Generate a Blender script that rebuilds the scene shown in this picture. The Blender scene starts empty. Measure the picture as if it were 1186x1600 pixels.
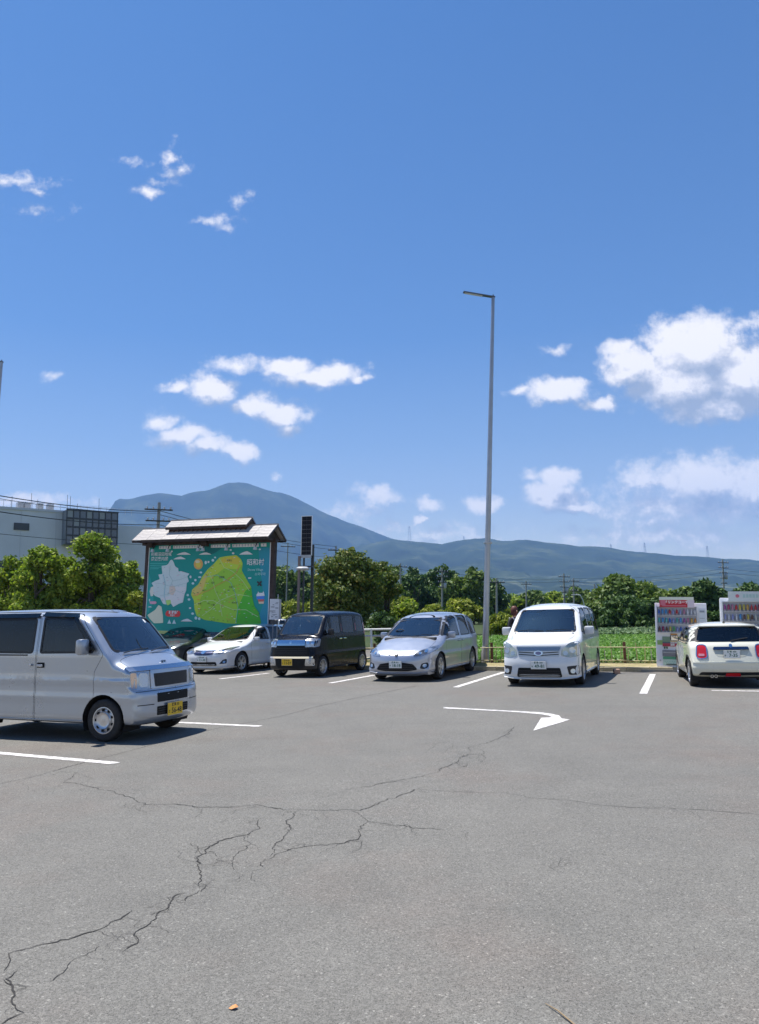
import bpy, bmesh, math, random
import numpy as np
from mathutils import Vector, Matrix, noise
from mathutils.bvhtree import BVHTree
from mathutils.interpolate import poly_3d_calc
random.seed(7); rng = np.random.default_rng(7)
scene = bpy.context.scene
COL = scene.collection
R = math.radians

# ---------------------------------------------------------------- camera, sky, sun, exposure
FPX, CW, CH, EYE = 1190.0, 1186.0, 1600.0, 1.65
PITCH, ROLL = R(7.75), R(1.2)
cF = Vector((0, math.cos(PITCH), math.sin(PITCH)))
_r0, _u0 = Vector((1, 0, 0)), Vector((0, -math.sin(PITCH), math.cos(PITCH)))
cR = _r0 * math.cos(ROLL) - _u0 * math.sin(ROLL)
cU = _u0 * math.cos(ROLL) + _r0 * math.sin(ROLL)
cam = bpy.data.objects.new('camera', bpy.data.cameras.new('camera'))
COL.objects.link(cam)
cam.matrix_world = Matrix(((cR.x, cU.x, -cF.x, 0), (cR.y, cU.y, -cF.y, 0), (cR.z, cU.z, -cF.z, EYE), (0, 0, 0, 1)))
cam.data.sensor_fit = 'VERTICAL'
cam.data.sensor_height = 24.0
cam.data.lens = 24.0 * FPX / CH
cam.data.clip_start = 0.05
cam.data.clip_end = 40000
scene.camera = cam

SUN_AZ, SUN_EL = -52.0, 70.0          # azimuth from +Y towards +X, elevation
EXPO = 0.78
sun = bpy.data.objects.new('sun', bpy.data.lights.new('sun', 'SUN'))
COL.objects.link(sun)
sun.data.energy = 4.8
sun.data.angle = R(0.53)
sun.data.color = (1.0, 0.955, 0.89)
sd = Vector((math.sin(R(SUN_AZ)) * math.cos(R(SUN_EL)), math.cos(R(SUN_AZ)) * math.cos(R(SUN_EL)), math.sin(R(SUN_EL))))
sun.rotation_euler = sd.to_track_quat('Z', 'Y').to_euler()
sun.location = (0, 0, 60)

scene.view_settings.view_transform = 'Standard'
scene.view_settings.look = 'None'
scene.view_settings.gamma = 1
scene.view_settings.use_curve_mapping = False
scene.view_settings.exposure = EXPO
scene.render.engine = 'CYCLES'
cy = scene.cycles
cy.use_denoising = True
cy.denoiser = 'OPENIMAGEDENOISE'
cy.max_bounces = 8
cy.diffuse_bounces = 3
cy.glossy_bounces = 3
cy.transmission_bounces = 6
cy.transparent_max_bounces = 24
cy.volume_bounces = 1
cy.sample_clamp_indirect = 6
cy.caustics_reflective = False
cy.caustics_refractive = False

def ray(px, py):
    return cF + cR * ((px - CW / 2) / FPX) + cU * ((CH / 2 - py) / FPX)
def G(px, py, z=0.0):
    d = ray(px, py); t = (z - EYE) / d.z
    return Vector((d.x * t, d.y * t, z))
def at(px, py, depth):
    d = ray(px, py); t = depth / d.y
    return Vector((d.x * t, depth, EYE + d.z * t))
DAZ = 22.3                            # direction in which the stalls run
D = Vector((math.sin(R(DAZ)), math.cos(R(DAZ)), 0))
P = Vector((math.cos(R(DAZ)), -math.sin(R(DAZ)), 0))

# ---------------------------------------------------------------- node helpers
def sock(x):
    return x.outputs[0] if isinstance(x, bpy.types.Node) else x
class NT:
    def __init__(s, nt): s.nt = nt; s.n = nt.nodes; s.l = nt.links
    def link(s, a, b): s.l.new(sock(a), b)
    def node(s, t, **k):
        n = s.n.new(t)
        for a, v in k.items(): setattr(n, a, v)
        return n
    def put(s, inp, v):
        if isinstance(v, (bpy.types.Node, bpy.types.NodeSocket)): s.l.new(sock(v), inp)
        else: inp.default_value = v
    def m(s, op, a, b=None, c=None, clamp=False):
        n = s.node('ShaderNodeMath', operation=op); n.use_clamp = clamp
        s.put(n.inputs[0], a)
        if b is not None: s.put(n.inputs[1], b)
        if c is not None: s.put(n.inputs[2], c)
        return n.outputs[0]
    def v(s, op, a, b=None):
        n = s.node('ShaderNodeVectorMath', operation=op)
        s.put(n.inputs[0], a)
        if b is not None: s.put(n.inputs[1], b)
        return n.outputs['Value'] if op in ('LENGTH', 'DOT_PRODUCT', 'DISTANCE') else n.outputs[0]
    def mix(s, f, a, b, blend='MIX'):
        n = s.node('ShaderNodeMix', data_type='RGBA', blend_type=blend)
        s.put(n.inputs[0], f); s.put(n.inputs[6], a); s.put(n.inputs[7], b)
        return n.outputs[2]
    def mapr(s, x, a, b, c=0.0, d=1.0, smooth=False):
        n = s.node('ShaderNodeMapRange'); n.clamp = True
        if smooth: n.interpolation_type = 'SMOOTHSTEP'
        s.put(n.inputs[0], x)
        for i, q in enumerate((a, b, c, d)): s.put(n.inputs[1 + i], q)
        return n.outputs[0]
    def noise(s, vec, scale, detail=4, rough=0.55, dist=0.0, col=False):
        n = s.node('ShaderNodeTexNoise')
        if vec is not None: s.put(n.inputs['Vector'], vec)
        n.inputs['Scale'].default_value = scale; n.inputs['Detail'].default_value = detail
        n.inputs['Roughness'].default_value = rough; n.inputs['Distortion'].default_value = dist
        return n.outputs[1 if col else 0]
    def ramp(s, f, stops):
        n = s.node('ShaderNodeValToRGB'); s.put(n.inputs[0], f)
        e = n.color_ramp.elements
        while len(e) < len(stops): e.new(0.5)
        for q, (p, c) in zip(e, stops): q.position = p; q.color = c if len(c) == 4 else (*c, 1)
        return n.outputs[0]

# ---------------------------------------------------------------- world: Nishita sky with cumulus clouds
world = bpy.data.worlds.new('World'); scene.world = world; world.use_nodes = True
w = NT(world.node_tree)
for n in list(w.n): w.n.remove(n)
SKY_STR = 0.12
sky = w.node('ShaderNodeTexSky', sky_type='NISHITA')
sky.sun_disc = False
sky.sun_elevation = R(SUN_EL); sky.sun_rotation = R(SUN_AZ)
sky.air_density = 1.0; sky.dust_density = 0.6; sky.ozone_density = 1.6; sky.altitude = 300
# cloud field: soft blobs (slope of direction: x = across, y = up) broken up by noise
CLOUDS = [ # px, py, half width, half height, gain
 (1090,548,88,60,1.5),(1075,600,105,52,1.4),(1165,590,95,66,1.5),(985,575,52,34,1.3),(965,548,32,18,.9),(1110,640,100,26,1.1),(876,610,54,25,1.2),(815,608,30,8,.5),(935,632,34,12,.8),
 (1105,748,95,44,1.0),(1010,748,62,26,.62),(1185,765,90,50,1.0),(1100,790,190,42,.62),(1020,812,70,18,.6),(870,752,30,22,1.2),(868,780,52,26,1.1),(905,794,50,12,.8),(985,780,60,24,.5),(830,748,20,12,.5),
 (757,784,32,14,.85),(671,786,24,12,.75),(590,776,48,16,.6),(655,810,14,7,.8),(600,825,55,14,.32),(700,835,100,16,.34),(870,525,1,1,0),
 (445,572,46,20,1.0),(500,586,76,20,1.0),(560,594,26,8,.6),(326,607,46,24,.95),(275,603,30,9,.6),(368,571,48,11,.5),
 (402,634,52,22,.95),(445,645,46,24,.95),(455,668,22,12,.7),(254,652,28,16,.7),(290,680,46,20,.8),(330,700,44,18,.8),(372,704,32,19,.85),(432,742,14,8,.36),
 (266,243,10,22,.36),(280,268,24,8,.28),(237,299,26,11,.42),(256,282,26,7,.22),(205,250,22,7,.22),(20,285,58,12,.38),(62,297,22,9,.32),(60,330,34,8,.16),(338,342,36,9,.25),(352,350,16,10,.25),(368,308,13,15,.25),
 (25,785,110,14,.6),(872,548,20,8,.3),(1050,838,190,26,.5),(560,800,60,14,.3),(80,590,18,6,.2),(1175,505,40,14,.42)]
g = bpy.data.node_groups.new('cloud_field', 'ShaderNodeTree')
g.interface.new_socket('P', in_out='INPUT', socket_type='NodeSocketVector')
g.interface.new_socket('D', in_out='OUTPUT', socket_type='NodeSocketFloat')
q = NT(g)
gi = q.node('NodeGroupInput'); go = q.node('NodeGroupOutput')
wn = q.noise(gi.outputs[0], 14.0, 6, 0.6, 0.0, True)
wp = q.v('ADD', gi.outputs[0], q.v('MULTIPLY', q.v('SUBTRACT', wn, (0.5, 0.5, 0.5)), (0.060, 0.050, 0)))
acc = None
for (px, py, hw, hh, gain) in CLOUDS:
    if gain <= 0: continue
    r_ = ray(px, py); c = (r_.x / r_.y, r_.z / r_.y, 0)
    d_ = q.v('MULTIPLY', q.v('SUBTRACT', wp, c), (FPX / (hw * 1.16), FPX / (hh * 1.18), 0))
    t_ = q.m('MULTIPLY', q.m('SUBTRACT', 1.0, q.v('LENGTH', d_)), gain)
    acc = t_ if acc is None else q.m('SMOOTH_MAX', acc, t_, 0.10)
n2 = q.noise(gi.outputs[0], 46.0, 6, 0.62)
acc = q.m('ADD', acc, q.m('MULTIPLY', q.m('SUBTRACT', n2, 0.5), 1.15))
# scattered cumulus in the rest of the sky, outside the frame
sx = q.node('ShaderNodeSeparateXYZ'); q.link(gi.outputs[0], sx.inputs[0])
away = q.mapr(q.m('ABSOLUTE', sx.outputs[0]), 0.62, 0.95)
gen = q.mapr(q.noise(gi.outputs[0], 3.1, 7, 0.55), 0.54, 0.75, -0.3, 0.9)
acc = q.m('MAXIMUM', acc, q.m('SUBTRACT', q.m('MULTIPLY', gen, away), q.m('MULTIPLY', q.m('SUBTRACT', 1, away), 1.0)))
q.link(acc, go.inputs[0])
tc = w.node('ShaderNodeTexCoord')
sp = w.node('ShaderNodeSeparateXYZ'); w.link(tc.outputs['Generated'], sp.inputs[0])
yy = w.m('MAXIMUM', w.m('ABSOLUTE', sp.outputs[1]), 0.12)
cx = w.node('ShaderNodeCombineXYZ')
w.link(w.m('DIVIDE', sp.outputs[0], yy), cx.inputs[0]); w.link(w.m('DIVIDE', sp.outputs[2], yy), cx.inputs[1])
back = w.m('LESS_THAN', sp.outputs[1], 0.0)
w.link(w.m('MULTIPLY', back, 7.0), cx.inputs[2])
def cf(vec):
    n = w.node('ShaderNodeGroup'); n.node_tree = g; w.link(vec, n.inputs[0]); return n.outputs[0]
base = cx.outputs[0]
d0 = cf(base); d1 = cf(w.v('ADD', base, (-0.010, 0.030, 0)))
alpha = w.mapr(d0, -0.08, 0.60, 0, 1, True)
alpha = w.m('MULTIPLY', alpha, w.m('SUBTRACT', 1.0, w.m('MULTIPLY', back, 0.6)))
alpha = w.m('MULTIPLY', alpha, w.mapr(sp.outputs[2], 0.0, 0.12, 0.35, 0.97))
lit = w.mapr(w.m('SUBTRACT', d0, d1), -0.45, 0.40)
ccol = w.ramp(lit, [(0, (2.1, 2.4, 3.0)), (0.5, (3.6, 3.7, 4.1)), (0.95, (6.2, 5.9, 5.7))])
hs = w.node('ShaderNodeHueSaturation'); w.link(sky, hs.inputs['Color'])
hs.inputs['Hue'].default_value = 0.5; hs.inputs['Saturation'].default_value = 0.89; hs.inputs['Value'].default_value = 1.0
skc = w.mix(1.0, hs.outputs[0], w.ramp(sp.outputs[2], [(0.0, (.95, .78, .66)), (.12, (.74, .68, .65)), (.22, (.48, .56, .65)), (.35, (.28, .46, .66)), (.7, (.20, .42, .68))]), 'MULTIPLY')
bg = w.node('ShaderNodeBackground'); bg.inputs[1].default_value = SKY_STR
w.link(w.mix(alpha, skc, ccol), bg.inputs[0])
wo = w.node('ShaderNodeOutputWorld'); w.link(bg, wo.inputs[0])
world.cycles.sampling_method = 'MANUAL'; world.cycles.sample_map_resolution = 512

# ---------------------------------------------------------------- object helpers
def tag(o, label=None, cat=None, group=None, kind=None):
    if label: o['label'] = label
    if cat: o['category'] = cat
    if group: o['group'] = group
    if kind: o['kind'] = kind
    return o
def empty(name, loc=(0, 0, 0), rz=0.0, label=None, cat=None, group=None, tilt=0.0):
    o = bpy.data.objects.new(name, None); COL.objects.link(o)
    o.empty_display_size = 0.2
    o.matrix_world = Matrix.Translation(Vector(loc)) @ Matrix.Rotation(tilt, 4, 'Y') @ Matrix.Rotation(rz, 4, 'Z')
    return tag(o, label, cat, group)
def link(name, me, parent=None, mat=None):
    o = bpy.data.objects.new(name, me); COL.objects.link(o)
    if mat is not None and len(me.materials) == 0: me.materials.append(mat)
    if parent is not None: o.parent = parent
    return o
def copy_tree(o, parent=None):
    c = o.copy(); COL.objects.link(c)
    if parent is not None: c.parent = parent
    for ch in list(o.children): copy_tree(ch, c)
    return c
class MB:
    """collects geometry of one mesh"""
    def __init__(s): s.v = []; s.f = []
    def quad(s, *p):
        k = len(s.v); s.v += [tuple(x) for x in p]; s.f.append(tuple(range(k, k + len(p)))); return s
    def box(s, cx, cy, cz, sx, sy, sz, rz=0.0):
        k = len(s.v); c, n = math.cos(rz), math.sin(rz)
        for dz in (-1, 1):
            for dx, dy in ((-1, -1), (1, -1), (1, 1), (-1, 1)):
                x, y = dx * sx / 2, dy * sy / 2
                s.v.append((cx + x * c - y * n, cy + x * n + y * c, cz + dz * sz / 2))
        for f in ((0, 3, 2, 1), (4, 5, 6, 7), (0, 1, 5, 4), (1, 2, 6, 5), (2, 3, 7, 6), (3, 0, 4, 7)):
            s.f.append(tuple(k + i for i in f))
        return s
    def tube(s, pts, rad, n=8, cap=True):
        pts = [Vector(p) for p in pts]
        rad = rad if isinstance(rad, (list, tuple)) else [rad] * len(pts)
        k = len(s.v); side = None
        for i, p in enumerate(pts):
            t = (pts[min(i + 1, len(pts) - 1)] - pts[max(i - 1, 0)]).normalized()
            if side is None: side = t.orthogonal().normalized()
            side = (side - t * side.dot(t)).normalized(); up = t.cross(side)
            for j in range(n):
                a = 2 * math.pi * j / n
                s.v.append(tuple(p + (side * math.cos(a) + up * math.sin(a)) * rad[i]))
        for i in range(len(pts) - 1):
            for j in range(n):
                a, b = k + i * n + j, k + i * n + (j + 1) % n
                s.f.append((a, b, b + n, a + n))
        if cap:
            s.f.append(tuple(k + n - 1 - j for j in range(n)))
            s.f.append(tuple(k + (len(pts) - 1) * n + j for j in range(n)))
        return s
    def lathe(s, prof, axis='z', n=24, o=(0, 0, 0), close=False):
        k = len(s.v)
        for (r_, h_) in prof:
            for j in range(n):
                a = 2 * math.pi * j / n; ca, sa = math.cos(a) * r_, math.sin(a) * r_
                p = (ca, sa, h_) if axis == 'z' else ((ca, h_, sa) if axis == 'y' else (h_, ca, sa))
                s.v.append((p[0] + o[0], p[1] + o[1], p[2] + o[2]))
        m_ = len(prof)
        for i in range(m_ if close else m_ - 1):
            for j in range(n):
                a, b = k + i * n + j, k + i * n + (j + 1) % n
                c, d = k + ((i + 1) % m_) * n + (j + 1) % n, k + ((i + 1) % m_) * n + j
                s.f.append((a, b, c, d))
        return s
    def prism(s, poly, a0, a1, axis='y'):
        """poly of (a, b); extruded along axis from a0 to a1"""
        k = len(s.v); n = len(poly)
        for h_ in (a0, a1):
            for (a, b) in poly:
                s.v.append((a, h_, b) if axis == 'y' else ((h_, a, b) if axis == 'x' else (a, b, h_)))
        s.f.append(tuple(k + i for i in range(n))); s.f.append(tuple(k + n + i for i in reversed(range(n))))
        for i in range(n):
            j = (i + 1) % n; s.f.append((k + i, k + n + i, k + n + j, k + j))
        return s
    def mesh(s, name, mat=None, smooth=False, bevel=0.0):
        me = bpy.data.meshes.new(name); me.from_pydata(s.v, [], s.f)
        bm = bmesh.new(); bm.from_mesh(me)
        bmesh.ops.recalc_face_normals(bm, faces=bm.faces)
        if bevel > 0:
            bmesh.ops.bevel(bm, geom=[e for e in bm.edges if e.calc_face_angle(0) > 0.6], offset=bevel, segments=2, affect='EDGES', profile=0.5)
        if smooth:
            for f in bm.faces: f.smooth = True
        bm.to_mesh(me); bm.free()
        if smooth: sharp(me, 0.7)
        if mat: me.materials.append(mat)
        return me
    def obj(s, name, mat=None, parent=None, smooth=False, bevel=0.0):
        return link(name, s.mesh(name, mat, smooth, bevel), parent)
def sharp(me, ang):
    bm = bmesh.new(); bm.from_mesh(me)
    for e in bm.edges:
        if len(e.link_faces) == 2 and e.calc_face_angle(0) > ang: e.smooth = False
    bm.to_mesh(me); bm.free()

# ---------------------------------------------------------------- materials
MATS = {}
def mat(name, col=(0.5, 0.5, 0.5), rough=0.6, metal=0.0, coat=0.0, spec=0.5, var=0.0, vscale=8.0, bump=0.0, bscale=40.0, emit=None, coat_rough=0.03):
    if name in MATS: return MATS[name]
    m_ = bpy.data.materials.new(name); m_.use_nodes = True
    t = NT(m_.node_tree); b = t.n['Principled BSDF']
    c4 = (*col, 1)
    if var > 0:
        tcn = t.node('ShaderNodeTexCoord')
        nz = t.noise(tcn.outputs['Object'], vscale, 5, 0.6)
        lo = tuple(max(0, x * (1 - var)) for x in col); hi = tuple(min(1, x * (1 + var)) for x in col)
        t.put(b.inputs['Base Color'], t.ramp(nz, [(0.3, lo), (0.7, hi)]))
        t.put(b.inputs['Roughness'], t.mapr(nz, 0.3, 0.7, min(1, rough * 1.12), rough * 0.9))
    else:
        b.inputs['Base Color'].default_value = c4; b.inputs['Roughness'].default_value = rough
    b.inputs['Metallic'].default_value = metal
    b.inputs['Specular IOR Level'].default_value = spec
    b.inputs['Coat Weight'].default_value = coat; b.inputs['Coat Roughness'].default_value = coat_rough
    if bump > 0:
        tcn = t.node('ShaderNodeTexCoord'); nz = t.noise(tcn.outputs['Object'], bscale, 4, 0.6)
        bn = t.node('ShaderNodeBump'); bn.inputs['Strength'].default_value = bump; bn.inputs['Distance'].default_value = 0.02
        t.link(nz, bn.inputs['Height']); t.link(bn, b.inputs['Normal'])
    MATS[name] = m_
    return m_
def glass(name, tint=(0.5, 0.6, 0.6), ior=1.5, refl=1.0, rough=0.0):
    """thin pane: tinted see-through plus mirror reflection by Fresnel"""
    if name in MATS: return MATS[name]
    m_ = bpy.data.materials.new(name); m_.use_nodes = True
    t = NT(m_.node_tree); t.n.remove(t.n['Principled BSDF'])
    fr = t.node('ShaderNodeFresnel'); fr.inputs[0].default_value = ior
    tr = t.node('ShaderNodeBsdfTransparent'); tr.inputs[0].default_value = (*tint, 1)
    gl = t.node('ShaderNodeBsdfGlossy'); gl.inputs['Roughness'].default_value = rough; gl.inputs[0].default_value = (refl, refl, refl, 1)
    mx = t.node('ShaderNodeMixShader'); t.link(fr, mx.inputs[0]); t.link(tr, mx.inputs[1]); t.link(gl, mx.inputs[2])
    t.link(mx, t.n['Material Output'].inputs[0])
    MATS[name] = m_
    return m_
FLAT = lambda c, n=None: mat('paint_%02x%02x%02x' % tuple(int(255 * min(1, x)) for x in c), c, 0.55)
_tc = {}
def text_mesh(s, size, mat_, extr=0.0, align='CENTER', bold=0.0, name='lettering'):
    cu = bpy.data.curves.new(name, 'FONT'); cu.body = s; cu.size = size; cu.align_x = align; cu.align_y = 'CENTER'
    cu.extrude = extr; cu.offset = bold; cu.resolution_u = 2
    ob = bpy.data.objects.new('t_', cu); COL.objects.link(ob)
    bpy.context.view_layer.update()
    me = bpy.data.meshes.new_from_object(ob.evaluated_get(bpy.context.evaluated_depsgraph_get()))
    bpy.data.objects.remove(ob); bpy.data.curves.remove(cu)
    me.materials.clear(); me.materials.append(mat_); me.name = name
    return me
def text(s, size, mat_, parent, mtx, name='lettering', **k):
    me = text_mesh(s, size, mat_, name=name, **k)
    o = link(name, me, parent); o.matrix_local = mtx
    return o
# ---------------------------------------------------------------- ground
def world_mat(name): 
    m_ = bpy.data.materials.new(name); m_.use_nodes = True; MATS[name] = m_
    t = NT(m_.node_tree); return m_, t, t.n['Principled BSDF']
def asphalt_mat():
    m_, t, b = world_mat('worn_asphalt')
    o = t.node('ShaderNodeTexCoord').outputs['Object']
    big = t.noise(o, 0.22, 5, 0.6); mid = t.noise(o, 1.7, 5, 0.65); fine = t.noise(o, 70, 3, 0.7)
    v = t.node('ShaderNodeTexVoronoi'); v.inputs['Scale'].default_value = 105; t.link(o, v.inputs['Vector'])
    v2 = t.node('ShaderNodeTexVoronoi'); v2.inputs['Scale'].default_value = 230; t.link(o, v2.inputs['Vector'])
    sepc = t.node('ShaderNodeSeparateColor'); t.link(v.outputs['Color'], sepc.inputs[0])
    sep2 = t.node('ShaderNodeSeparateColor'); t.link(v2.outputs['Color'], sep2.inputs[0])
    base = t.ramp(big, [(0.3, (0.146, 0.141, 0.127)), (0.7, (0.171, 0.164, 0.146))])
    stone = t.mapr(sepc.outputs[0], 0, 1, 0.76, 1.17)
    stone = t.m('MULTIPLY', stone, t.mapr(sep2.outputs[1], 0, 1, 0.72, 1.22))
    white = t.m('MULTIPLY', t.m('GREATER_THAN', sepc.outputs[1], 0.982), 0.6)
    dark = t.m('MULTIPLY', t.m('GREATER_THAN', sep2.outputs[2], 0.90), t.mapr(v2.outputs['Distance'], 0.0, 0.6, 0.6, 0.2))
    fac = t.m('MULTIPLY', stone, t.mapr(mid, 0.3, 0.7, 0.93, 1.07))
    fac = t.m('ADD', t.m('SUBTRACT', fac, dark), white)
    cc = t.node('ShaderNodeCombineColor')
    for i in range(3): t.link(fac, cc.inputs[i])
    col = t.mix(1.0, base, cc.outputs[0], 'MULTIPLY')
    # faint brownish and mossy stains
    st = t.mapr(t.noise(o, 0.35, 6, 0.65), 0.50, 0.66, 0, 0.7)
    col = t.mix(st, col, t.mix(1.0, col, (1.06, 0.95, 0.92, 1), 'MULTIPLY'))
    ty = t.node('ShaderNodeMapping'); ty.inputs['Rotation'].default_value = (0, 0, R(18)); ty.inputs['Scale'].default_value = (.12, 1.5, 1); t.link(o, ty.inputs['Vector'])
    col = t.mix(t.mapr(t.noise(ty, 1.0, 4, .6), .5, .75, 0, .35), col, t.mix(1.0, col, (.80, .80, .81, 1), 'MULTIPLY'))
    spot = t.mapr(t.noise(o, 3.1, 3, 0.5), 0.74, 0.80, 0, 0.35)
    col = t.mix(spot, col, (0.075, 0.073, 0.07, 1))
    t.put(b.inputs['Base Color'], col)
    t.put(b.inputs['Roughness'], t.mapr(fine, 0.3, 0.7, 0.92, 0.72)); b.inputs['Specular IOR Level'].default_value = 0.35
    bn = t.node('ShaderNodeBump'); bn.inputs['Strength'].default_value = 0.55; bn.inputs['Distance'].default_value = 0.004
    t.link(t.m('ADD', sepc.outputs[0], t.m('MULTIPLY', fine, 0.8)), bn.inputs['Height']); t.link(bn, b.inputs['Normal'])
    return m_
def soil_mat(name, c0, c1, c2, s1=0.6, s2=9.0, bump=0.6):
    m_, t, b = world_mat(name); o = t.node('ShaderNodeTexCoord').outputs['Object']
    n1 = t.noise(o, s1, 5, 0.6); n2_ = t.noise(o, s2, 5, 0.7)
    t.put(b.inputs['Base Color'], t.mix(t.mapr(n2_, .35, .7), t.ramp(n1, [(.35, c0), (.65, c1)]), (*c2, 1)))
    b.inputs['Roughness'].default_value = 0.95; b.inputs['Specular IOR Level'].default_value = 0.15
    bn = t.node('ShaderNodeBump'); bn.inputs['Strength'].default_value = bump; bn.inputs['Distance'].default_value = 0.05
    t.link(n2_, bn.inputs['Height']); t.link(bn, b.inputs['Normal'])
    return m_
M_ASPH = asphalt_mat()
M_SOIL = soil_mat('dry_earth', (.34, .27, .16), (.42, .35, .21), (.22, .21, .09))
M_LAND = soil_mat('far_farmland', (.035, .06, .02), (.07, .085, .03), (.03, .05, .018), 0.02, 0.5, 0.2)
M_FIELD = soil_mat('field_earth', (.05, .06, .025), (.07, .075, .03), (.035, .05, .018), .5, 5)
M_KERB = mat('kerb_concrete', (.46, .40, .27), .85, var=.25, vscale=6, bump=.3)
M_WPAINT = None
def road_paint():
    m_, t, b = world_mat('worn_road_paint'); o = t.node('ShaderNodeTexCoord').outputs['Object']
    n1 = t.noise(o, 9, 6, .7); n2_ = t.noise(o, 60, 3, .6)
    t.put(b.inputs['Base Color'], t.mix(t.mapr(t.m('ADD', n1, t.m('MULTIPLY', n2_, .6)), 0.74, .92), (.70, .66, .64, 1), (.30, .30, .29, 1)))
    b.inputs['Roughness'].default_value = .7
    return m_
M_WPAINT = road_paint()
K0 = Vector((2.74, 22.72, 0)); PK = Vector((math.cos(R(22.1)), -math.sin(R(22.1)), 0)); DK = Vector((math.sin(R(22.1)), math.cos(R(22.1)), 0))
def KL(t, d=0.0, z=0.0): q = K0 + PK * t + DK * d; return Vector((q.x, q.y, z))

gr = MB().quad((-6000, -400, -.03), (6000, -400, -.03), (6000, 2600, -.03), (-6000, 2600, -.03)).obj('ground', M_LAND); tag(gr, 'flat farmland reaching to the foot of the mountains', kind='structure')
lot = [(-70, -60), (70, -60), tuple(KL(70)[:2]), tuple(KL(-5.4)[:2]), tuple(KL(-5.4, 13)[:2]), tuple(KL(-70, 13)[:2])]
a_ = MB(); a_.v = [(x, y, 0) for x, y in lot]; a_.f = [tuple(range(len(lot)))]
tag(a_.obj('car_park_asphalt', M_ASPH), 'worn grey asphalt of the car park', kind='structure')
# earth strip and field
e_ = MB(); e_.quad(KL(-5.4, .15, .118), KL(70, .15, .118), KL(70, .55, .20), KL(-5.4, .55, .20)); e_.quad(KL(-5.4, .55, .20), KL(70, .55, .20), KL(70, 1.1, .07), KL(-5.4, 1.1, .07)); e_.quad(KL(70, 1.1, .07), KL(-5.4, 1.1, .07), KL(-5.4, 1.1, -.03), KL(70, 1.1, -.03))
tag(e_.obj('earth_strip', M_SOIL), 'dry yellowish earth strip between kerb and bamboo fence', kind='structure')
f_ = MB().quad(KL(-5.4, 1.1, -.01), KL(60, 1.1, -.01), KL(80, 60, -.01), KL(-5.4, 60, -.01))
tag(f_.obj('field', M_FIELD), 'vegetable field behind the bamboo fence', kind='structure')
# kerb stones
kb = empty('kerb', KL(-5.4)); tag(kb, 'pale concrete kerb at the end of the stalls', kind='structure'); bpy.context.view_layer.update()
ks = MB().box(0, 0, .06, .592, .15, .125).mesh('kerb_stone', M_KERB, bevel=.012)
rzk = math.atan2(PK.y, PK.x)
for i in range(46):
    o = link('kerb_stone', ks, kb); q = KL(-5.1 + i * .6, .075) - KL(-5.4); o.location = (q.x, q.y, random.uniform(-.003, .003)); o.rotation_euler = (0, 0, rzk)
for i in range(20):
    o = link('kerb_stone', ks, kb); q = KL(-5.325, .45 + i * .6) - KL(-5.4); o.location = (q.x, q.y, random.uniform(-.003, .003)); o.rotation_euler = (0, 0, rzk + math.pi / 2)
for i in range(60):
    o = link('kerb_stone', ks, kb); q = KL(-5.7 - i * .6, 13.07) - KL(-5.4); o.location = (q.x, q.y, 0); o.rotation_euler = (0, 0, rzk)

# painted markings
def stripe(a, b, wid, name='parking_line', label='white painted stall line'):
    a, b = Vector((a.x, a.y, .004)), Vector((b.x, b.y, .004)); t = (b - a).normalized(); n_ = Vector((-t.y, t.x, 0)) * wid / 2
    L = (b - a).length; k = max(1, int(L / .25)); mb = MB()
    for sg in range(k + 1):
        p_ = a.lerp(b, sg / k); j1, j2 = random.uniform(-.004, .004), random.uniform(-.004, .004)
        mb.v += [tuple(p_ + n_ * (1 + j1 * 8)), tuple(p_ - n_ * (1 + j2 * 8))]
        if sg: mb.f.append((2 * sg - 2, 2 * sg - 1, 2 * sg + 1, 2 * sg))
    o = mb.obj(name, M_WPAINT); tag(o, label, kind='structure'); return o
for (a, b) in (((1005, 1084), (1020, 1053.5)), ((712, 1074), (787, 1050.5)), ((516, 1067.5), (585, 1055)), ((343, 1061), (420, 1052))):
    p0, p1 = G(*a), G(*b); stripe(p0, p1, .15)
P0 = G(1112, 1079); stripe(P0, P0 + P * 4.2, .13)
L1 = G(182, 1193); stripe(L1, L1 - (G(182, 1193) - G(0, 1177)).normalized() * 4.8, .13)
L2 = G(407, 1135); stripe(L2, L2 - (G(407, 1135) - G(300, 1130)).normalized() * 4.8, .13)
# curved arrow
zz_ = [(70, 80), (600, 108), (870, 122), (960, 132), (1045, 150), (1065, 175), (1135, 185), (825, 278), (893, 170), (985, 165), (960, 152), (870, 137), (600, 116), (70, 90)]
am = MB(); pts_ = [G(680 + u / 5.39, 1090 + v / 5.39, .004) for u, v in zz_]
am.v = [tuple(q) for q in pts_]; am.f = [(0, 1, 12, 13), (1, 2, 11, 12), (2, 3, 10, 11), (3, 4, 9, 10), (4, 5, 8, 9), (5, 6, 7, 8)]
tag(am.obj('arrow_marking', M_WPAINT), 'white curved turn arrow painted on the asphalt', kind='structure')
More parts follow.
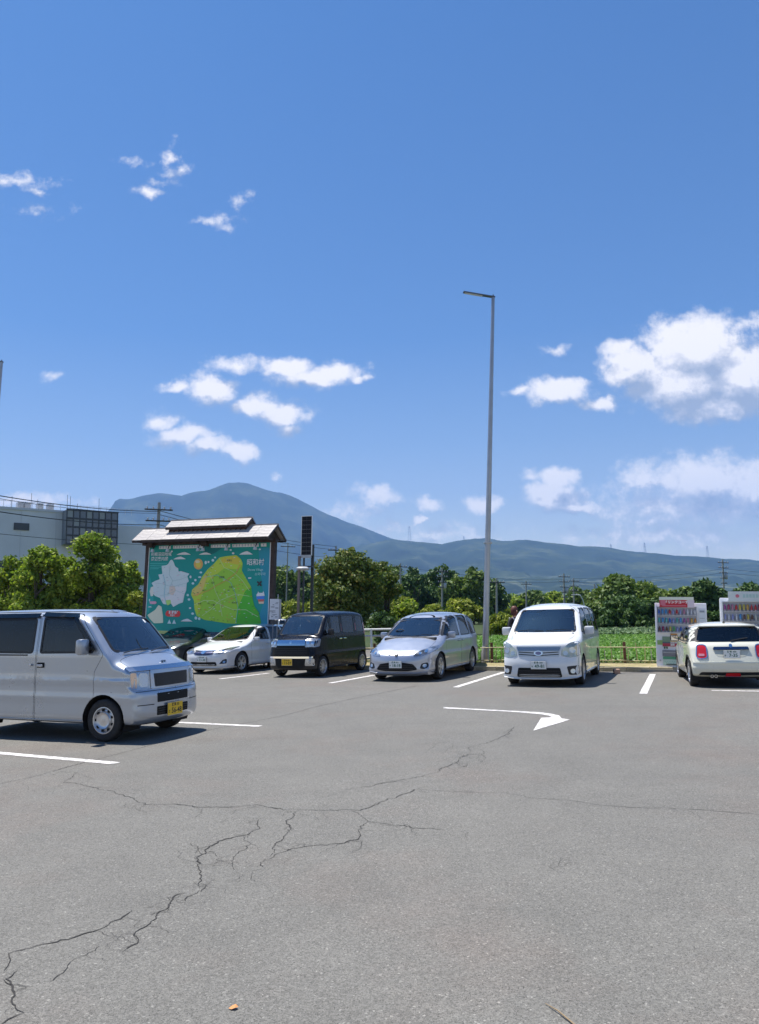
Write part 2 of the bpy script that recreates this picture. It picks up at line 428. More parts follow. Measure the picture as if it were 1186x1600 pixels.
# cracks
M_CRK = mat('crack_shadow', (.032, .030, .028), .95)
CR = [([(0,1225),(60,1212),(100,1200),(150,1187),(230,1166),(300,1147),(345,1137),(400,1127),(440,1119),(500,1103),(560,1090),(610,1080),(655,1071)], 1.0, .3),
 ([(100,1222),(145,1230),(185,1238),(215,1253),(225,1257),(265,1257),(300,1261),(345,1261),(400,1259),(445,1265),(500,1266),(560,1266),(600,1253),(635,1240),(650,1233)], 1.3, 1),
 ([(650,1233),(720,1238),(790,1239),(830,1247),(890,1251),(940,1258),(985,1262),(1040,1263),(1100,1266),(1190,1273)], .9, .5),
 ([(540,1235),(590,1226),(630,1218),(665,1213),(695,1199),(715,1192),(722,1182),(735,1178),(752,1180)], .9, 1), ([(735,1176),(735,1167),(770,1158),(788,1150),(805,1136)], .8, 1),
 ([(550,1267),(575,1283),(600,1288),(650,1293),(700,1297)], .9, .8), ([(575,1284),(562,1300),(563,1311),(530,1317),(490,1322),(465,1325),(430,1335),(412,1345),(410,1357)], 1.0, 1),
 ([(458,1268),(452,1290),(448,1308),(428,1318),(428,1333),(415,1340)], 1.0, 1), ([(405,1280),(400,1295),(385,1305),(345,1312),(325,1325),(310,1340),(305,1350),(317,1368),(310,1385),(323,1380),(305,1395),(290,1412)], 1.2, 1),
 ([(287,1395),(270,1405),(265,1418),(240,1435),(232,1448),(215,1460),(212,1472),(190,1485),(180,1493)], 1.4, 1), ([(210,1422),(190,1438),(150,1455),(110,1467),(70,1477),(25,1487),(15,1500),(-10,1520)], 1.2, 1),
 ([(23,1517),(13,1533),(17,1545),(30,1570),(32,1582),(-10,1603)], 1.3, 1), ([(0,1537),(17,1546)], 1, 1), ([(150,1475),(130,1495),(110,1510),(85,1523),(65,1537)], .7, 1),
 ([(390,1320),(370,1335),(362,1350),(358,1362)], .7, 1), ([(118,1206),(112,1215),(100,1222)], .7, 1), ([(300,1318),(312,1326),(306,1345)], .6, 1), ([(465,1272),(490,1276)], .5, 1), ([(880,1342),(894,1346)], .8, 1), ([(690,1160),(700,1162)], 1, 1)]
for pts, wd, jit in list(CR):
    r2 = random.Random(len(pts) * 7 + pts[0][0])
    for k_ in range((len(pts) if pts[0][1] < 1410 else 2) if jit > .4 else 1):           # hairline branches
        x_, y_ = pts[r2.randrange(len(pts))]; br_ = [(x_, y_)]
        for j_ in range(r2.randint(2, 4)):
            s_ = min(1.6, (y_ - 960) / 220); x_ += r2.uniform(-22, 22) * s_; y_ += r2.uniform(-3, 7) * s_; br_.append((x_, y_))
        CR.append((br_, .38, .9))
for pts, wd, jit in CR:
    q = [G(x, y) for x, y in pts]; path = []
    for i in range(len(q) - 1):
        L = (q[i + 1] - q[i]).length; k = max(2, int(L / .022))
        for j in range(k):
            p_ = q[i].lerp(q[i + 1], j / k); nz = noise.noise_vector(p_ * 5.3) * .045 * jit + noise.noise_vector(p_ * 19) * .026 * jit + noise.noise_vector(p_ * 55) * .013
            path.append(Vector((p_.x + nz.x, p_.y + nz.y, .003)))
    mb = MB()
    for i, p_ in enumerate(path):
        t = (path[min(i + 1, len(path) - 1)] - path[max(i - 1, 0)]); t.normalize()
        w_ = wd * .0043 * (.25 + 1.1 * abs(noise.noise(p_ * 9)) + .9 * abs(noise.noise(p_ * 2.1)) + max(0, p_.y - 8) * .085); w_ *= min(1, (i + 1) / 3, (len(path) - i) / 3)
        mb.v += [(p_.x - t.y * w_, p_.y + t.x * w_, .003), (p_.x + t.y * w_, p_.y - t.x * w_, .003)]
        if i: mb.f.append((2 * i - 2, 2 * i - 1, 2 * i + 1, 2 * i))
    tag(mb.obj('asphalt_crack', M_CRK), 'dark crack in the asphalt', kind='structure')

# ---------------------------------------------------------------- mountains
def interp(tab, x):
    return float(np.interp(x, [a for a, _ in tab], [b for _, b in tab]))
MAIN = [(-900, 905), (-500, 880), (-200, 850), (0, 838), (100, 826), (150, 812), (172, 795), (178, 783), (186, 778), (200, 778), (225, 772), (250, 768), (268, 770), (285, 772), (305, 766), (325, 763), (345, 756), (358, 753), (372, 752), (385, 753), (400, 757), (430, 766), (455, 772), (480, 784), (500, 795), (540, 813), (560, 820), (590, 832), (610, 840), (700, 862), (900, 895), (1300, 920), (2200, 925)]
SIDE = [(-900, 955), (300, 950), (450, 900), (560, 852), (610, 842), (650, 845), (690, 850), (715, 844), (742, 841), (765, 841), (790, 844), (820, 843), (850, 846), (900, 852), (950, 855), (985, 861), (1010, 863), (1060, 868), (1100, 869), (1130, 872), (1186, 875), (1400, 880), (1800, 888), (2200, 905)]
def terrain(name, tab, r0, r1, r2, mat_, label, pw, seed, naz=420, nr=58):
    v, f = [], []
    pxs = np.linspace(-900, 2200, naz)
    for i, px in enumerate(pxs):
        py = interp(tab, px) + 1.6 * noise.noise(Vector((px * .03, seed, 0))) + 0.9 * noise.noise(Vector((px * .11, seed, 3)))
        d = ray(px, py); az = math.atan2(d.x, d.y); tz = (EYE + d.z / math.hypot(d.x, d.y) * r1)
        for j in range(nr):
            t = j / (nr - 1); r_ = r0 + (r2 - r0) * t
            u = (r_ - r0) / (r1 - r0)
            h = tz * (u ** pw) if u <= 1 else tz * max(0, 1 - 1.4 * (u - 1)) 
            x, y = math.sin(az) * r_, math.cos(az) * r_
            if u < 1:
                amp = 4 * u * (1 - u)
                rd = 1 - abs(noise.fractal(Vector((x / 520 + seed, y / 900, 0)), 1.0, 2.0, 4)) * 1.6
                h *= 1 - .30 * amp * (1 - rd)
                h += 34 * amp * noise.fractal(Vector((x / 170, y / 230, seed)), 1.0, 2.0, 4)
            v.append((x, y, h - 6 * (1 - min(1, max(0, u) * 8))))
    for i in range(naz - 1):
        for j in range(nr - 1):
            a = i * nr + j; f.append((a, a + nr, a + nr + 1, a + 1))
    me = bpy.data.meshes.new(name); me.from_pydata(v, [], f); me.materials.append(mat_)
    for p_ in me.polygons: p_.use_smooth = True
    return tag(link(name, me), label, kind='structure')
def mountain_mat():
    m_, t, b = world_mat('wooded_mountain'); o = t.node('ShaderNodeTexCoord').outputs['Object']
    n1 = t.noise(o, .0035, 8, .62); n2_ = t.noise(o, .03, 5, .65)
    c = t.ramp(n1, [(.34, (.006, .014, .010)), (.52, (.022, .038, .020)), (.64, (.060, .075, .035))])  # woodland tones; their dark-to-light contrast also paints in ridge shading
    c = t.mix(t.mapr(n2_, .4, .65, 0, .6), c, (.018, .032, .015, 1))
    z = t.node('ShaderNodeSeparateXYZ'); t.link(o, z.inputs[0])
    mp = t.node('ShaderNodeMapping'); mp.inputs['Scale'].default_value = (.0022, .0065, .02); t.link(o, mp.inputs['Vector'])
    pt = t.m('MULTIPLY', t.mapr(t.noise(mp, 1.0, 5, .62), .56, .62), t.mapr(z.outputs[2], 60, 300, 1, 0))
    c = t.mix(t.m('MULTIPLY', pt, .5), c, t.ramp(n2_, [(.4, (.13, .17, .07)), (.6, (.26, .27, .22))]))
    t.put(b.inputs['Base Color'], c); b.inputs['Roughness'].default_value = .95; b.inputs['Specular IOR Level'].default_value = .1
    return m_
M_MTN = mountain_mat()
terrain('mountain', MAIN, 2200, 7600, 9000, M_MTN, 'broad volcanic mountain with long slopes, blue with distance', 2.1, 3.3)
terrain('hills', SIDE, 1100, 5600, 6900, M_MTN, 'long low wooded ridge in front of the mountain, falling to the right', 1.9, 8.7)
# haze
hz = MB().box(0, 4400, 744, 19400, 9900, 1492)
ho = hz.obj('haze'); tag(ho, 'thin summer haze', kind='stuff')
hm = bpy.data.materials.new('haze_air'); hm.use_nodes = True; ht = NT(hm.node_tree); ht.n.remove(ht.n['Principled BSDF'])
HZD = .92e-4
pv = ht.node('ShaderNodeVolumePrincipled'); pv.inputs['Color'].default_value = (.265, .475, .89, 1); pv.inputs['Density'].default_value = HZD; pv.inputs['Anisotropy'].default_value = 0.0
ht.l.new(pv.outputs[0], ht.n['Material Output'].inputs['Volume']); ho.data.materials.append(hm)
# ---------------------------------------------------------------- foliage
def leaf_mat(name, stops, trans=.35, rough=.55):
    m_ = bpy.data.materials.new(name); m_.use_nodes = True; t = NT(m_.node_tree); b = t.n['Principled BSDF']
    ge = t.node('ShaderNodeNewGeometry'); o = t.node('ShaderNodeTexCoord').outputs['Object']
    n1 = t.noise(o, 0.9, 3, .6)
    f = t.m('ADD', t.m('MULTIPLY', ge.outputs['Random Per Island'], .6), t.m('MULTIPLY', t.mapr(n1, .3, .7), .4))
    c = t.ramp(f, stops)
    t.put(b.inputs['Base Color'], c); b.inputs['Roughness'].default_value = rough; b.inputs['Specular IOR Level'].default_value = .2
    tl = t.node('ShaderNodeBsdfTranslucent'); t.link(t.mix(1.0, c, (1.1, 1.25, .6, 1), 'MULTIPLY'), tl.inputs[0])
    mx = t.node('ShaderNodeMixShader'); mx.inputs[0].default_value = trans; t.link(b, mx.inputs[1]); t.link(tl, mx.inputs[2])
    t.link(mx, t.n['Material Output'].inputs[0]); MATS[name] = m_
    return m_
LM = {
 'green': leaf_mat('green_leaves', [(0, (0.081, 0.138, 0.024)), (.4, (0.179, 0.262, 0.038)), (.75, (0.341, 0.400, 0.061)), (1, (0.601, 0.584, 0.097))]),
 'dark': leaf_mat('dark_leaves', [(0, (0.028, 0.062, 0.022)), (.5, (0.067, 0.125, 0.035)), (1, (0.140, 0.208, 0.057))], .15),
 'mixed': leaf_mat('olive_leaves', [(0, (0.047, 0.092, 0.023)), (.5, (0.111, 0.173, 0.041)), (1, (0.248, 0.297, 0.069))], .2),
 'reddish': leaf_mat('reddish_leaves', [(0, (0.041, 0.077, 0.022)), (.45, (0.102, 0.154, 0.034)), (.75, (0.227, 0.243, 0.055)), (1, (0.431, 0.282, 0.098))], .2),
 'yellow': leaf_mat('yellow_green_leaves', [(0, (0.095, 0.136, 0.023)), (.5, (0.230, 0.272, 0.039)), (1, (0.459, 0.446, 0.069))], .25),
 'crop': leaf_mat('crop_leaves', [(0, (0.063, 0.141, 0.022)), (.5, (0.116, 0.248, 0.036)), (1, (0.214, 0.347, 0.070))], .3, .45),
 'cabbage': leaf_mat('cabbage_leaves', [(0, (0.069, 0.122, 0.054)), (.5, (0.116, 0.186, 0.079)), (1, (0.201, 0.272, 0.122))], .15, .5),
 'grass': leaf_mat('dry_grass_blades', [(0, (.06, .09, .02)), (.5, (.14, .15, .045)), (1, (.26, .23, .10))], .2),
}
M_BARK = mat('bark', (.10, .080, .060), .9, var=.3, vscale=12, bump=.6)
def leaves(name, pos, nrm, size, mat_, parent=None, aspect=.6, jit=.7):
    n = len(pos)
    nr = nrm + rng.normal(0, jit, (n, 3)); nr /= np.linalg.norm(nr, axis=1)[:, None] + 1e-9
    rv = rng.normal(0, 1, (n, 3)); t1 = np.cross(nr, rv); t1 /= np.linalg.norm(t1, axis=1)[:, None] + 1e-9
    t2 = np.cross(nr, t1); s_ = size[:, None]
    a = pos - t1 * s_; c = pos + t1 * s_; b = pos + t2 * s_ * aspect - nr * s_ * .18; d = pos - t2 * s_ * aspect - nr * s_ * .18
    v = np.stack([a, b, c, d], 1).reshape(-1, 3)
    me = bpy.data.meshes.new(name); me.vertices.add(4 * n); me.vertices.foreach_set('co', v.astype(np.float32).ravel())
    me.loops.add(4 * n); me.loops.foreach_set('vertex_index', np.arange(4 * n, dtype=np.int32))
    me.polygons.add(n); me.polygons.foreach_set('loop_start', np.arange(0, 4 * n, 4, dtype=np.int32)); me.polygons.foreach_set('loop_total', np.full(n, 4, dtype=np.int32))
    me.materials.append(mat_); me.update(calc_edges=True); me.validate()
    return link(name, me, parent)
def crown_points(n, lobes, fill=.3):
    """points on the shells of many small lobes, thinner inside"""
    w_ = np.array([l[3] ** 2 for l in lobes]); w_ = w_ / w_.sum()
    k = rng.choice(len(lobes), n, p=w_); L = np.array(lobes)[k]
    d = rng.normal(0, 1, (n, 3)); d /= np.linalg.norm(d, axis=1)[:, None]
    lowd = (d[:, 2] < -.35) & (rng.random(n) < .6); d[:, 2] = np.where(lowd, -d[:, 2], d[:, 2])
    rad = L[:, 3] * np.where(rng.random(n) < fill, rng.random(n) * .95, .72 + .42 * rng.random(n))
    rad *= 1 + .30 * np.sin(d[:, 0] * 7 + k) * np.cos(d[:, 2] * 6 + k * 2)
    p = L[:, :3] + d * rad[:, None] * np.array([1, 1, .9])
    return p, d
def lobes_for(h0, h1, rx, n, seed, taper=.35, flat=.9):
    r_ = random.Random(seed); out = []
    zc, hz_ = (h0 + h1) / 2, (h1 - h0) / 2
    for i in range(n):
        z = r_.uniform(-1, 1); a = r_.uniform(0, 2 * math.pi); q = math.sqrt(1 - z * z) if i % 4 else .4
        s_ = min(rx, hz_ * 1.3) * r_.uniform(.20, .40)
        wig = 1 + .22 * math.sin(a * 2.3 + seed) + .12 * math.sin(z * 5 + seed * 2)
        if z < 0: q = q ** .6
        rr_ = (rx - s_ * .8) * q * wig
        out.append((rr_ * math.cos(a), rr_ * math.sin(a) * flat, zc + (hz_ - s_ * .75) * z * (1 if z > 0 else .95), s_))
    out.append((0, 0, h1 - rx * .22, rx * .26))
    return out
def tree(name, loc, h, rx, kind, label, seed, n=6000, leaf=.13, h0=.25, nl=26, trunks=1, group=None, flat=.9, cat='tree', rtr=None):
    root = empty(name, loc, random.uniform(0, 6.28), label, cat, group)
    lb = lobes_for(h * h0, h, rx, nl, seed, flat=flat)
    p, d = crown_points(n, lb); sz = leaf * (.6 + .8 * rng.random(n))
    leaves('crown', p, d, sz, LM[kind], root)
    mb = MB(); r_ = random.Random(seed + 5); tr_ = rtr or h * .022
    for k in range(trunks):
        ox, oy = (r_.uniform(-.25, .25), r_.uniform(-.25, .25)) if trunks > 1 else (0, 0)
        top = Vector((ox * 2.5 + r_.uniform(-.2, .2), oy * 2.5, h * .72)); base_ = Vector((ox, oy, -.1))
        pts = [base_.lerp(top, t) + Vector((math.sin(t * 5 + seed) * .06 * h * .15, math.cos(t * 4 + seed) * .06 * h * .15, 0)) for t in (0, .2, .4, .6, .8, 1)]
        mb.tube(pts, [tr_ * (1 - .8 * t) for t in (0, .2, .4, .6, .8, 1)], 7)
        for j in range(7):
            l = lb[r_.randrange(len(lb))]; s0 = pts[1 + j % 4]; e = Vector(l[:3])
            mb.tube([s0, s0.lerp(e, .5) + Vector((0, 0, .08 * h)), e], [tr_ * .45, tr_ * .28, tr_ * .08], 5)
    mb.obj('trunk', M_BARK, root, smooth=True)
    return root
def bush(name, loc, h, rx, kind, label, seed, n=2500, leaf=.12, group=None, cat='bush', flat=.9):
    root = empty(name, loc, random.uniform(0, 6.28), label, cat, group)
    lb = lobes_for(h * .08, h, rx, 16, seed, flat=flat); p, d = crown_points(n, lb)
    p[:, 2] = np.maximum(p[:, 2], .02)
    leaves('crown', p, d, leaf * (.6 + .8 * rng.random(n)), LM[kind], root)
    mb = MB(); r_ = random.Random(seed)
    for j in range(6):
        l = lb[j]; mb.tube([(0, 0, -.05), (l[0] * .4, l[1] * .4, l[2] * .6), l[:3]], [.035, .025, .01], 5)
    mb.obj('stem', M_BARK, root, smooth=True)
    return root
def pxtree(px, pytop, depth, hw, kind, label, seed, fn=tree, **k):
    """stands a tree where its foot and top are seen; hw = half the crown's width in picture pixels"""
    top = at(px, pytop, depth); h = top.z
    return fn(k.pop('name', 'leafy_tree' if fn is tree else 'round_bush'), (top.x, depth, 0), h, hw / FPX * depth, kind, label, seed, **k)

# left group behind the silver van
pxtree(18, 870, 36, 48, 'green', 'loose light green tree at the left edge, lowest of the row behind the silver van', 1, n=14000, leaf=.085, h0=.02, trunks=3, nl=34)
pxtree(70, 856, 34, 40, 'green', 'bright green tree with forked grey stems behind the silver van, under the grey building', 2, n=18000, leaf=.085, h0=.08, trunks=4, nl=50)
pxtree(146, 834, 35, 46, 'green', 'tallest green tree behind the silver van, in front of the dark glazed box', 3, n=24000, leaf=.085, h0=.03, trunks=2, nl=64)
pxtree(204, 878, 36, 30, 'green', 'small green tree at the left side of the map board', 4, n=13000, leaf=.08, h0=.02, trunks=2, nl=40)
pxtree(215, 925, 33, 26, 'yellow', 'yellow-leaved bush at the foot of the map board', 5, bush, n=3500, leaf=.08)
for i, (px, hh, lab) in enumerate(((44, 880, 'bright bush filling the gap between the two leftmost trees'), (108, 872, 'bright bush between the fork-stemmed tree and the tallest tree'), (178, 880, 'bright bush between the tallest tree and the small tree by the map board'))):
    pxtree(px, hh, 35.5, 34, 'green', lab, 130 + i, bush, n=8000, leaf=.085)
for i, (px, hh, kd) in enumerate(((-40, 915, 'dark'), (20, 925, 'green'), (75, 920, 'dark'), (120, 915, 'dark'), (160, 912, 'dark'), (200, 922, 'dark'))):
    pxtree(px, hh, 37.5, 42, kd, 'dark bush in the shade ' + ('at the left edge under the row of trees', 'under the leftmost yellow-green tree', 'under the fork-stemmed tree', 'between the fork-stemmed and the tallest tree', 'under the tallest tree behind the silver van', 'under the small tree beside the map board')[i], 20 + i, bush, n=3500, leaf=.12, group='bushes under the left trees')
# trees right of the map board
pxtree(540, 858, 40, 52, 'reddish', 'round tree with reddish leaf tips behind the black kei wagon', 6, n=22000, leaf=.085, h0=.10, trunks=3, nl=60)
pxtree(598, 878, 42, 30, 'reddish', 'slim reddish tree right of the round one, behind the gap beside the black wagon', 7, n=12000, leaf=.085, h0=.02, trunks=2, nl=26)
pxtree(640, 940, 40, 34, 'green', 'green bush behind the roof of the silver minivan', 8, bush, n=4500, leaf=.10)
pxtree(598, 955, 37, 22, 'dark', 'low dark bush above the white guard rail', 9, bush, n=2500, leaf=.09)
pxtree(720, 938, 62, 38, 'yellow', 'light green bush left of the tall lamp post', 10, bush, n=5000, leaf=.15)
pxtree(682, 946, 66, 32, 'yellow', 'light green bush behind the silver minivan, left of the one by the lamp post', 11, bush, n=4000, leaf=.15)
pxtree(632, 934, 70, 34, 'yellow', 'light yellow-green bush behind the slim reddish tree', 12, bush, n=4000, leaf=.15)
pxtree(782, 958, 50, 26, 'yellow', 'yellowish bush right of the foot of the tall lamp post', 13, bush, n=3500, leaf=.12)
# dark wood in the middle
GM = 'trees of the dark wood behind the silver minivan'
for i, (px, py, hw) in enumerate(((430, 884, 40), (470, 892, 34), (505, 900, 36), (610, 884, 34), (648, 888, 34), (692, 884, 36), (738, 886, 34), (772, 906, 22), (665, 900, 34), (715, 902, 36), (752, 910, 26))):
    pxtree(px, py, 120 + (i % 3) * 7, hw, 'dark' if i % 3 else 'mixed', 'dark wood tree ' + ('right beside the map board post', 'behind the solar lamp posts', 'left of the round reddish tree', 'behind the slim reddish tree', 'behind the plain grey pole', 'behind the pole with crossarms, left of the lamp post', 'just left of the tall lamp post', 'right of the tall lamp post, last of the wood', 'low in front, behind the silver minivan roof', 'low in front, left of the lamp post', 'low in front, at the foot of the lamp post')[i], 40 + i, n=4200, leaf=.32, h0=.0, nl=30, group=GM, name='broadleaf_tree')
for i, (px, py) in enumerate(((425, 938), (460, 940), (500, 938), (540, 940))):
    pxtree(px, py, 85, 32, 'yellow', 'sunlit hedge bush ' + ('right of the notice panel, beyond the far white cars', 'between the notice panel and the solar lamp', 'right of the solar lamp posts', 'under the round reddish tree')[i], 60 + i, bush, n=2500, leaf=.2, group='hedge bushes right of the map board')
for i, (px, py) in enumerate(((800, 930), (832, 924), (866, 926), (900, 918), (935, 925))):
    pxtree(px, py, 150, 30, 'mixed' if i % 2 else 'green', 'low far tree beyond the field, ' + ('above the person at the white minivan', 'above the left of the white minivan roof', 'above the middle of the white minivan roof', 'behind the curved lamp', 'at the left end of the right wood')[i], 70 + i, n=2600, leaf=.4, h0=.02, nl=18, group='low far trees behind the white minivan', name='broadleaf_tree')
# wood right of the white minivan
pxtree(962, 903, 68, 46, 'mixed', 'broad rounded tree right of the white minivan, tallest of its wood', 80, n=12000, leaf=.20, h0=.05, nl=46)
pxtree(1010, 912, 70, 44, 'mixed', 'spreading tree directly behind the left vending machine', 81, n=10000, leaf=.20, h0=.05, nl=40)
pxtree(975, 932, 62, 46, 'dark', 'dark green rounded tree at the edge of the field, under the tallest one', 82, n=9000, leaf=.17, h0=.02, nl=36)
pxtree(1020, 938, 62, 40, 'dark', 'dark green tree at the field edge behind the left vending machine', 83, n=8000, leaf=.17, h0=.02, nl=32)
pxtree(935, 940, 63, 26, 'mixed', 'small tree at the field edge beside the roof of the white minivan', 84, n=5000, leaf=.16, h0=.02, nl=24)
pxtree(1098, 908, 66, 30, 'dark', 'dark conical tree between the two vending machines', 85, n=8000, leaf=.18, h0=.03, nl=32)
pxtree(1070, 918, 68, 36, 'mixed', 'tree behind the red-signed vending machine', 86, n=7000, leaf=.19, h0=.03, nl=28)
pxtree(1125, 922, 67, 36, 'dark', 'dark tree behind the left edge of the right vending machine', 87, n=7000, leaf=.19, h0=.03, nl=28)
pxtree(1172, 914, 72, 40, 'dark', 'dark tree behind the right vending machine at the frame edge', 88, n=7000, leaf=.2, h0=.03, nl=28)
for i, (px, py, kd) in enumerate(((1040, 965, 'dark'), (1085, 955, 'dark'), (1130, 955, 'dark'), (1180, 955, 'dark'), (990, 962, 'dark'), (945, 966, 'dark'))):
    pxtree(px, py, 60, 34, kd, 'dense dark undergrowth ' + ('behind the left vending machine', 'behind the cream hatchback roof', 'under the dark conical tree', 'behind the right vending machine', 'left of the left vending machine, at the field edge', 'beside the rear of the white minivan, at the field edge')[i], 90 + i, bush, n=3000, leaf=.17, group='undergrowth bushes along the field edge')

# crops
def rows(name, n, d0, d1, t0, t1, hgt, leaf, kind, label, rowgap):
    u = rng.random(n); dd = d0 + (d1 - d0) * u ** 1.4
    tt = rng.uniform(t0, t1, n) * (1 + (dd - d0) / (d1 - d0) * .9)
    row = np.round(dd / rowgap) * rowgap + rng.normal(0, rowgap * .17, n)
    x = K0.x + PK.x * tt + DK.x * row; y = K0.y + PK.y * tt + DK.y * row
    z = hgt * rng.random(n) ** .6
    pos = np.stack([x, y, z], 1); nr = np.tile(np.array([0, -.25, 1.0]), (n, 1))
    o = leaves(name, pos, nr, leaf * (.6 + .8 * rng.random(n)), LM[kind], None, .55, .55)
    return tag(o, label, kind='stuff')
rows('crop_leaves', 85000, 1.9, 26, -4, 9.5, .30, .06, 'crop', 'bright green leafy crop behind the bamboo fence', .55)
rows('cabbage_leaves', 26000, 26, 42, -4, 10, .38, .14, 'cabbage', 'bluish green cabbage rows at the far side of the field', .7)
rows('grass_blades', 9000, .5, 1.6, -5, 16, .20, .04, 'grass', 'dry grass along the kerb', .2)
# ---------------------------------------------------------------- cars
def roundpoly(pts, r=0.03, seg=4, closed=True):
    """pts: (a, b[, radius]); corners rounded with quadratic curves"""
    out = []; n = len(pts)
    for i in range(n):
        p = Vector(pts[i][:2]); rr = pts[i][2] if len(pts[i]) > 2 else r
        a = Vector(pts[i - 1][:2]); b = Vector(pts[(i + 1) % n][:2])
        if rr <= 0 or (not closed and i in (0, n - 1)): out.append((p.x, p.y)); continue
        la, lb = (a - p).length, (b - p).length
        ra, rb = min(rr, la * 0.48), min(rr, lb * 0.48)
        p0 = p + (a - p) * (ra / la); p2 = p + (b - p) * (rb / lb)
        for k in range(seg + 1):
            t = k / seg; q = p0 * (1 - t) ** 2 + p * 2 * t * (1 - t) + p2 * t * t
            out.append((q.x, q.y))
    return out
def resample(pts, step):
    pts = [Vector(p) for p in pts]; out = []
    for i in range(len(pts)):
        a, b = pts[i], pts[(i + 1) % len(pts)]; L = (b - a).length
        if L < 1e-5: continue
        k = max(1, int(round(L / step)))
        for j in range(k): out.append(a.lerp(b, j / k))
    return out
def area2(poly): return sum(poly[i][0] * poly[(i + 1) % len(poly)][1] - poly[(i + 1) % len(poly)][0] * poly[i][1] for i in range(len(poly)))
def inset(poly, g):
    """grow (g<0) or shrink (g>0) a polygon"""
    n = len(poly); s = 1 if area2(poly) > 0 else -1; out = []
    for i in range(n):
        p = Vector(poly[i]); a = (p - Vector(poly[i - 1])); b = (Vector(poly[(i + 1) % n]) - p)
        if a.length < 1e-6: a = b
        if b.length < 1e-6: b = a
        a.normalize(); b.normalize()
        na, nb = Vector((-a.y, a.x)) * s, Vector((-b.y, b.x)) * s
        m_ = na + nb
        if m_.length < 1e-4: m_ = na
        m_.normalize(); k = g / max(0.35, m_.dot(na))
        out.append((p.x + m_.x * k, p.y + m_.y * k))
    return out
def inside(poly, x, y):
    c = False; j = len(poly) - 1
    for i in range(len(poly)):
        xi, yi = poly[i]; xj, yj = poly[j]
        if (yi > y) != (yj > y) and x < (xj - xi) * (y - yi) / (yj - yi) + xi: c = not c
        j = i
    return c
def circle(c, z, r, n=28, a0=0, a1=360):
    return [(c + r * math.cos(R(a0 + (a1 - a0) * i / n)), z + r * math.sin(R(a0 + (a1 - a0) * i / n))) for i in range(n)]

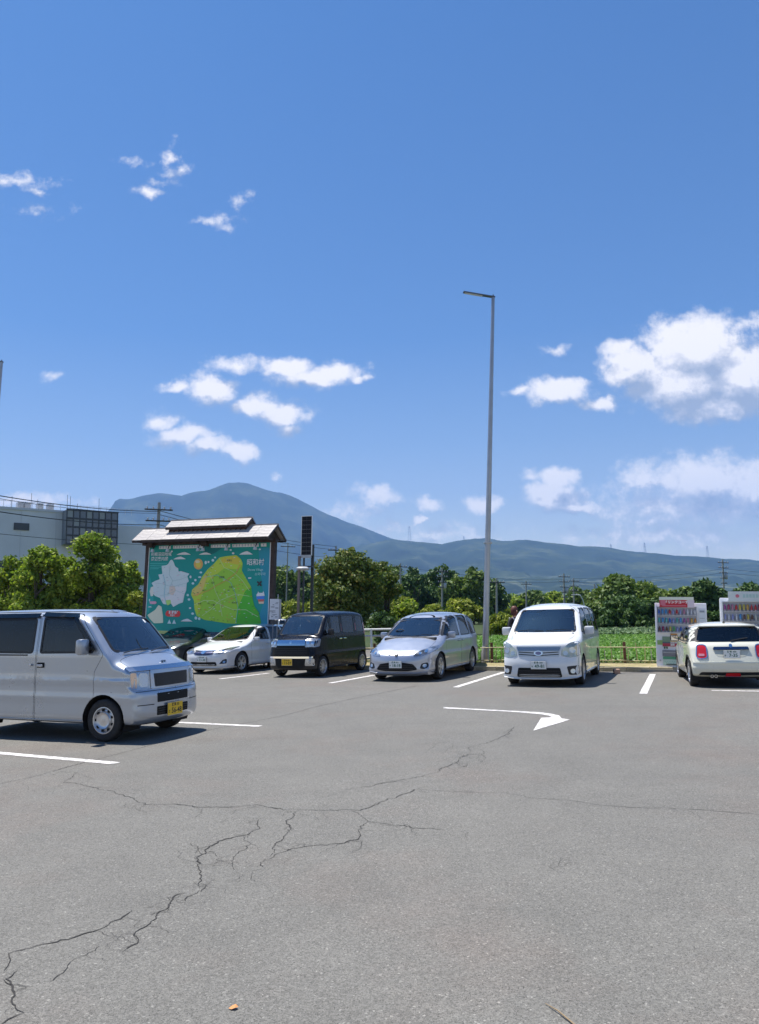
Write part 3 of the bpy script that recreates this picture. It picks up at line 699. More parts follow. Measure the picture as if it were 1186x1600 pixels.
def clean(b):
    bmesh.ops.remove_doubles(b, verts=b.verts, dist=2e-4)
    bmesh.ops.dissolve_degenerate(b, edges=b.edges, dist=2e-4)
    bmesh.ops.triangulate(b, faces=b.faces, quad_method='BEAUTY', ngon_method='BEAUTY')
class Car:
    def __init__(s, name, prof, W, foh, label, cat='car', group=None, rF=.22, rT=.14, rR=.14, rB=.05, p=2.5, spine=None, paint=None, step=.042, tuck=None):
        s.foh = foh; s.root = empty(name, (0, 0, 0), 0, label, cat, group)
        s.W = W; s.paint = paint
        sil = roundpoly(prof, 0.06)
        if area2(sil) < 0: sil = sil[::-1]
        s.sil = sil; pts = resample(sil, step); n = len(pts)
        L = max(q.x for q in pts); s.L = L; top = max(q.y for q in pts); s.top = top
        sa, sb, sz = spine or (0.5, L - 0.5, 0.72)
        nrm = []
        for i in range(n):
            t = pts[(i + 2) % n] - pts[i - 2]; nrm.append(Vector((t.y, -t.x)).normalized())
        rr = []
        for i in range(n):
            nx, nz = nrm[i]
            rx = rF if nx < 0 else rR; rz = rT if nz > 0 else rB
            rr.append(rx * nx * nx + rz * nz * nz)
        for _ in range(6): rr = [(rr[i - 1] + rr[i] * 2 + rr[(i + 1) % n]) / 4 for i in range(n)]
        nphi = 15; rings = []; nin = 15
        V = []
        for k in range(nphi + nin + 1):
            row = []
            for i in range(n):
                a = pts[i]; tgt = Vector((min(max(a.x, sa), sb), sz)); dv = tgt - a; Ld = dv.length; r_ = min(rr[i], Ld * 0.9)
                if k <= nphi:
                    ph = math.pi / 2 * k / nphi; d = r_ * (1 - math.cos(ph) ** (2 / p)); gy = math.sin(ph) ** (2 / p)
                else:
                    d = r_ + (Ld - r_) * ((k - nphi) / nin); gy = 1.0
                q = a + dv * (d / Ld); y = W(q.x, q.y) * gy
                row.append((foh - q.x, y, q.y))
            V.append(row)
        verts, faces = [], []
        for sg in (1, -1):
            for k in range(len(V)):
                for i in range(n): x, y, z = V[k][i]; verts.append((x, y * sg, z))
        m_ = len(V) * n
        def idx(sg, k, i):
            if k == 0: sg = 0
            return sg * m_ + k * n + (i % n)
        for sg in (0, 1):
            for k in range(len(V) - 1):
                for i in range(n):
                    f = (idx(sg, k, i), idx(sg, k, i + 1), idx(sg, k + 1, i + 1), idx(sg, k + 1, i))
                    faces.append(f if sg == 1 else f[::-1])
        s.bvh = BVHTree.FromPolygons(verts, faces)
        va = np.array(verts); fa = np.array(faces); fn_ = np.cross(va[fa[:, 2]] - va[fa[:, 0]], va[fa[:, 3]] - va[fa[:, 1]])
        vn = np.zeros_like(va)
        for k in range(4): np.add.at(vn, fa[:, k], fn_)
        ky = np.round(va / 2e-4).astype(np.int64); _, inv = np.unique(ky, axis=0, return_inverse=True); inv = inv.ravel()
        tot = np.zeros((inv.max() + 1, 3)); np.add.at(tot, inv, vn); vn = tot[inv]
        vn /= np.linalg.norm(vn, axis=1)[:, None] + 1e-12
        if vn[va[:, 2].argmax()][2] < 0: vn = -vn
        s.ov, s.of, s.on = verts, faces, vn
        me = bpy.data.meshes.new('b'); me.from_pydata(verts, [], faces)
        s.bm = bmesh.new(); s.bm.from_mesh(me); bpy.data.meshes.remove(me)
        bmesh.ops.delete(s.bm, geom=[v for v in s.bm.verts if not v.link_faces], context='VERTS')
        bmesh.ops.remove_doubles(s.bm, verts=s.bm.verts, dist=0.0008)
        bmesh.ops.recalc_face_normals(s.bm, faces=s.bm.faces)
        # outward check
        for f in s.bm.faces: f.smooth = True
        hit = max(s.bm.faces, key=lambda f: f.calc_center_median().z)
        if hit.normal.z < 0: bmesh.ops.reverse_faces(s.bm, faces=s.bm.faces)
    def smooth_normals(s, me):
        out = []
        for v in me.vertices:
            loc, n_, i, d_ = s.bvh.find_nearest(v.co)
            f = s.of[i]; w_ = poly_3d_calc([Vector(s.ov[k]) for k in f], loc)
            q = sum((Vector(s.on[k]) * a for k, a in zip(f, w_)), Vector())
            out.append(q.normalized() if q.length > .2 else n_)
        me.normals_split_custom_set_from_vertices(out)
    # ---- projections
    def uv(s, co, view):
        if view == 'side': return (s.foh - co.x, co.z)
        if view in ('front', 'rear'): return (co.y, co.z)
        return (s.foh - co.x, co.y)
    def ok(s, co, view, side):
        if view == 'side': return side is None or co.y * side > 0.02
        if view == 'front': return s.foh - co.x < s.L * 0.5
        if view == 'rear': return s.foh - co.x > s.L * 0.5
        return co.z > 0.6
    def plane(s, a, b, view):
        if view == 'side':
            A = Vector((s.foh - a[0], 0, a[1])); B = Vector((s.foh - b[0], 0, b[1])); ax = Vector((0, 1, 0))
        elif view in ('front', 'rear'):
            A = Vector((0, a[0], a[1])); B = Vector((0, b[0], b[1])); ax = Vector((1, 0, 0))
        else:
            A = Vector((s.foh - a[0], a[1], 0)); B = Vector((s.foh - b[0], b[1], 0)); ax = Vector((0, 0, 1))
        return A, (B - A).cross(ax)
    def cut(s, poly, view='side', side=None, base=None):
        """splits the body along the outline; returns the faces inside and the other faces looked at"""
        xs = [q[0] for q in poly]; ys = [q[1] for q in poly]; e = 0.09
        x0, x1, y0, y1 = min(xs) - e, max(xs) + e, min(ys) - e, max(ys) + e
        f0 = s.foh; half = s.foh - s.L * 0.5; cand = []
        if base is not None: cand = list(base)
        elif view == 'side':
            sg = side or 0
            for f in s.bm.faces:
                c = f.verts[0].co
                if x0 < f0 - c.x < x1 and y0 < c.z < y1 and (sg == 0 or f.calc_center_median().y * sg > 0.02): cand.append(f)
        elif view == 'top':
            for f in s.bm.faces:
                c = f.verts[0].co
                if x0 < f0 - c.x < x1 and c.z > 0.6 and y0 < c.y < y1: cand.append(f)
        else:
            sg = 1 if view == 'front' else -1
            for f in s.bm.faces:
                c = f.verts[0].co
                if y0 < c.z < y1 and (c.x - half) * sg > 0 and x0 < c.y < x1: cand.append(f)
        for i in range(len(poly)):
            a, b = poly[i], poly[(i + 1) % len(poly)]
            if abs(a[0] - b[0]) + abs(a[1] - b[1]) < 1e-4: continue
            co, no = s.plane(a, b, view)
            ea0, ea1 = min(a[0], b[0]) - .05, max(a[0], b[0]) + .05; eb0, eb1 = min(a[1], b[1]) - .05, max(a[1], b[1]) + .05
            near, far = [], []
            for f in cand:
                u = s.uv(f.verts[0].co, view); w_ = s.uv(f.verts[len(f.verts) // 2].co, view)
                if max(u[0], w_[0]) < ea0 or min(u[0], w_[0]) > ea1 or max(u[1], w_[1]) < eb0 or min(u[1], w_[1]) > eb1: far.append(f)
                else: near.append(f)
            if not near: continue
            geo = set(near)
            for f in near: geo.update(f.edges); geo.update(f.verts)
            r_ = bmesh.ops.bisect_plane(s.bm, geom=list(geo), dist=1e-5, plane_co=co, plane_no=no)
            cand = far + [g_ for g_ in r_['geom'] if isinstance(g_, bmesh.types.BMFace)]
        out, rest = [], []
        for f in cand:
            if not f.is_valid: continue
            c = f.calc_center_median(); u = s.uv(c, view)
            (out if inside(poly, u[0], u[1]) and s.ok(c, view, side) else rest).append(f)
        return out, rest
    def hole(s, poly, view='side', side=None):
        fs = s.cut(poly, view, side)[0]
        bmesh.ops.delete(s.bm, geom=fs, context='FACES')
    def take(s, poly, name, mat_=None, view='side', side=None, parent=None, gap=0.006, thick=0.0):
        """a body panel as its own object, with an open joint round it"""
        fs = s.cut(poly, view, side)[0]
        if gap > 0:
            fs, dele = s.cut(inset(poly, gap), view, side, base=fs)
            bmesh.ops.delete(s.bm, geom=dele, context='FACES')
        if not fs: return None
        b2 = bmesh.new(); vm = {}
        for f in fs:
            vs = []
            for v in f.verts:
                if v not in vm: vm[v] = b2.verts.new(v.co)
                vs.append(vm[v])
            try: nf = b2.faces.new(vs); nf.smooth = True
            except ValueError: pass
        bmesh.ops.delete(s.bm, geom=fs, context='FACES')
        clean(b2)
        b2.normal_update()
        me = bpy.data.meshes.new(name); b2.to_mesh(me); b2.free(); s.smooth_normals(me)
        me.materials.append(mat_ or s.paint)
        return link(name, me, parent or s.root)
    def hit(s, u, v, view, side=1):
        if view == 'side': o = Vector((s.foh - u, 3 * side, v)); d = Vector((0, -side, 0))
        elif view == 'front': o = Vector((s.foh + 3, u, v)); d = Vector((-1, 0, 0))
        elif view == 'rear': o = Vector((s.foh - s.L - 3, u, v)); d = Vector((1, 0, 0))
        else: o = Vector((s.foh - u, v, 5)); d = Vector((0, 0, -1))
        h = s.bvh.ray_cast(o, d)
        if h[0] is None:
            o2 = o + d * (3 - 0.0)
            h = s.bvh.find_nearest(o2 if view != 'top' else o + d * 4)
        n_ = h[1].copy()
        if n_.dot(d) > 0: n_ = -n_
        # smooth normal from neighbours
        for e in ((.02, 0), (-.02, 0), (0, .02), (0, -.02)):
            if view == 'side': o3 = o + Vector((e[0], 0, e[1]))
            elif view == 'top': o3 = o + Vector((e[0], e[1], 0))
            else: o3 = o + Vector((0, e[0], e[1]))
            k = s.bvh.ray_cast(o3, d)
            if k[0] is not None:
                m_ = k[1] if k[1].dot(d) < 0 else -k[1]
                n_ = n_ + m_
        n_.normalize()
        return h[0], n_
    def patch(s, poly, name, mat_, view='side', side=1, off=0.004, thick=0.006, res=0.07, parent=None, kind=None):
        b = bmesh.new()
        vs = [b.verts.new((q[0], q[1], 0)) for q in poly]
        b.faces.new(vs)
        for ax in (0, 1):
            lo = min(q[ax] for q in poly); hi = max(q[ax] for q in poly)
            k = int((hi - lo) / res) + 1
            for i in range(1, k):
                co = Vector((0, 0, 0)); co[ax] = lo + (hi - lo) * i / k; no = Vector((0, 0, 0)); no[ax] = 1
                bmesh.ops.bisect_plane(b, geom=list(b.verts) + list(b.edges) + list(b.faces), dist=1e-6, plane_co=co, plane_no=no)
        bmesh.ops.triangulate(b, faces=[f for f in b.faces if len(f.verts) > 4])
        info = {}
        for v in b.verts:
            p_, n_ = s.hit(v.co.x, v.co.y, view, side); info[v] = (p_, n_)
        bound = [e for e in b.edges if len(e.link_faces) == 1]
        for v, (p_, n_) in info.items(): v.co = p_ + n_ * off
        for f in b.faces: f.smooth = True
        if thick > 0:
            low = {}
            for e in bound:
                a, c = e.verts; f0 = e.link_faces[0]
                q = []
                for v in (a, c):
                    if v not in low:
                        low[v] = (b.verts.new(v.co), b.verts.new(info[v][0] + info[v][1] * (off - thick)))
                    q.append(low[v])
                b.faces.new((q[0][0], q[1][0], q[1][1], q[0][1]))
        bmesh.ops.recalc_face_normals(b, faces=b.faces)
        me = bpy.data.meshes.new(name); b.to_mesh(me); b.free(); me.materials.append(mat_)
        # outward orientation
        nv = sum((pp.normal * pp.area for pp in me.polygons), Vector()); ref = {'side': Vector((0, side, 0)), 'front': Vector((1, 0, 0)), 'rear': Vector((-1, 0, 0)), 'top': Vector((0, 0, 1))}[view]
        if nv.dot(ref) < 0: me.flip_normals()
        return link(name, me, parent or s.root)
    def ring(s, poly, name, mat_, wid=0.02, out=0.004, view='side', side=1, off=0.004, depth=0.02, parent=None, closed=True):
        """moulding following an outline: rectangular section lying on the body"""
        pin, pout = inset(poly, wid), inset(poly, -out)
        n = len(poly); v, f = [], []
        for i in range(n):
            a, na = s.hit(*pin[i], view, side); c, nc = s.hit(*pout[i], view, side)
            v += [tuple(a - na * depth), tuple(a + na * off), tuple(c + nc * off), tuple(c - nc * depth)]
        for i in range(n if closed else n - 1):
            j = (i + 1) % n
            for k in range(3): f.append((4 * i + k, 4 * j + k, 4 * j + k + 1, 4 * i + k + 1))
        mb = MB(); mb.v = v; mb.f = f
        return mb.obj(name, mat_, parent or s.root)
    def strip(s, pts, name, mat_, wid=0.008, view='side', side=1, off=0.003, depth=0.004, parent=None, step=0.06, rnd=False):
        """a trim line along a path on the body"""
        path = []
        for i in range(len(pts) - 1):
            a, b = Vector(pts[i]), Vector(pts[i + 1]); k = max(1, int((b - a).length / step))
            for j in range(k): path.append(a.lerp(b, j / k))
        path.append(Vector(pts[-1])); v, f = [], []
        for i, q in enumerate(path):
            t = (path[min(i + 1, len(path) - 1)] - path[max(i - 1, 0)]).normalized(); nn = Vector((-t.y, t.x)) * wid / 2
            a, na = s.hit(q.x + nn.x, q.y + nn.y, view, side); c, nc = s.hit(q.x - nn.x, q.y - nn.y, view, side)
            v += [tuple(a - na * depth), tuple(a + na * off), tuple(c + nc * off), tuple(c - nc * depth)]
        for i in range(len(path) - 1):
            for k in range(4): f.append((4 * i + k, 4 * i + 4 + k, 4 * i + 4 + (k + 1) % 4, 4 * i + (k + 1) % 4))
        f.append((0, 1, 2, 3)); e = 4 * (len(path) - 1); f.append((e + 3, e + 2, e + 1, e))
        mb = MB(); mb.v = v; mb.f = f
        return mb.obj(name, mat_, parent or s.root)
    # ---- assemblies
    def window(s, poly, name, gmat, view='side', side=1, seal=True, sealw=0.024, r=0.05, parent=None, seam=None):
        poly = roundpoly(poly, r)
        s.hole(poly, view, side if view == 'side' else None)
        g_ = s.patch(poly, name, gmat, view, side, off=-0.004, thick=0.0, res=0.12, parent=parent)
        if seal: s.ring(poly, 'window_seal', seam or M_RUB, sealw, 0.006, view, side, off=0.003, depth=0.02, parent=g_)
        return g_
    def finish(s):
        clean(s.bm)
        me = bpy.data.meshes.new('body'); s.bm.to_mesh(me); s.bm.free(); s.smooth_normals(me); me.materials.append(s.paint)
        return link('body', me, s.root)
    def place(s, wheel, heading, track, scale=1.0, tilt=0.0):
        """wheel: ground point under the outer edge of the front left wheel (track<0: front right)"""
        rz = math.pi / 2 - R(heading)
        lat = Vector((-math.sin(rz), math.cos(rz), 0)) * track * scale
        o = Vector(wheel) - lat; s.root.matrix_world = Matrix.Translation((o.x, o.y, 0)) @ Matrix.Rotation(tilt, 4, 'Y') @ Matrix.Rotation(rz, 4, 'Z') @ Matrix.Scale(scale, 4)
        return s

M_RUB = mat('black_rubber', (0.012, 0.012, 0.013), 0.45)
M_TYRE = mat('tyre_rubber', (0.022, 0.022, 0.023), 0.8, var=0.2, vscale=20)
M_BLACK = mat('black_plastic', (0.015, 0.015, 0.017), 0.42)
M_DARK = mat('unlit_well', (0.01, 0.01, 0.01), 0.9)
M_CHROME = mat('chrome', (0.82, 0.83, 0.85), 0.08, 1.0)
M_SATIN = mat('satin_silver', (0.5, 0.51, 0.53), 0.3, 1.0)
M_ALLOY = mat('alloy_silver', (0.55, 0.56, 0.58), 0.32, 0.85)
M_SEAT = mat('seat_fabric', (0.045, 0.046, 0.05), 0.9)
M_DASH = mat('dashboard', (0.03, 0.032, 0.036), 0.7)
M_GLASS = glass('clear_window_glass', (0.50, 0.63, 0.66), 2.5, 1.0)
M_SIDEG = glass('side_window_glass', (0.42, 0.5, 0.52), 1.7, 0.9)
M_PRIV = glass('privacy_glass', (0.07, 0.075, 0.08), 1.6, 0.9)
M_BULB = mat('lamp_reflector', (0.50, 0.53, 0.57), 0.2, 0.9)
M_AMB = mat('amber_lens', (0.8, 0.25, 0.03), 0.2, coat=1)
M_RED = mat('red_lens', (0.55, 0.012, 0.015), 0.15, coat=1)
M_PLW = mat('plate_white', (0.82, 0.83, 0.8), 0.45)
M_PLY = mat('plate_yellow', (0.82, 0.52, 0.02), 0.45)
M_GREEN = mat('plate_green_ink', (0.02, 0.12, 0.06), 0.5)
M_INK = mat('black_ink', (0.01, 0.01, 0.01), 0.5)
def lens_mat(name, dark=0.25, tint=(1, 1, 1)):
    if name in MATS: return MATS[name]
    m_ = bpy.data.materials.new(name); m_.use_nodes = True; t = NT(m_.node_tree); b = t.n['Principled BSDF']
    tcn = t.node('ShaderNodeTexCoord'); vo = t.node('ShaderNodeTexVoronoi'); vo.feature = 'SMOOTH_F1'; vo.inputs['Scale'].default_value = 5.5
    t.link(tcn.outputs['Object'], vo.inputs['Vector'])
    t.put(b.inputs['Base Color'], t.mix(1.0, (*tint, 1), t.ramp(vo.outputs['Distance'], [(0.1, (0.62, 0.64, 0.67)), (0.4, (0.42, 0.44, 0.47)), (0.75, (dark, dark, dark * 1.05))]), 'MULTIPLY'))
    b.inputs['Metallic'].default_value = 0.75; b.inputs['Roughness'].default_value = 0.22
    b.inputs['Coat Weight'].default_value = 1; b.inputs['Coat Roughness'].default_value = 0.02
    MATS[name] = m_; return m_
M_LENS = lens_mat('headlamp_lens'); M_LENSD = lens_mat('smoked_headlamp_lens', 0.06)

def wheel(car, x, side, r, width, kind, rimr, track, steer=0.0, spokes=10):
    """tyre > rim, spokes / cover, hub cap"""
    yo = width * 0.5
    if getattr(car, 'wh', None):
        w_ = copy_tree(car.wh, car.root)
        w_.location = (x, side * (track - yo), r); w_.rotation_euler = (0, 0, 0 if side > 0 else math.pi)
        return w_
    prof = [(rimr, -0.45), (rimr + .012, -0.5), (r - .035, -0.5), (r - .012, -0.44), (r - .002, -0.36), (r, -0.2), (r, .2), (r - .002, .36), (r - .012, .44), (r - .035, .5), (rimr + .012, .5), (rimr, .45)]
    prof = [(a, b * width) for a, b in prof]
    w_ = MB().lathe(prof, 'y', 40, close=True).obj('wheel', M_TYRE, car.root, smooth=True)
    # tread grooves
    yo = width * 0.5
    rim = MB().lathe([(rimr + .004, yo * 0.96), (rimr - .006, yo * 0.98), (rimr - .02, yo * .8), (rimr - .03, 0.0), (rimr - .03, -yo * .9), (rimr + .002, -yo * .9)], 'y', 36).obj('rim', M_ALLOY, w_, smooth=True)
    MB().lathe([(0.0, -yo * .25), (rimr - .03, -yo * .3)], 'y', 24).obj('brake_disc', M_DARK, w_)
    if kind == 'cover':      # full steel wheel with a domed plastic cover
        MB().lathe([(0, yo * .95), (.03, yo * .96), (.06, yo * .9), (.085, yo * .9), (rimr * .62, yo * 1.08), (rimr * .66, yo * .98), (rimr * .72, yo * .66), (rimr * .8, yo * .6), (rimr - .02, yo * .78)], 'y', 32).obj('wheel_cover', M_ALLOY, w_, smooth=True)
        sl = MB().box(0, 0, 0, .032, .012, .032).mesh('cover_slot', M_DARK)
        for k in range(9):
            a = 2 * math.pi * k / 9; rc = rimr * .80
            link('cover_slot', sl, w_).location = (rc * math.cos(a), yo * .72, rc * math.sin(a))
        MB().lathe([(0, yo * .99), (.022, yo * .985), (.026, yo * .93)], 'y', 16).obj('hub_cap', M_SATIN, w_, smooth=True)
    else:
        for k in range(spokes):
            a = 2 * math.pi * k / spokes; c, n_ = math.cos(a), math.sin(a); mb = MB()
            wi, we = .020, (.030 if spokes < 9 else .017)
            if kind == 'twin':
                da = (.12 if k % 2 else -.12); c2, n2_ = math.cos(a + da), math.sin(a + da)
            else: c2, n2_ = c, n_
            p0 = (.03 * c, .03 * n_); p1 = ((rimr - .015) * c2, (rimr - .015) * n2_)
            tx, tz = -n_, c
            y0, y1 = yo * .78, yo * .92
            v = []
            for (q, ww, yy_) in ((p0, wi, y0), (p1, we, y1)):
                for sg in (-1, 1):
                    v += [(q[0] + tx * ww * sg, yy_, q[1] + tz * ww * sg), (q[0] + tx * ww * sg, yy_ - .03, q[1] + tz * ww * sg)]
            mb.v = v; mb.f = [(0, 2, 6, 4), (1, 5, 7, 3), (0, 4, 5, 1), (2, 3, 7, 6)]
            mb.obj('spoke', M_ALLOY, w_)
        MB().lathe([(0, yo * .86), (.026, yo * .85), (.034, yo * .74), (.05, yo * .7)], 'y', 18).obj('hub_cap', M_ALLOY, w_, smooth=True)
    if not steer: car.wh = w_
    w_.location = (x, side * (track - yo), r)
    w_.rotation_euler = (0, 0, (0 if side > 0 else math.pi) + steer)
    return w_

def wells(car, xs, Ra, rz, track):
    for x in xs:
        for sd_ in (1, -1):
            mb = MB(); n = 20; k = 0; yi = track - .36; yo = car.W(car.foh - x, rz) - .012
            for i in range(n + 1):
                a = R(-25 + 230 * i / n)
                mb.v += [(x + Ra * math.cos(a), sd_ * yo, rz + Ra * math.sin(a)), (x + Ra * math.cos(a), sd_ * yi, rz + Ra * math.sin(a))]
                if i: mb.f.append((2 * i - 2, 2 * i - 1, 2 * i + 1, 2 * i))
            mb.v.append((x, sd_ * yi, rz)); c = len(mb.v) - 1
            for i in range(n): mb.f.append((c, 2 * i + 1, 2 * i + 3))
            mb.obj('wheel_well', M_DARK, car.root)

def cabin(car, seats, zs, dash_s, dash_z, back_s, steer_y, hw, rows=None, roofz=None):
    """floor, dashboard, steering wheel, seats"""
    X = lambda s_: car.foh - s_
    fl = MB(); fl.box((X(dash_s) + X(back_s)) / 2, 0, zs - .32, back_s - dash_s, 2 * hw, .03); fl.obj('cabin_floor', M_DARK, car.root)
    d = MB().box(X(dash_s + .16), 0, dash_z - .17, .36, 2 * hw - .02, .32).obj('dashboard', M_DASH, car.root, bevel=.05)
    st = MB(); n = 20; pts = []
    for i in range(n + 1):
        a = 2 * math.pi * i / n; pts.append((math.sin(a) * .06 + X(dash_s + .42), steer_y + .18 * math.cos(a), dash_z + .02 + .17 * math.sin(a)))
    st.tube(pts, .014, 6, cap=False); st.tube([(X(dash_s + .2), steer_y, dash_z - .08), (X(dash_s + .42), steer_y, dash_z + .02)], .03, 6)
    st.tube([(X(dash_s + .42), steer_y - .17, dash_z + .02), (X(dash_s + .42), steer_y + .17, dash_z + .02)], .018, 6)
    st.obj('steering_wheel', M_DASH, car.root, smooth=True)
    for (s_, y_) in seats:
        MB().box(X(s_), y_, zs - .12, .46, .46, .2).obj('seat', M_SEAT, car.root, bevel=.05)
        b = MB(); b.v = []
        b.box(X(s_ + .28), y_, zs + .22, .14, .44, .56); o = b.obj('backrest', M_SEAT, car.root, bevel=.05)
        h = MB().box(X(s_ + .32), y_, zs + .60, .10, .24, .15).obj('headrest', M_SEAT, car.root, bevel=.04)

def plate(car, view, y0, z, s_txt, bgm, ink, top='群馬 300', off=.012, kana='さ', parent=None, at_=None, tilt=0.0):
    """Japanese licence plate 330 x 165 mm"""
    if at_ is None:
        h, n_ = car.hit(y0, z, view)
        x = h.x + (off if view == 'front' else -off)
    else: x = at_
    pl = MB().box(0, 0, 0, .008, .33, .165).obj('license_plate', bgm, parent or car.root, bevel=.002)
    pl.location = (x, y0, z)
    if view == 'rear': pl.rotation_euler = (0, 0, math.pi)
    Mx = Matrix(((0, 0, 1, .0052), (1, 0, 0, 0), (0, 1, 0, 0), (0, 0, 0, 1)))
    text(s_txt, .098, ink, pl, Mx @ Matrix.Translation((.028, -.026, 0)), 'plate_number', bold=.0022)
    text(kana, .045, ink, pl, Mx @ Matrix.Translation((-.137, -.03, 0)), 'plate_kana', bold=.001)
    text(top, .05, ink, pl, Mx @ Matrix.Translation((0, .052, 0)), 'plate_region', bold=.001)
    MB().box(.004, 0, 0, .003, .342, .177).obj('plate_frame', M_SATIN, pl).location = (-.007, 0, 0)
    return pl

def mirror(car, s_, z, hw, m_, sz=(.09, .2, .16), out=.11, side=(1, -1)):
    for sd_ in side:
        X = car.foh - s_
        mb = MB().box(0, 0, 0, *sz)
        me = mb.mesh('mirror', m_, True, bevel=min(sz) * .32)
        o = link('mirror', me, car.root); o.location = (X, sd_ * (hw + out), z)
        MB().box(-sz[0] / 2 - .002, 0, 0, .004, sz[1] * .8, sz[2] * .75).obj('mirror_glass', M_CHROME, o)
        MB().box(0, -sd_ * (sz[1] / 2 + .03), -sz[2] * .3, .05, .09, .04).obj('mirror_arm', M_BLACK, o, bevel=.01)
def handle(car, s_, z, sd_, m_, parent, L=.16):
    p_, n_ = car.hit(s_, z, 'side', sd_)
    MB().box(0, 0, 0, L, .022, .032).obj('handle', m_, parent, bevel=.009).location = p_ + n_ * .022
def wiper(car, y0, y1, z0, z1, zz=0):
    (a, na), (b, nb) = car.hit(y0, z0, 'front'), car.hit(y1, z1, 'front')
    MB().tube([a + na * .02, (a + b) / 2 + na * .045, b + nb * .02], .008, 5).obj('wiper', M_BLACK, car.root)
# ---------------------------------------------------------------- buildings behind the left trees
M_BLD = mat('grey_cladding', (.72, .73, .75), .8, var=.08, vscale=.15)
M_BLDL = mat('pale_blue_wall', (.55, .64, .72), .75, var=.1, vscale=.3)
M_STEEL = mat('galvanised_steel', (.42, .43, .45), .45, .6, var=.15, vscale=3)
M_DSTEEL = mat('dark_steel', (.06, .065, .075), .5, .3)
M_PANE = mat('blue_grey_pane', (.10, .13, .17), .15, .0, coat=.6)
def big_building():
    A = at(-330, 775, 92); A.z = 0
    d_ = Vector((math.sin(R(51)), math.cos(R(51)), 0)); nrm = Vector((d_.y, -d_.x, 0))
    q = at(0, 795, 120); H0 = q.z
    o = Vector((q.x, 120, 0)) - d_ * 40
    root = empty('warehouse', o, math.atan2(d_.y, d_.x), 'large plain grey warehouse with a dark glazed box on its face, behind the left trees', 'building')
    L = 58.5
    q2 = at(186, 815, 1); 
    MB().box(L / 2, 12, H0 / 2, L, 24, H0).obj('wall', M_BLD, root)
    for i in range(1, int(L / 5.4)): MB().box(i * 5.4, -.03, H0 / 2, .10, .05, H0 - .2).obj('panel_joint', mat('joint_grey', (.64, .65, .68), .8), root)
    MB().box(L / 2, 12, H0 + .2, L + .3, 24.3, .4).obj('parapet', mat('parapet_grey', (.62, .63, .66), .7), root)
    # lower wing to the right
    MB().box(L + 3.6, 13, 9.2, 7.2, 24, 18.4).obj('wing', M_BLD, root)
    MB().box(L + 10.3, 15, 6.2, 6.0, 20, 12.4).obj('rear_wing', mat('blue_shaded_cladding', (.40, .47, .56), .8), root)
    # louvre vent
    v0 = 41.2
    vt = MB().box(v0 + 2.1, -.06, 17.1, 2.3, .12, 1.15).obj('vent', M_DSTEEL, root)
    for k in range(7): MB().box(v0 + 2.1, -.16, 16.6 + k * .16, 2.2, .08, .05).obj('louvre', mat('vent_grey', (.18, .20, .23), .6), vt)
    # glazed box with floors and mullions
    x0, x1, z1, z0 = 49.6, 58.0, H0 + .3, 14.4
    bx = MB().box((x0 + x1) / 2, -1.2, (z0 + z1) / 2, x1 - x0, 2.4, z1 - z0).obj('glazed_box', M_PANE, root)
    for k in range(5): MB().box((x0 + x1) / 2, -2.46, z0 + (z1 - z0) * k / 4, x1 - x0 + .2, .14, .26).obj('floor_edge', M_DSTEEL, bx)
    for k in range(9): MB().box(x0 + (x1 - x0) * k / 8, -2.45, (z0 + z1) / 2, .16, .12, z1 - z0).obj('mullion', M_DSTEEL, bx)
    r_ = random.Random(3)
    for i in range(8):
        for j in range(4):
            c_ = r_.choice(((.10, .12, .15), (.07, .10, .14), (.09, .11, .16), (.22, .25, .26)) if r_.random() > .5 else ((.10, .13, .18),))
            MB().box(x0 + (x1 - x0) * (i + .5) / 8, -2.42, z0 + (z1 - z0) * (j + .5) / 4, (x1 - x0) / 8 - .2, .04, (z1 - z0) / 4 - .3).obj('pane', mat('pane_%d%d' % (int(c_[0] * 100), int(c_[2] * 100)), c_, .2, coat=.5), bx)
    # roof plant, rails, aerials
    for i in range(26): MB().box(34 + i * 1.1, .5, H0 + .95, .05, .05, 1.1).obj('rail_post', M_STEEL, root)
    MB().box(48, .5, H0 + 1.45, 28, .05, .05).obj('rail', M_STEEL, root)
    for x in (43.5, 44.6, 46.6, 48.2): MB().box(x, 2.5, H0 + 1.0, .9, 1.2, 1.2).obj('roof_unit', M_STEEL, root)
    for x, hh in ((42.4, 2.6), (45.4, 3.4), (46.4, 2.4), (51.2, 3.6), (51.7, 3.4), (52.9, 2.2), (56.6, 3.4)):
        MB().tube([(x, 3, H0), (x, 3, H0 + hh)], .035, 5).obj('lightning_rod', M_DSTEEL, root)
big_building()
def low_house():
    q = at(-90, 885, 60); root = empty('low_building', (q.x, 60, 0), R(8), 'low pale blue building with a dark eave, at the left edge behind the trees', 'building')
    h_ = q.z; w_ = 6.1
    MB().box(w_ / 2, 4, h_ / 2, w_, 8, h_).obj('wall', M_BLDL, root)
    MB().box(w_ / 2, 3.6, h_ + .1, w_ + .5, 9.4, .45).obj('roof', mat('dark_blue_eave', (.035, .05, .09), .5), root)
    MB().box(w_ / 2, -.03, h_ * .55, w_ - .1, .06, .12).obj('string_course', M_BLD, root)
    for i in range(3):
        wn = MB().box(.9 + i * 1.9, -.04, h_ * .74, 1.2, .08, .9).obj('window', M_PANE, root)
        for dx in (-.6, 0, .6): MB().box(.9 + i * 1.9 + dx, -.09, h_ * .74, .05, .04, .95).obj('window_bar', M_STEEL, wn)
    MB().box(w_ + .02, -.1, h_ * .6, .14, .14, h_ * .7).obj('downpipe', M_DSTEEL, root)
low_house()

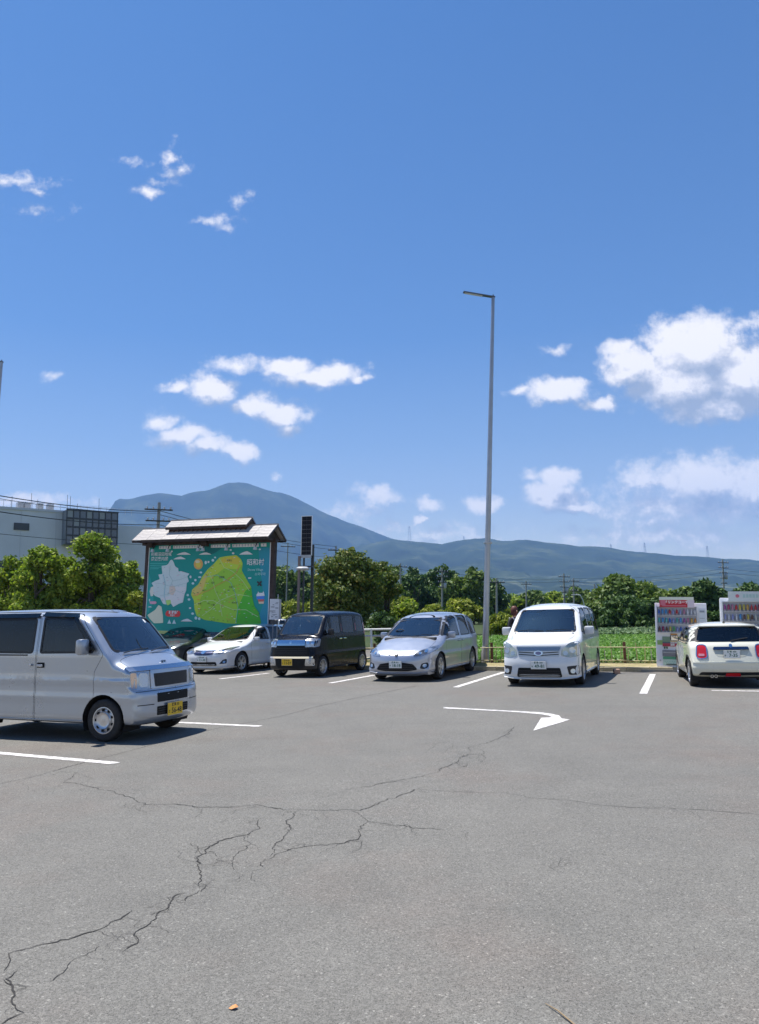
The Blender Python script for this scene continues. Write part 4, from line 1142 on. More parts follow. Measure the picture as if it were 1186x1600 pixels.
# ---------------------------------------------------------------- poles and wires
M_POLE = mat('concrete_pole', (.30, .30, .28), .8, var=.15, vscale=2)
M_WIRE = mat('black_cable', (.02, .022, .025), .6)
TILT = R(2.0)
def util_pole(px, pytop, depth, label, arms=2, r=.15, group='utility poles', xf=True, mt=None):
    t = at(px, pytop, depth); h = t.z
    root = empty('utility_pole', (t.x - h * math.sin(TILT), depth, 0), R(12), label, 'utility pole', group, TILT)
    MB().tube([(0, 0, -.2), (0, 0, h)], [r, r * .62], 10).obj('post', mt or M_POLE, root, smooth=True)
    for k in range(arms):
        z = h - .5 - k * .75
        a = MB().box(0, -.12, z, 1.8 - .2 * k, .09, .09).obj('crossarm', M_DSTEEL, root)
        for x in (-.75, -.35, .35, .75): MB().lathe([(0, .22), (.05, .2), (.035, .12), (.06, .08), (.03, .04), (0, .04)], 'z', 8).obj('insulator', mat('porcelain', (.5, .5, .52), .3), a).location = (x * (1 - .1 * k), -.12, z)
    if xf:
        MB().lathe([(0, .8), (.18, .8), (.22, .74), (.22, .05), (.18, 0), (0, 0)], 'z', 14).obj('transformer', M_STEEL, root, smooth=True).location = (.38, -.1, h - 2.9)
        MB().box(.18, -.06, h - 2.6, .4, .06, .06).obj('bracket', M_DSTEEL, root)
    return t
def wire(a, b, sag, r=.022, label='black overhead cable', n=16, group='overhead cables'):
    pts = []
    for i in range(n + 1):
        u = i / n; q = Vector(a).lerp(Vector(b), u); q.z -= sag * 4 * u * (1 - u); pts.append(q)
    o = MB().tube(pts, r, 4, cap=False).obj('power_line', M_WIRE); tag(o, label, 'cable', group)
util_pole(249, 785, 50, 'utility pole with crossarms rising behind the map board roof', 3, .16, xf=False)
util_pole(525, 853, 84, 'utility pole behind the round reddish tree', 2, .15, xf=False)
util_pole(626, 880, 104, 'plain grey pole rising from the dark wood behind the silver minivan', 1, .15, xf=False)
util_pole(691, 888, 110, 'utility pole with crossarms in front of the dark wood, behind the silver minivan', 4, .17)
util_pole(776, 903, 85, 'pale utility pole just right of the tall lamp post', 1, .14, xf=False)
util_pole(822, 908, 120, 'thin utility pole above the left part of the white minivan roof', 1, .15, xf=False)
util_pole(881, 896, 112, 'utility pole with transformer and many crossarms above the white minivan roof', 5, .17)
util_pole(896, 903, 118, 'second utility pole close right of the one with the transformer', 3, .15, xf=False)
util_pole(929, 912, 90, 'pale thin pole between the white minivan and the right wood', 0, .12, xf=False)
util_pole(1129, 874, 112, 'utility pole with crossarms above the gap between the vending machines', 5, .17)
util_pole(450, 848, 95, 'slim pole right of the map board, behind the solar lamp', 1, .10, xf=False)
for (y0, y1, lab) in ((771, 796, 'topmost cable at the left edge, over the grey warehouse'), (776, 799, 'second cable from the top over the grey warehouse'), (797, 820, 'thick lower cable crossing the grey warehouse'), (835, 849, 'lowest thin cable crossing the grey warehouse')):
    wire(at(-60, y0 - 7, 34), at(249, y1 + (3 if y0 != 797 else 0), 50), .25 if y0 < 800 else .1, .028 if y0 in (771, 797) else .016, lab)
for (y0, y1, y2, lab) in ((800, 846, 855, 'upper cable between the map board roof and the reddish tree'), (806, 852, 860, 'second cable between the map board roof and the reddish tree'), (822, 868, 873, 'lower cable passing the posts of the solar lamp')):
    wire(at(249, y0 - 2, 50), at(525, y2 - 1, 84), .35, .022, lab)
wire(at(525, 857, 84), at(691, 893, 110), .5, .02, 'cable from the reddish tree down to the pole with crossarms')
for (y0, y1, lab) in ((893, 905, 'upper cable over the dark wood'), (899, 909, 'lower cable over the dark wood')):
    wire(at(691, y0, 110), at(881, y1, 112), .5, .02, lab)
for (y0, y1, lab) in ((904, 889, 'upper cable over the wood right of the white minivan'), (910, 895, 'lower cable over the wood right of the white minivan')):
    wire(at(896, y0, 118), at(1129, y1, 112), .5, .02, lab)
for (y0, y1, lab) in ((888, 893, 'upper cable leaving the frame on the right'), (894, 899, 'lower cable leaving the frame on the right')):
    wire(at(1129, y0, 112), at(1290, y1, 104), .4, .02, lab)

def pylon(px, pytop, depth, pybase, label):
    t, b_ = at(px, pytop, depth), at(px, pybase, depth); h = t.z - b_.z
    root = empty('transmission_pylon', b_, 0, label, 'pylon', 'pylons on the far ridge'); w_ = h * .11
    for sx_ in (-1, 1):
        for sy in (-1, 1): MB().tube([(sx_ * w_, sy * w_, -25), (sx_ * w_ * .25, sy * w_ * .25, h)], .7, 4).obj('leg', M_STEEL, root)
    for k in range(3): MB().box(0, 0, h * (.66 + .13 * k), w_ * (3.0 - .5 * k), 1.2, 1.2).obj('arm', M_STEEL, root)
    for k in range(4):
        z0, z1 = h * k / 4, h * (k + 1) / 4; a0, a1 = w_ * (1 - .75 * k / 4), w_ * (1 - .75 * (k + 1) / 4)
        MB().tube([(-a0, -a0, z0), (a1, -a1, z1)], .4, 4).obj('brace', M_STEEL, root); MB().tube([(a0, -a0, z0), (-a1, -a1, z1)], .4, 4).obj('brace', M_STEEL, root)
pylon(640, 822, 5500, 845, 'pylon on the ridge right of the great mountain')
pylon(725, 838, 5580, 847, 'small pylon on the ridge left of the lamp post')
pylon(1008, 848, 5580, 865, 'pylon on the ridge above the left vending machine')
pylon(1106, 853, 5580, 872, 'pylon on the ridge above the gap between the vending machines')
pylon(955, 850, 5580, 860, 'short pylon on the middle of the low ridge')

# ---------------------------------------------------------------- tall lamp posts
def lamp_post(base_, top, label, group='tall lamp posts of the car park', arm=1.05):
    root = empty('lamp_post', base_, 0, label, 'lamp post', group); v = Vector(top) - Vector(base_); h = v.length
    zv = v.normalized(); xv = (Vector((1, .12, 0)) - zv * Vector((1, .12, 0)).dot(zv)).normalized(); yv = zv.cross(xv); q = Matrix((xv, yv, zv)).transposed().to_4x4(); root.matrix_world = Matrix.Translation(base_) @ q
    m_ = mat('lamp_post_steel', (.40, .41, .43), .38, .75, var=.12, vscale=1.5)
    MB().tube([(0, 0, .3), (0, 0, h * .5), (0, 0, h)], [.098, .078, .052], 16).obj('pole', m_, root, smooth=True)
    MB().lathe([(.20, 0), (.20, .02), (.125, .06), (.115, .55), (.10, .60)], 'z', 16).obj('base', mat('galvanised_base', (.38, .37, .36), .6, .4), root, smooth=True)
    MB().box(0, -.105, .45, .11, .03, .26).obj('access_door', m_, root, bevel=.008)
    MB().tube([(0, 0, h - .02), (0, 0, h + .10)], .02, 6).obj('photocell', M_DSTEEL, root)
    a = MB().box(-arm / 2 + .06, 0, 0, arm, .12, .045).obj('lamp_head', mat('lamp_head_grey', (.12, .14, .17), .4, .6), root, bevel=.012)
    a.location = (0, 0, h + .02); a.rotation_euler = (0, R(4.5), 0)
    MB().box(-arm * .62, 0, .0, arm * .55, .09, .012).obj('lens', mat('frosted_lens', (.6, .62, .65), .3), a).location = (0, 0, -.030)
    MB().box(0, 0, h * .32, .21, .21, .06).obj('strap', m_, root, bevel=.01)
lb_ = KL(.55, .55, .07)
b0 = G(758, 1041, .07); b0 = Vector((b0.x, b0.y, .07))
lamp_post(b0, at(770.5, 465, b0.y), 'tall slender steel lamp post standing behind the kerb, beside the white minivan')
tl = at(2.5, 566, 28.8); lamp_post((tl.x - 11.5 * math.sin(R(2.0)), 28.8, 0), tl, 'tall lamp post cut by the left edge of the picture')
# ---------------------------------------------------------------- roofed map board
M_WOOD = mat('dark_stained_wood', (.055, .035, .028), .7, var=.3, vscale=6)
M_RBRD = mat('weathered_white_board', (.46, .43, .40), .75, var=.2, vscale=5, bump=.3)
_t = NT(M_RBRD.node_tree); _b = _t.n['Principled BSDF']; _oi = _t.node('ShaderNodeObjectInfo'); _src = _b.inputs['Base Color'].links[0].from_socket
_t.put(_b.inputs['Base Color'], _t.mix(_t.mapr(_oi.outputs['Random'], 0, 1, 0, .45), _src, (.28, .26, .27, 1)))
M_RTRIM = mat('dark_roof_edge', (.07, .06, .065), .6)
def fl(name, c): return mat(name, tuple(min(.85, x * 2.15) for x in c), .5)
PLb = at(226, 900, 28.2); PLb.z = 0
mapb = empty('map_board', PLb, -R(DAZ), 'large roofed map board with white and green village maps on teal', 'sign')
mapb.matrix_world = Matrix.Translation(PLb) @ Matrix.Rotation(TILT, 4, 'Y') @ Matrix.Rotation(-R(DAZ), 4, 'Z')
BW, BT, BB = 5.2, 4.42, 1.30
MB().box(BW / 2, .06, (BT + BB) / 2, BW, .10, BT - BB).obj('board', fl('board_teal', (.0, .155, .135)), mapb)
for x in (-.07, BW + .09): MB().box(x, .06, (BT + .1) / 2, .15, .16, BT + .1).obj('post', M_WOOD, mapb)
MB().box(-.0 + .012, -.005, (BT + BB) / 2, .03, .02, BT - BB).obj('edge_strip', fl('pale_edge', (.5, .52, .62)), mapb)
MB().box(BW - .012, -.005, (BT + BB) / 2, .03, .02, BT - BB).obj('edge_strip', fl('pale_edge', (.5, .52, .62)), mapb)
def uv6(x, y):
    f = (y - 90) / 700.; xl = 38 - 28 * f; xr = 1150 - 38 * f
    return ((x - xl) / (xr - xl) * BW, 4.41 - (y - 45) / 256.)
_lay = [0]
def shape(pts, c, lay, name='map_print', r=0.0):
    p_ = [uv6(*q) for q in pts]
    if r: p_ = roundpoly(p_, r)
    mb = MB().prism(p_, .010 - lay * .004, .012 - lay * .004, 'y')
    me = bpy.data.meshes.new(name); me.from_pydata(mb.v, [], mb.f); me.materials.append(c)
    bm = bmesh.new(); bm.from_mesh(me); bmesh.ops.triangulate(bm, faces=[f for f in bm.faces if len(f.verts) > 4]); bmesh.ops.recalc_face_normals(bm, faces=bm.faces); bm.to_mesh(me); bm.free()
    return link(name, me, mapb)
def btext(s, x, y, size, c, lay=4, **k):
    u, v = uv6(x, y)
    return text(s, size, c, mapb, Matrix.Translation((u, .010 - lay * .004, v)) @ Matrix.Rotation(math.pi / 2, 4, 'X'), **k)
cT2 = fl('teal_light', (.01, .20, .19)); cSea = fl('teal_blue', (.01, .15, .20)); cW = fl('print_white', (.62, .68, .72)); cPale = fl('print_pale', (.34, .46, .44)); cLav = fl('print_lavender', (.42, .50, .68)); cRed = fl('print_red', (.50, .03, .03)); cPink = fl('print_pink', (.62, .20, .26)); cBl = fl('print_black', (.015, .015, .02)); cOr = fl('print_orange', (.50, .22, .06))
shape([(40, 300), (60, 380), (90, 560), (60, 640), (18, 700), (30, 400)], cT2, 1, r=.1)
shape([(1040, 90), (1146, 90), (1120, 780), (1010, 780), (1080, 560)], cSea, 1, r=.1)
shape([(560, 60), (760, 60), (640, 140), (560, 130)], fl('teal_deep', (.0, .09, .09)), 1, r=.1)
# district map on the left
L_ = [(245, 185), (262, 182), (275, 205), (290, 245), (320, 265), (322, 295), (345, 290), (375, 300), (425, 315), (405, 340), (420, 385), (400, 400), (395, 470), (380, 505), (365, 580), (330, 590), (275, 622), (255, 590), (215, 600), (180, 595), (150, 540), (100, 520), (75, 490), (85, 430), (65, 400), (100, 380), (145, 365), (130, 320), (170, 315), (160, 240), (205, 235), (225, 220)]
shape(L_, cPale, 2, r=.03)
shape([(300, 430), (398, 440), (378, 505), (362, 575), (330, 585), (275, 616), (255, 585), (190, 590), (155, 540), (240, 520)], cLav, 3, r=.04)
shape([(240, 430), (285, 425), (300, 470), (270, 515), (235, 500)], fl('print_rose', (.55, .33, .28)), 4, r=.04)
shape([(205, 560), (250, 555), (255, 590), (225, 608), (205, 590)], fl('print_leaf', (.25, .42, .10)), 4, r=.03)
shape([(105, 650), (135, 605), (165, 620), (178, 700), (182, 770), (95, 775), (55, 735), (30, 700), (60, 680)], fl('print_cream', (.45, .50, .30)), 2, r=.04)
shape([(60, 440), (85, 430), (85, 520), (62, 525), (50, 480)], fl('print_cream2', (.50, .55, .35)), 3, r=.03)
shape([(50, 572), (110, 570), (120, 585), (105, 597), (55, 595)], cPink, 3, r=.03)
# village map on the right, in greens
R_ = [(700, 170), (760, 160), (850, 152), (890, 190), (905, 230), (895, 290), (930, 360), (975, 440), (985, 540), (1000, 610), (1035, 660), (1055, 755), (1000, 768), (760, 762), (640, 745), (560, 735), (490, 700), (470, 640), (465, 560), (440, 510), (450, 460), (510, 410), (545, 340), (590, 280), (650, 225)]
shape(R_, fl('map_green', (.17, .32, .025)), 2, r=.05)
shape([(700, 170), (760, 160), (850, 152), (890, 190), (905, 230), (870, 280), (740, 270), (600, 380), (560, 470), (520, 560), (530, 640), (500, 690), (475, 640), (468, 560), (440, 510), (450, 460), (510, 410), (545, 340), (590, 280), (650, 225)], fl('map_yellow_green', (.28, .36, .03)), 3, r=.05)
shape([(925, 470), (975, 440), (985, 540), (1000, 610), (1035, 660), (1055, 755), (1000, 766), (840, 764), (850, 640)], fl('map_deep_green', (.04, .25, .015)), 3, r=.05)
shape([(715, 180), (800, 165), (860, 165), (885, 205), (870, 240), (800, 225), (720, 215)], fl('map_ochre', (.36, .30, .03)), 4, r=.05)
shape([(450, 465), (500, 430), (560, 340), (600, 300), (570, 400), (545, 470), (500, 520), (455, 510)], fl('map_ochre2', (.38, .30, .08)), 4, r=.04)
r_ = random.Random(11)
for i in range(230):
    x, y = r_.uniform(450, 1040), r_.uniform(165, 755)
    if not inside(R_, x, y): continue
    c = r_.choice((fl('mark_dark', (.03, .09, .02)), fl('mark_grey', (.30, .38, .30)), cW, fl('mark_red', (.42, .10, .04)), fl('mark_olive', (.10, .16, .02))))
    a, b = r_.uniform(6, 17), r_.uniform(2.5, 5)
    shape([(x, y), (x + a, y - 1), (x + a, y + b), (x, y + b)], c, 5, 'map_mark')
for i in range(70):
    x, y = r_.uniform(70, 410), r_.uniform(200, 600)
    if not inside(L_, x, y): continue
    c = r_.choice((fl('mark_slate', (.12, .18, .20)), cPink, fl('mark_grey', (.30, .38, .30))))
    a, b = r_.uniform(5, 15), r_.uniform(2, 4)
    shape([(x, y), (x + a, y), (x + a, y + b), (x, y + b)], c, 5, 'map_mark')
def road(pts, w_, c, lay=5):
    out = []
    for i in range(len(pts) - 1):
        (x0, y0), (x1, y1) = pts[i], pts[i + 1]; d = math.hypot(x1 - x0, y1 - y0) or 1; nx, ny = -(y1 - y0) / d * w_, (x1 - x0) / d * w_
        shape([(x0 + nx, y0 + ny), (x1 + nx, y1 + ny), (x1 - nx, y1 - ny), (x0 - nx, y0 - ny)], c, lay, 'map_road')
cRd = fl('road_pale', (.34, .40, .22)); cRd2 = fl('road_rust', (.40, .16, .05)); cBd = fl('border_slate', (.22, .30, .30))
road([(455, 520), (520, 500), (600, 470), (680, 420), (760, 380), (850, 310), (880, 240)], 2.2, cRd2)
road([(470, 600), (560, 560), (640, 560), (720, 600), (820, 640), (930, 640), (1030, 700)], 1.8, cRd)
road([(600, 300), (640, 380), (660, 470), (700, 560), (720, 700)], 1.6, cRd)
road([(700, 180), (740, 260), (820, 300), (900, 380), (960, 470)], 1.6, cRd); road([(540, 700), (620, 640), (700, 560), (840, 500), (960, 520)], 1.6, cRd)
road([(560, 350), (680, 330), (800, 400), (840, 500), (860, 620), (840, 750)], 1.4, fl('river_blue', (.10, .28, .34)))
road([(245, 240), (235, 320), (270, 380), (245, 430)], 1.4, cBd); road([(100, 400), (180, 410), (240, 430), (290, 430), (400, 400)], 1.4, cBd); road([(150, 520), (240, 500), (300, 470), (380, 500)], 1.4, cBd); road([(270, 380), (340, 370), (400, 345)], 1.4, cBd); road([(180, 320), (200, 410), (190, 520), (215, 600)], 1.4, fl('river_blue', (.10, .28, .34)))
for (tx, ty, ts) in (('赤城山', 790, 200), ('森下', 560, 470), ('糸井', 520, 590), ('川額', 640, 600), ('貝野瀬', 720, 350), ('生越', 800, 440), ('永井', 640, 400), ('橡久保', 830, 580)): btext(tx, ty, ts, .075, cBl, 6)
def ell(x, y, a, b, n=16): return [(x + a * math.cos(t), y + b * math.sin(t)) for t in np.linspace(0, 2 * math.pi, n + 1)[:-1]]
shape(ell(507, 228, 42, 50), cOr, 2); shape(ell(507, 232, 24, 28), fl('print_amber', (.55, .32, .05)), 3); shape(ell(500, 205, 22, 14), fl('print_tan', (.45, .36, .24)), 4)
for (x, y, a, b) in ((435, 345, 12, 16), (458, 405, 16, 14), (480, 375, 14, 14), (410, 512, 14, 14), (422, 552, 16, 14), (432, 630, 14, 10), (455, 680, 16, 14), (485, 720, 16, 18), (515, 725, 14, 16), (520, 348, 20, 10), (530, 305, 16, 12), (575, 215, 14, 20), (600, 210, 12, 12), (640, 195, 16, 16), (660, 170, 12, 10), (800, 105, 13, 10), (822, 135, 14, 12), (1055, 105, 13, 10), (258, 105, 12, 10), (520, 102, 12, 9), (50, 560, 8, 16)):
    shape(ell(x, y, a * .8, b * .8, 10), fl('print_sky', (.30, .48, .56)) if (x + y) % 3 else cW, 3)
for (x, y, w_, h_) in ((370, 125, 68, 14), (332, 166, 60, 14), (570, 130, 58, 12), (935, 132, 60, 17), (400, 738, 55, 14), (55, 622, 22, 5)):
    shape([(x - w_, y + h_), (x - w_ * .6, y), (x - w_ * .15, y - h_ * .6), (x + w_ * .2, y - h_ * .8), (x + w_ * .6, y), (x + w_, y + h_)], cW, 3, r=.02)
for x in (240, 285): shape([(x - 18, 775), (x, 735), (x + 18, 775)], fl('print_mint', (.30, .60, .55)), 3)
shape([(200, 692), (215, 655), (335, 655), (345, 690), (330, 712), (220, 710)], cRed, 3, r=.06)
btext('昭和村', 277, 674, .13, cW, 5, bold=.006); btext('現在地', 270, 700, .07, cW, 5, bold=.003)
btext('利根沼田地域', 158, 132, .155, cW, 4, bold=.002); btext('周辺案内図', 142, 176, .155, cW, 4, bold=.002)
for (y, x1) in ((213, 215), (231, 205), (249, 165), (264, 135)): shape([(48, y), (x1, y), (x1, y + 4), (48, y + 4)], fl('print_fine', (.06, .34, .32)), 3)
btext('昭和村', 1016, 222, .235, cW, 4, bold=.003); btext('Showa Village', 1014, 286, .115, fl('print_mint2', (.25, .5, .48)), 4); btext('쇼와무라', 1054, 326, .12, fl('print_mint2', (.25, .5, .48)), 4)
shape([(1028, 385), (1046, 398), (1062, 382), (1068, 395), (1056, 408), (1068, 424), (1058, 434), (1046, 420), (1034, 432), (1026, 424), (1038, 410), (1024, 396)], cBl, 4)
shape([(1018, 508), (1030, 490), (1034, 476), (1040, 490), (1070, 490), (1078, 474), (1084, 490), (1088, 516), (1020, 520)], cW, 3)
shape([(1018, 520), (1086, 518), (1084, 545), (1020, 548)], fl('print_blue', (.03, .12, .36)), 3); shape([(1030, 545), (1084, 545), (1080, 566), (1034, 568)], fl('print_brick', (.32, .08, .06)), 3); shape([(1036, 566), (1082, 566), (1078, 585), (1038, 585)], fl('print_salmon', (.5, .30, .22)), 3)
shape([(950, 355), (975, 352), (978, 364), (952, 366)], cW, 3)
# white heading strip
for (x0, x1) in ((135, 245), (270, 560), (622, 795), (815, 1045), (1065, 1112)):
    shape([(x0, 52), (x1, 52), (x1, 80), (x0, 80)], fl('print_lilac', (.40, .44, .62)), 2, 'heading_strip')
    n_ = max(1, int((x1 - x0) / 24))
    for k in range(n_):
        xx = x0 + (k + .5) * (x1 - x0) / n_; a = r_.uniform(4, 9)
        shape([(xx - a, 60), (xx + a, 60), (xx + a, 63), (xx - a, 63)], fl('heading_ink', (.10, .16, .26)), 3, 'heading_stroke'); shape([(xx - 1.5, 55), (xx + 1.5, 55), (xx + 1.5, 77), (xx - 1.5, 77)], fl('heading_ink', (.10, .16, .26)), 4, 'heading_stroke')
# board frame beams and spot lamps
MB().box(BW / 2, -.02, BT + .05, BW + .5, .16, .12).obj('beam', M_WOOD, mapb)
for x6 in (118, 262, 545, 590, 800, 1050):
    u, v = uv6(x6, 90)
    s_ = MB().tube([(u, .0, BT + .02), (u + .02, -.22, BT - .06), (u + .03, -.30, BT - .20)], .018, 6).obj('lamp_arm', M_DSTEEL, mapb)
    MB().lathe([(0, .06), (.05, .05), (.075, -.05), (0, -.05)], 'z', 12).obj('spot_lamp', mat('spot_white', (.6, .64, .66), .4), s_).location = (u + .03, -.31, BT - .23)
for x6 in (80, 590): u, v = uv6(x6, 60); MB().box(u, -.14, BT - .02, .22, .2, .16).obj('bracket', M_WOOD, mapb, bevel=.01)
# roofs of lapped boards
def gable(x0, x1, ze, zr, half, ncourse, bl, name):
    sl = math.atan2(zr - ze, half); Ls = math.hypot(zr - ze, half)
    nx = max(1, round((x1 - x0) / bl)); bw = (x1 - x0) / nx; cwid = Ls / ncourse
    bm_ = MB().box(0, 0, 0, bw - .008, cwid * 1.12, .018).mesh(name, M_RBRD, bevel=.003)
    for sg in (-1, 1):
        for c in range(ncourse):
            for i in range(nx):
                o = link(name, bm_, mapb); dist = (c + .5) * cwid
                y = sg * (half - dist * math.cos(sl)); z = ze + dist * math.sin(sl)
                o.location = (x0 + (i + .5) * bw, .06 + y, z + .012 + c * .004 + random.uniform(0, .003))
                o.rotation_euler = (-sg * sl - sg * -.035, 0, 0) if False else ((sl if sg < 0 else -sl) - sg * .0, 0, 0)
    for sg in (-1, 1):   # barge boards and gable
        pass
    for x in (x0 + .02, x1 - .02):
        for sg in (-1, 1): MB().tube([(x, .06 + sg * (half + .01), ze - .03), (x, .06, zr - .02)], .035, 4).obj('barge_board', M_RTRIM, mapb)
    MB().box((x0 + x1) / 2, .06, zr + .02, x1 - x0 + .02, .10, .05).obj('ridge_cap', M_RBRD, mapb)
    for sg in (-1, 1): MB().box((x0 + x1) / 2, .06 + sg * (half - .03), ze - .045, x1 - x0, .05, .07).obj('eave_board', M_WOOD, mapb)
gable(-.34, BW + .22, 4.55, 5.02, .62, 4, .66, 'roof_board')
for x in (.02, BW - .02):
    MB().prism([(-.50, 4.54), (.62, 4.54), (.06, 4.96)], x - .03, x + .03, 'x').obj('gable_wall', M_WOOD, mapb)
MB().box(2.65, .06, 4.92, 3.25, .44, .34).obj('ridge_box', mat('brown_lattice', (.10, .045, .028), .7, var=.3), mapb)
for i in range(17): MB().box(1.03 + i * .202, -.18, 4.93, .05, .04, .30).obj('lattice_bar', M_WOOD, mapb)
gable(.92, 4.38, 5.02, 5.30, .36, 3, .62, 'upper_roof_board')
for k in range(8): MB().box(-.05 + k * .77, -.26, 4.50, .06, .62, .07).obj('rafter', M_WOOD, mapb)

# notice panel beside the board
q = at(427, 952, 25.4)
nb = empty('notice_board', (q.x - .03, 25.4, 0), -R(14), 'small white notice panel with grey drawings on a thin post, right of the map board', 'sign', tilt=TILT)
hN = q.z
MB().box(0, 0, hN, .33, .03, .68).obj('panel', mat('notice_white', (.70, .72, .76), .5), nb)
MB().box(.19, .03, hN, .06, .05, .66).obj('panel_edge', M_STEEL, nb)
for (x, z) in ((.10, -.02), (-.05, .02)): MB().tube([(x, .04, 0), (x, .04, hN + (.50 if x > 0 else .1))], .018, 6).obj('post', M_STEEL, nb)
r_ = random.Random(4)
for k in range(16): MB().box(r_.uniform(-.11, .11), -.017, hN + r_.uniform(-.3, .3), r_.uniform(.03, .12), .004, r_.uniform(.012, .04)).obj('drawing', mat('notice_ink', (.30, .32, .36), .6), nb)
MB().box(0, .03, hN - .42, .22, .14, .12).obj('weight_box', M_DSTEEL, nb)

# solar lamp on two posts
def solar():
    a = at(466, 868, 25.6); b_ = at(487, 840, 26.2); p_ = at(479, 806, 25.8)
    hp = p_.z; c = at(474, 940, 25.8)
    root = empty('solar_lamp', (c.x, 25.8, 0), -R(16), 'solar lamp on twin dark posts with an upright panel on top', 'street lamp', tilt=R(1.6))
    MB().box(-.20, -.1, 1.85, .075, .075, 3.7).obj('post', mat('bronze_post', (.20, .16, .15), .45, .5), root)
    MB().box(-.07, .0, 2.0, .05, .05, 4.0).obj('brace_post', M_DSTEEL, root)
    MB().box(.20, .1, 2.05, .085, .085, 4.1).obj('post', mat('black_post', (.03, .035, .035), .45, .3), root)
    MB().box(.0, 0, 3.35, .50, .07, .05).obj('cross_bar', M_DSTEEL, root)
    pn = MB().box(.02, -.02, hp - .68, .40, .05, 1.36).obj('solar_panel', mat('panel_frame', (.62, .63, .66), .3, .8), root, bevel=.004)
    for i in range(2):
        for j in range(9): MB().box(.02 - .089 + i * .178, -.05, hp - 1.28 + j * .148, .174, .006, .144).obj('cell', mat('solar_cell', (.004, .005, .012), .35, .0, spec=.25), pn)
    MB().box(.02, -.04, hp - 1.39, .36, .06, .10).obj('control_box', M_STEEL, root)
    MB().lathe([(0, .06), (.16, .055), (.24, .0), (.22, -.05), (0, -.08)], 'z', 20).obj('lamp_head', mat('lamp_shade_grey', (.45, .47, .5), .4), root, smooth=True).location = (-.06, -.12, 3.28)
solar()
def paint(name, col, metal=0.0, rough=0.35, coat=1.0, flake=0.0, spec=.5):
    m_ = mat(name, col, rough, metal, coat, var=0.0, spec=spec)
    nt = NT(m_.node_tree); b = nt.n['Principled BSDF']
    tcn = nt.node('ShaderNodeTexCoord')
    nz = nt.noise(tcn.outputs['Object'], 2.3, 5, 0.65)
    sp_ = nt.node('ShaderNodeSeparateXYZ'); nt.link(tcn.outputs['Object'], sp_.inputs[0])
    dirt = nt.m('MULTIPLY', nt.mapr(sp_.outputs[2], 0.15, 0.6, 0.38, 0.0), nz)      # road dust on the sills
    nt.put(b.inputs['Base Color'], nt.mix(dirt, (*col, 1), (0.22, 0.20, 0.17, 1)))
    nt.put(b.inputs['Roughness'], nt.mapr(nz, 0.3, 0.7, rough * 0.85, rough * 1.2))
    nt.put(b.inputs['Coat Roughness'], nt.mapr(nz, 0.35, 0.75, 0.02, 0.10))
    return m_
def widthfn(W0, belt, k, L, tF=.05, tR=.03, lF=.9, lR=.6, tuck=.05, crease=(), hood=None, roofpinch=0.0):
    def W(s, z):
        w_ = W0
        if s < lF: w_ -= tF * ((lF - s) / lF) ** 2
        if s > L - lR: w_ -= tR * ((s - L + lR) / lR) ** 2
        if z > belt:
            t = z - belt; w_ -= k * t + .10 * k * t * t
        if z < .42: w_ -= tuck * ((.42 - z) / .25) ** 1.5
        for (zc, a, ww) in crease: w_ += a * math.exp(-((z - zc) / ww) ** 2)
        return w_
    return W
def arches(car, xs, Ra, r):
    for x in xs:
        for sd_ in (1, -1): car.hole(circle(car.foh - x, r, Ra, 30), 'side', sd_)

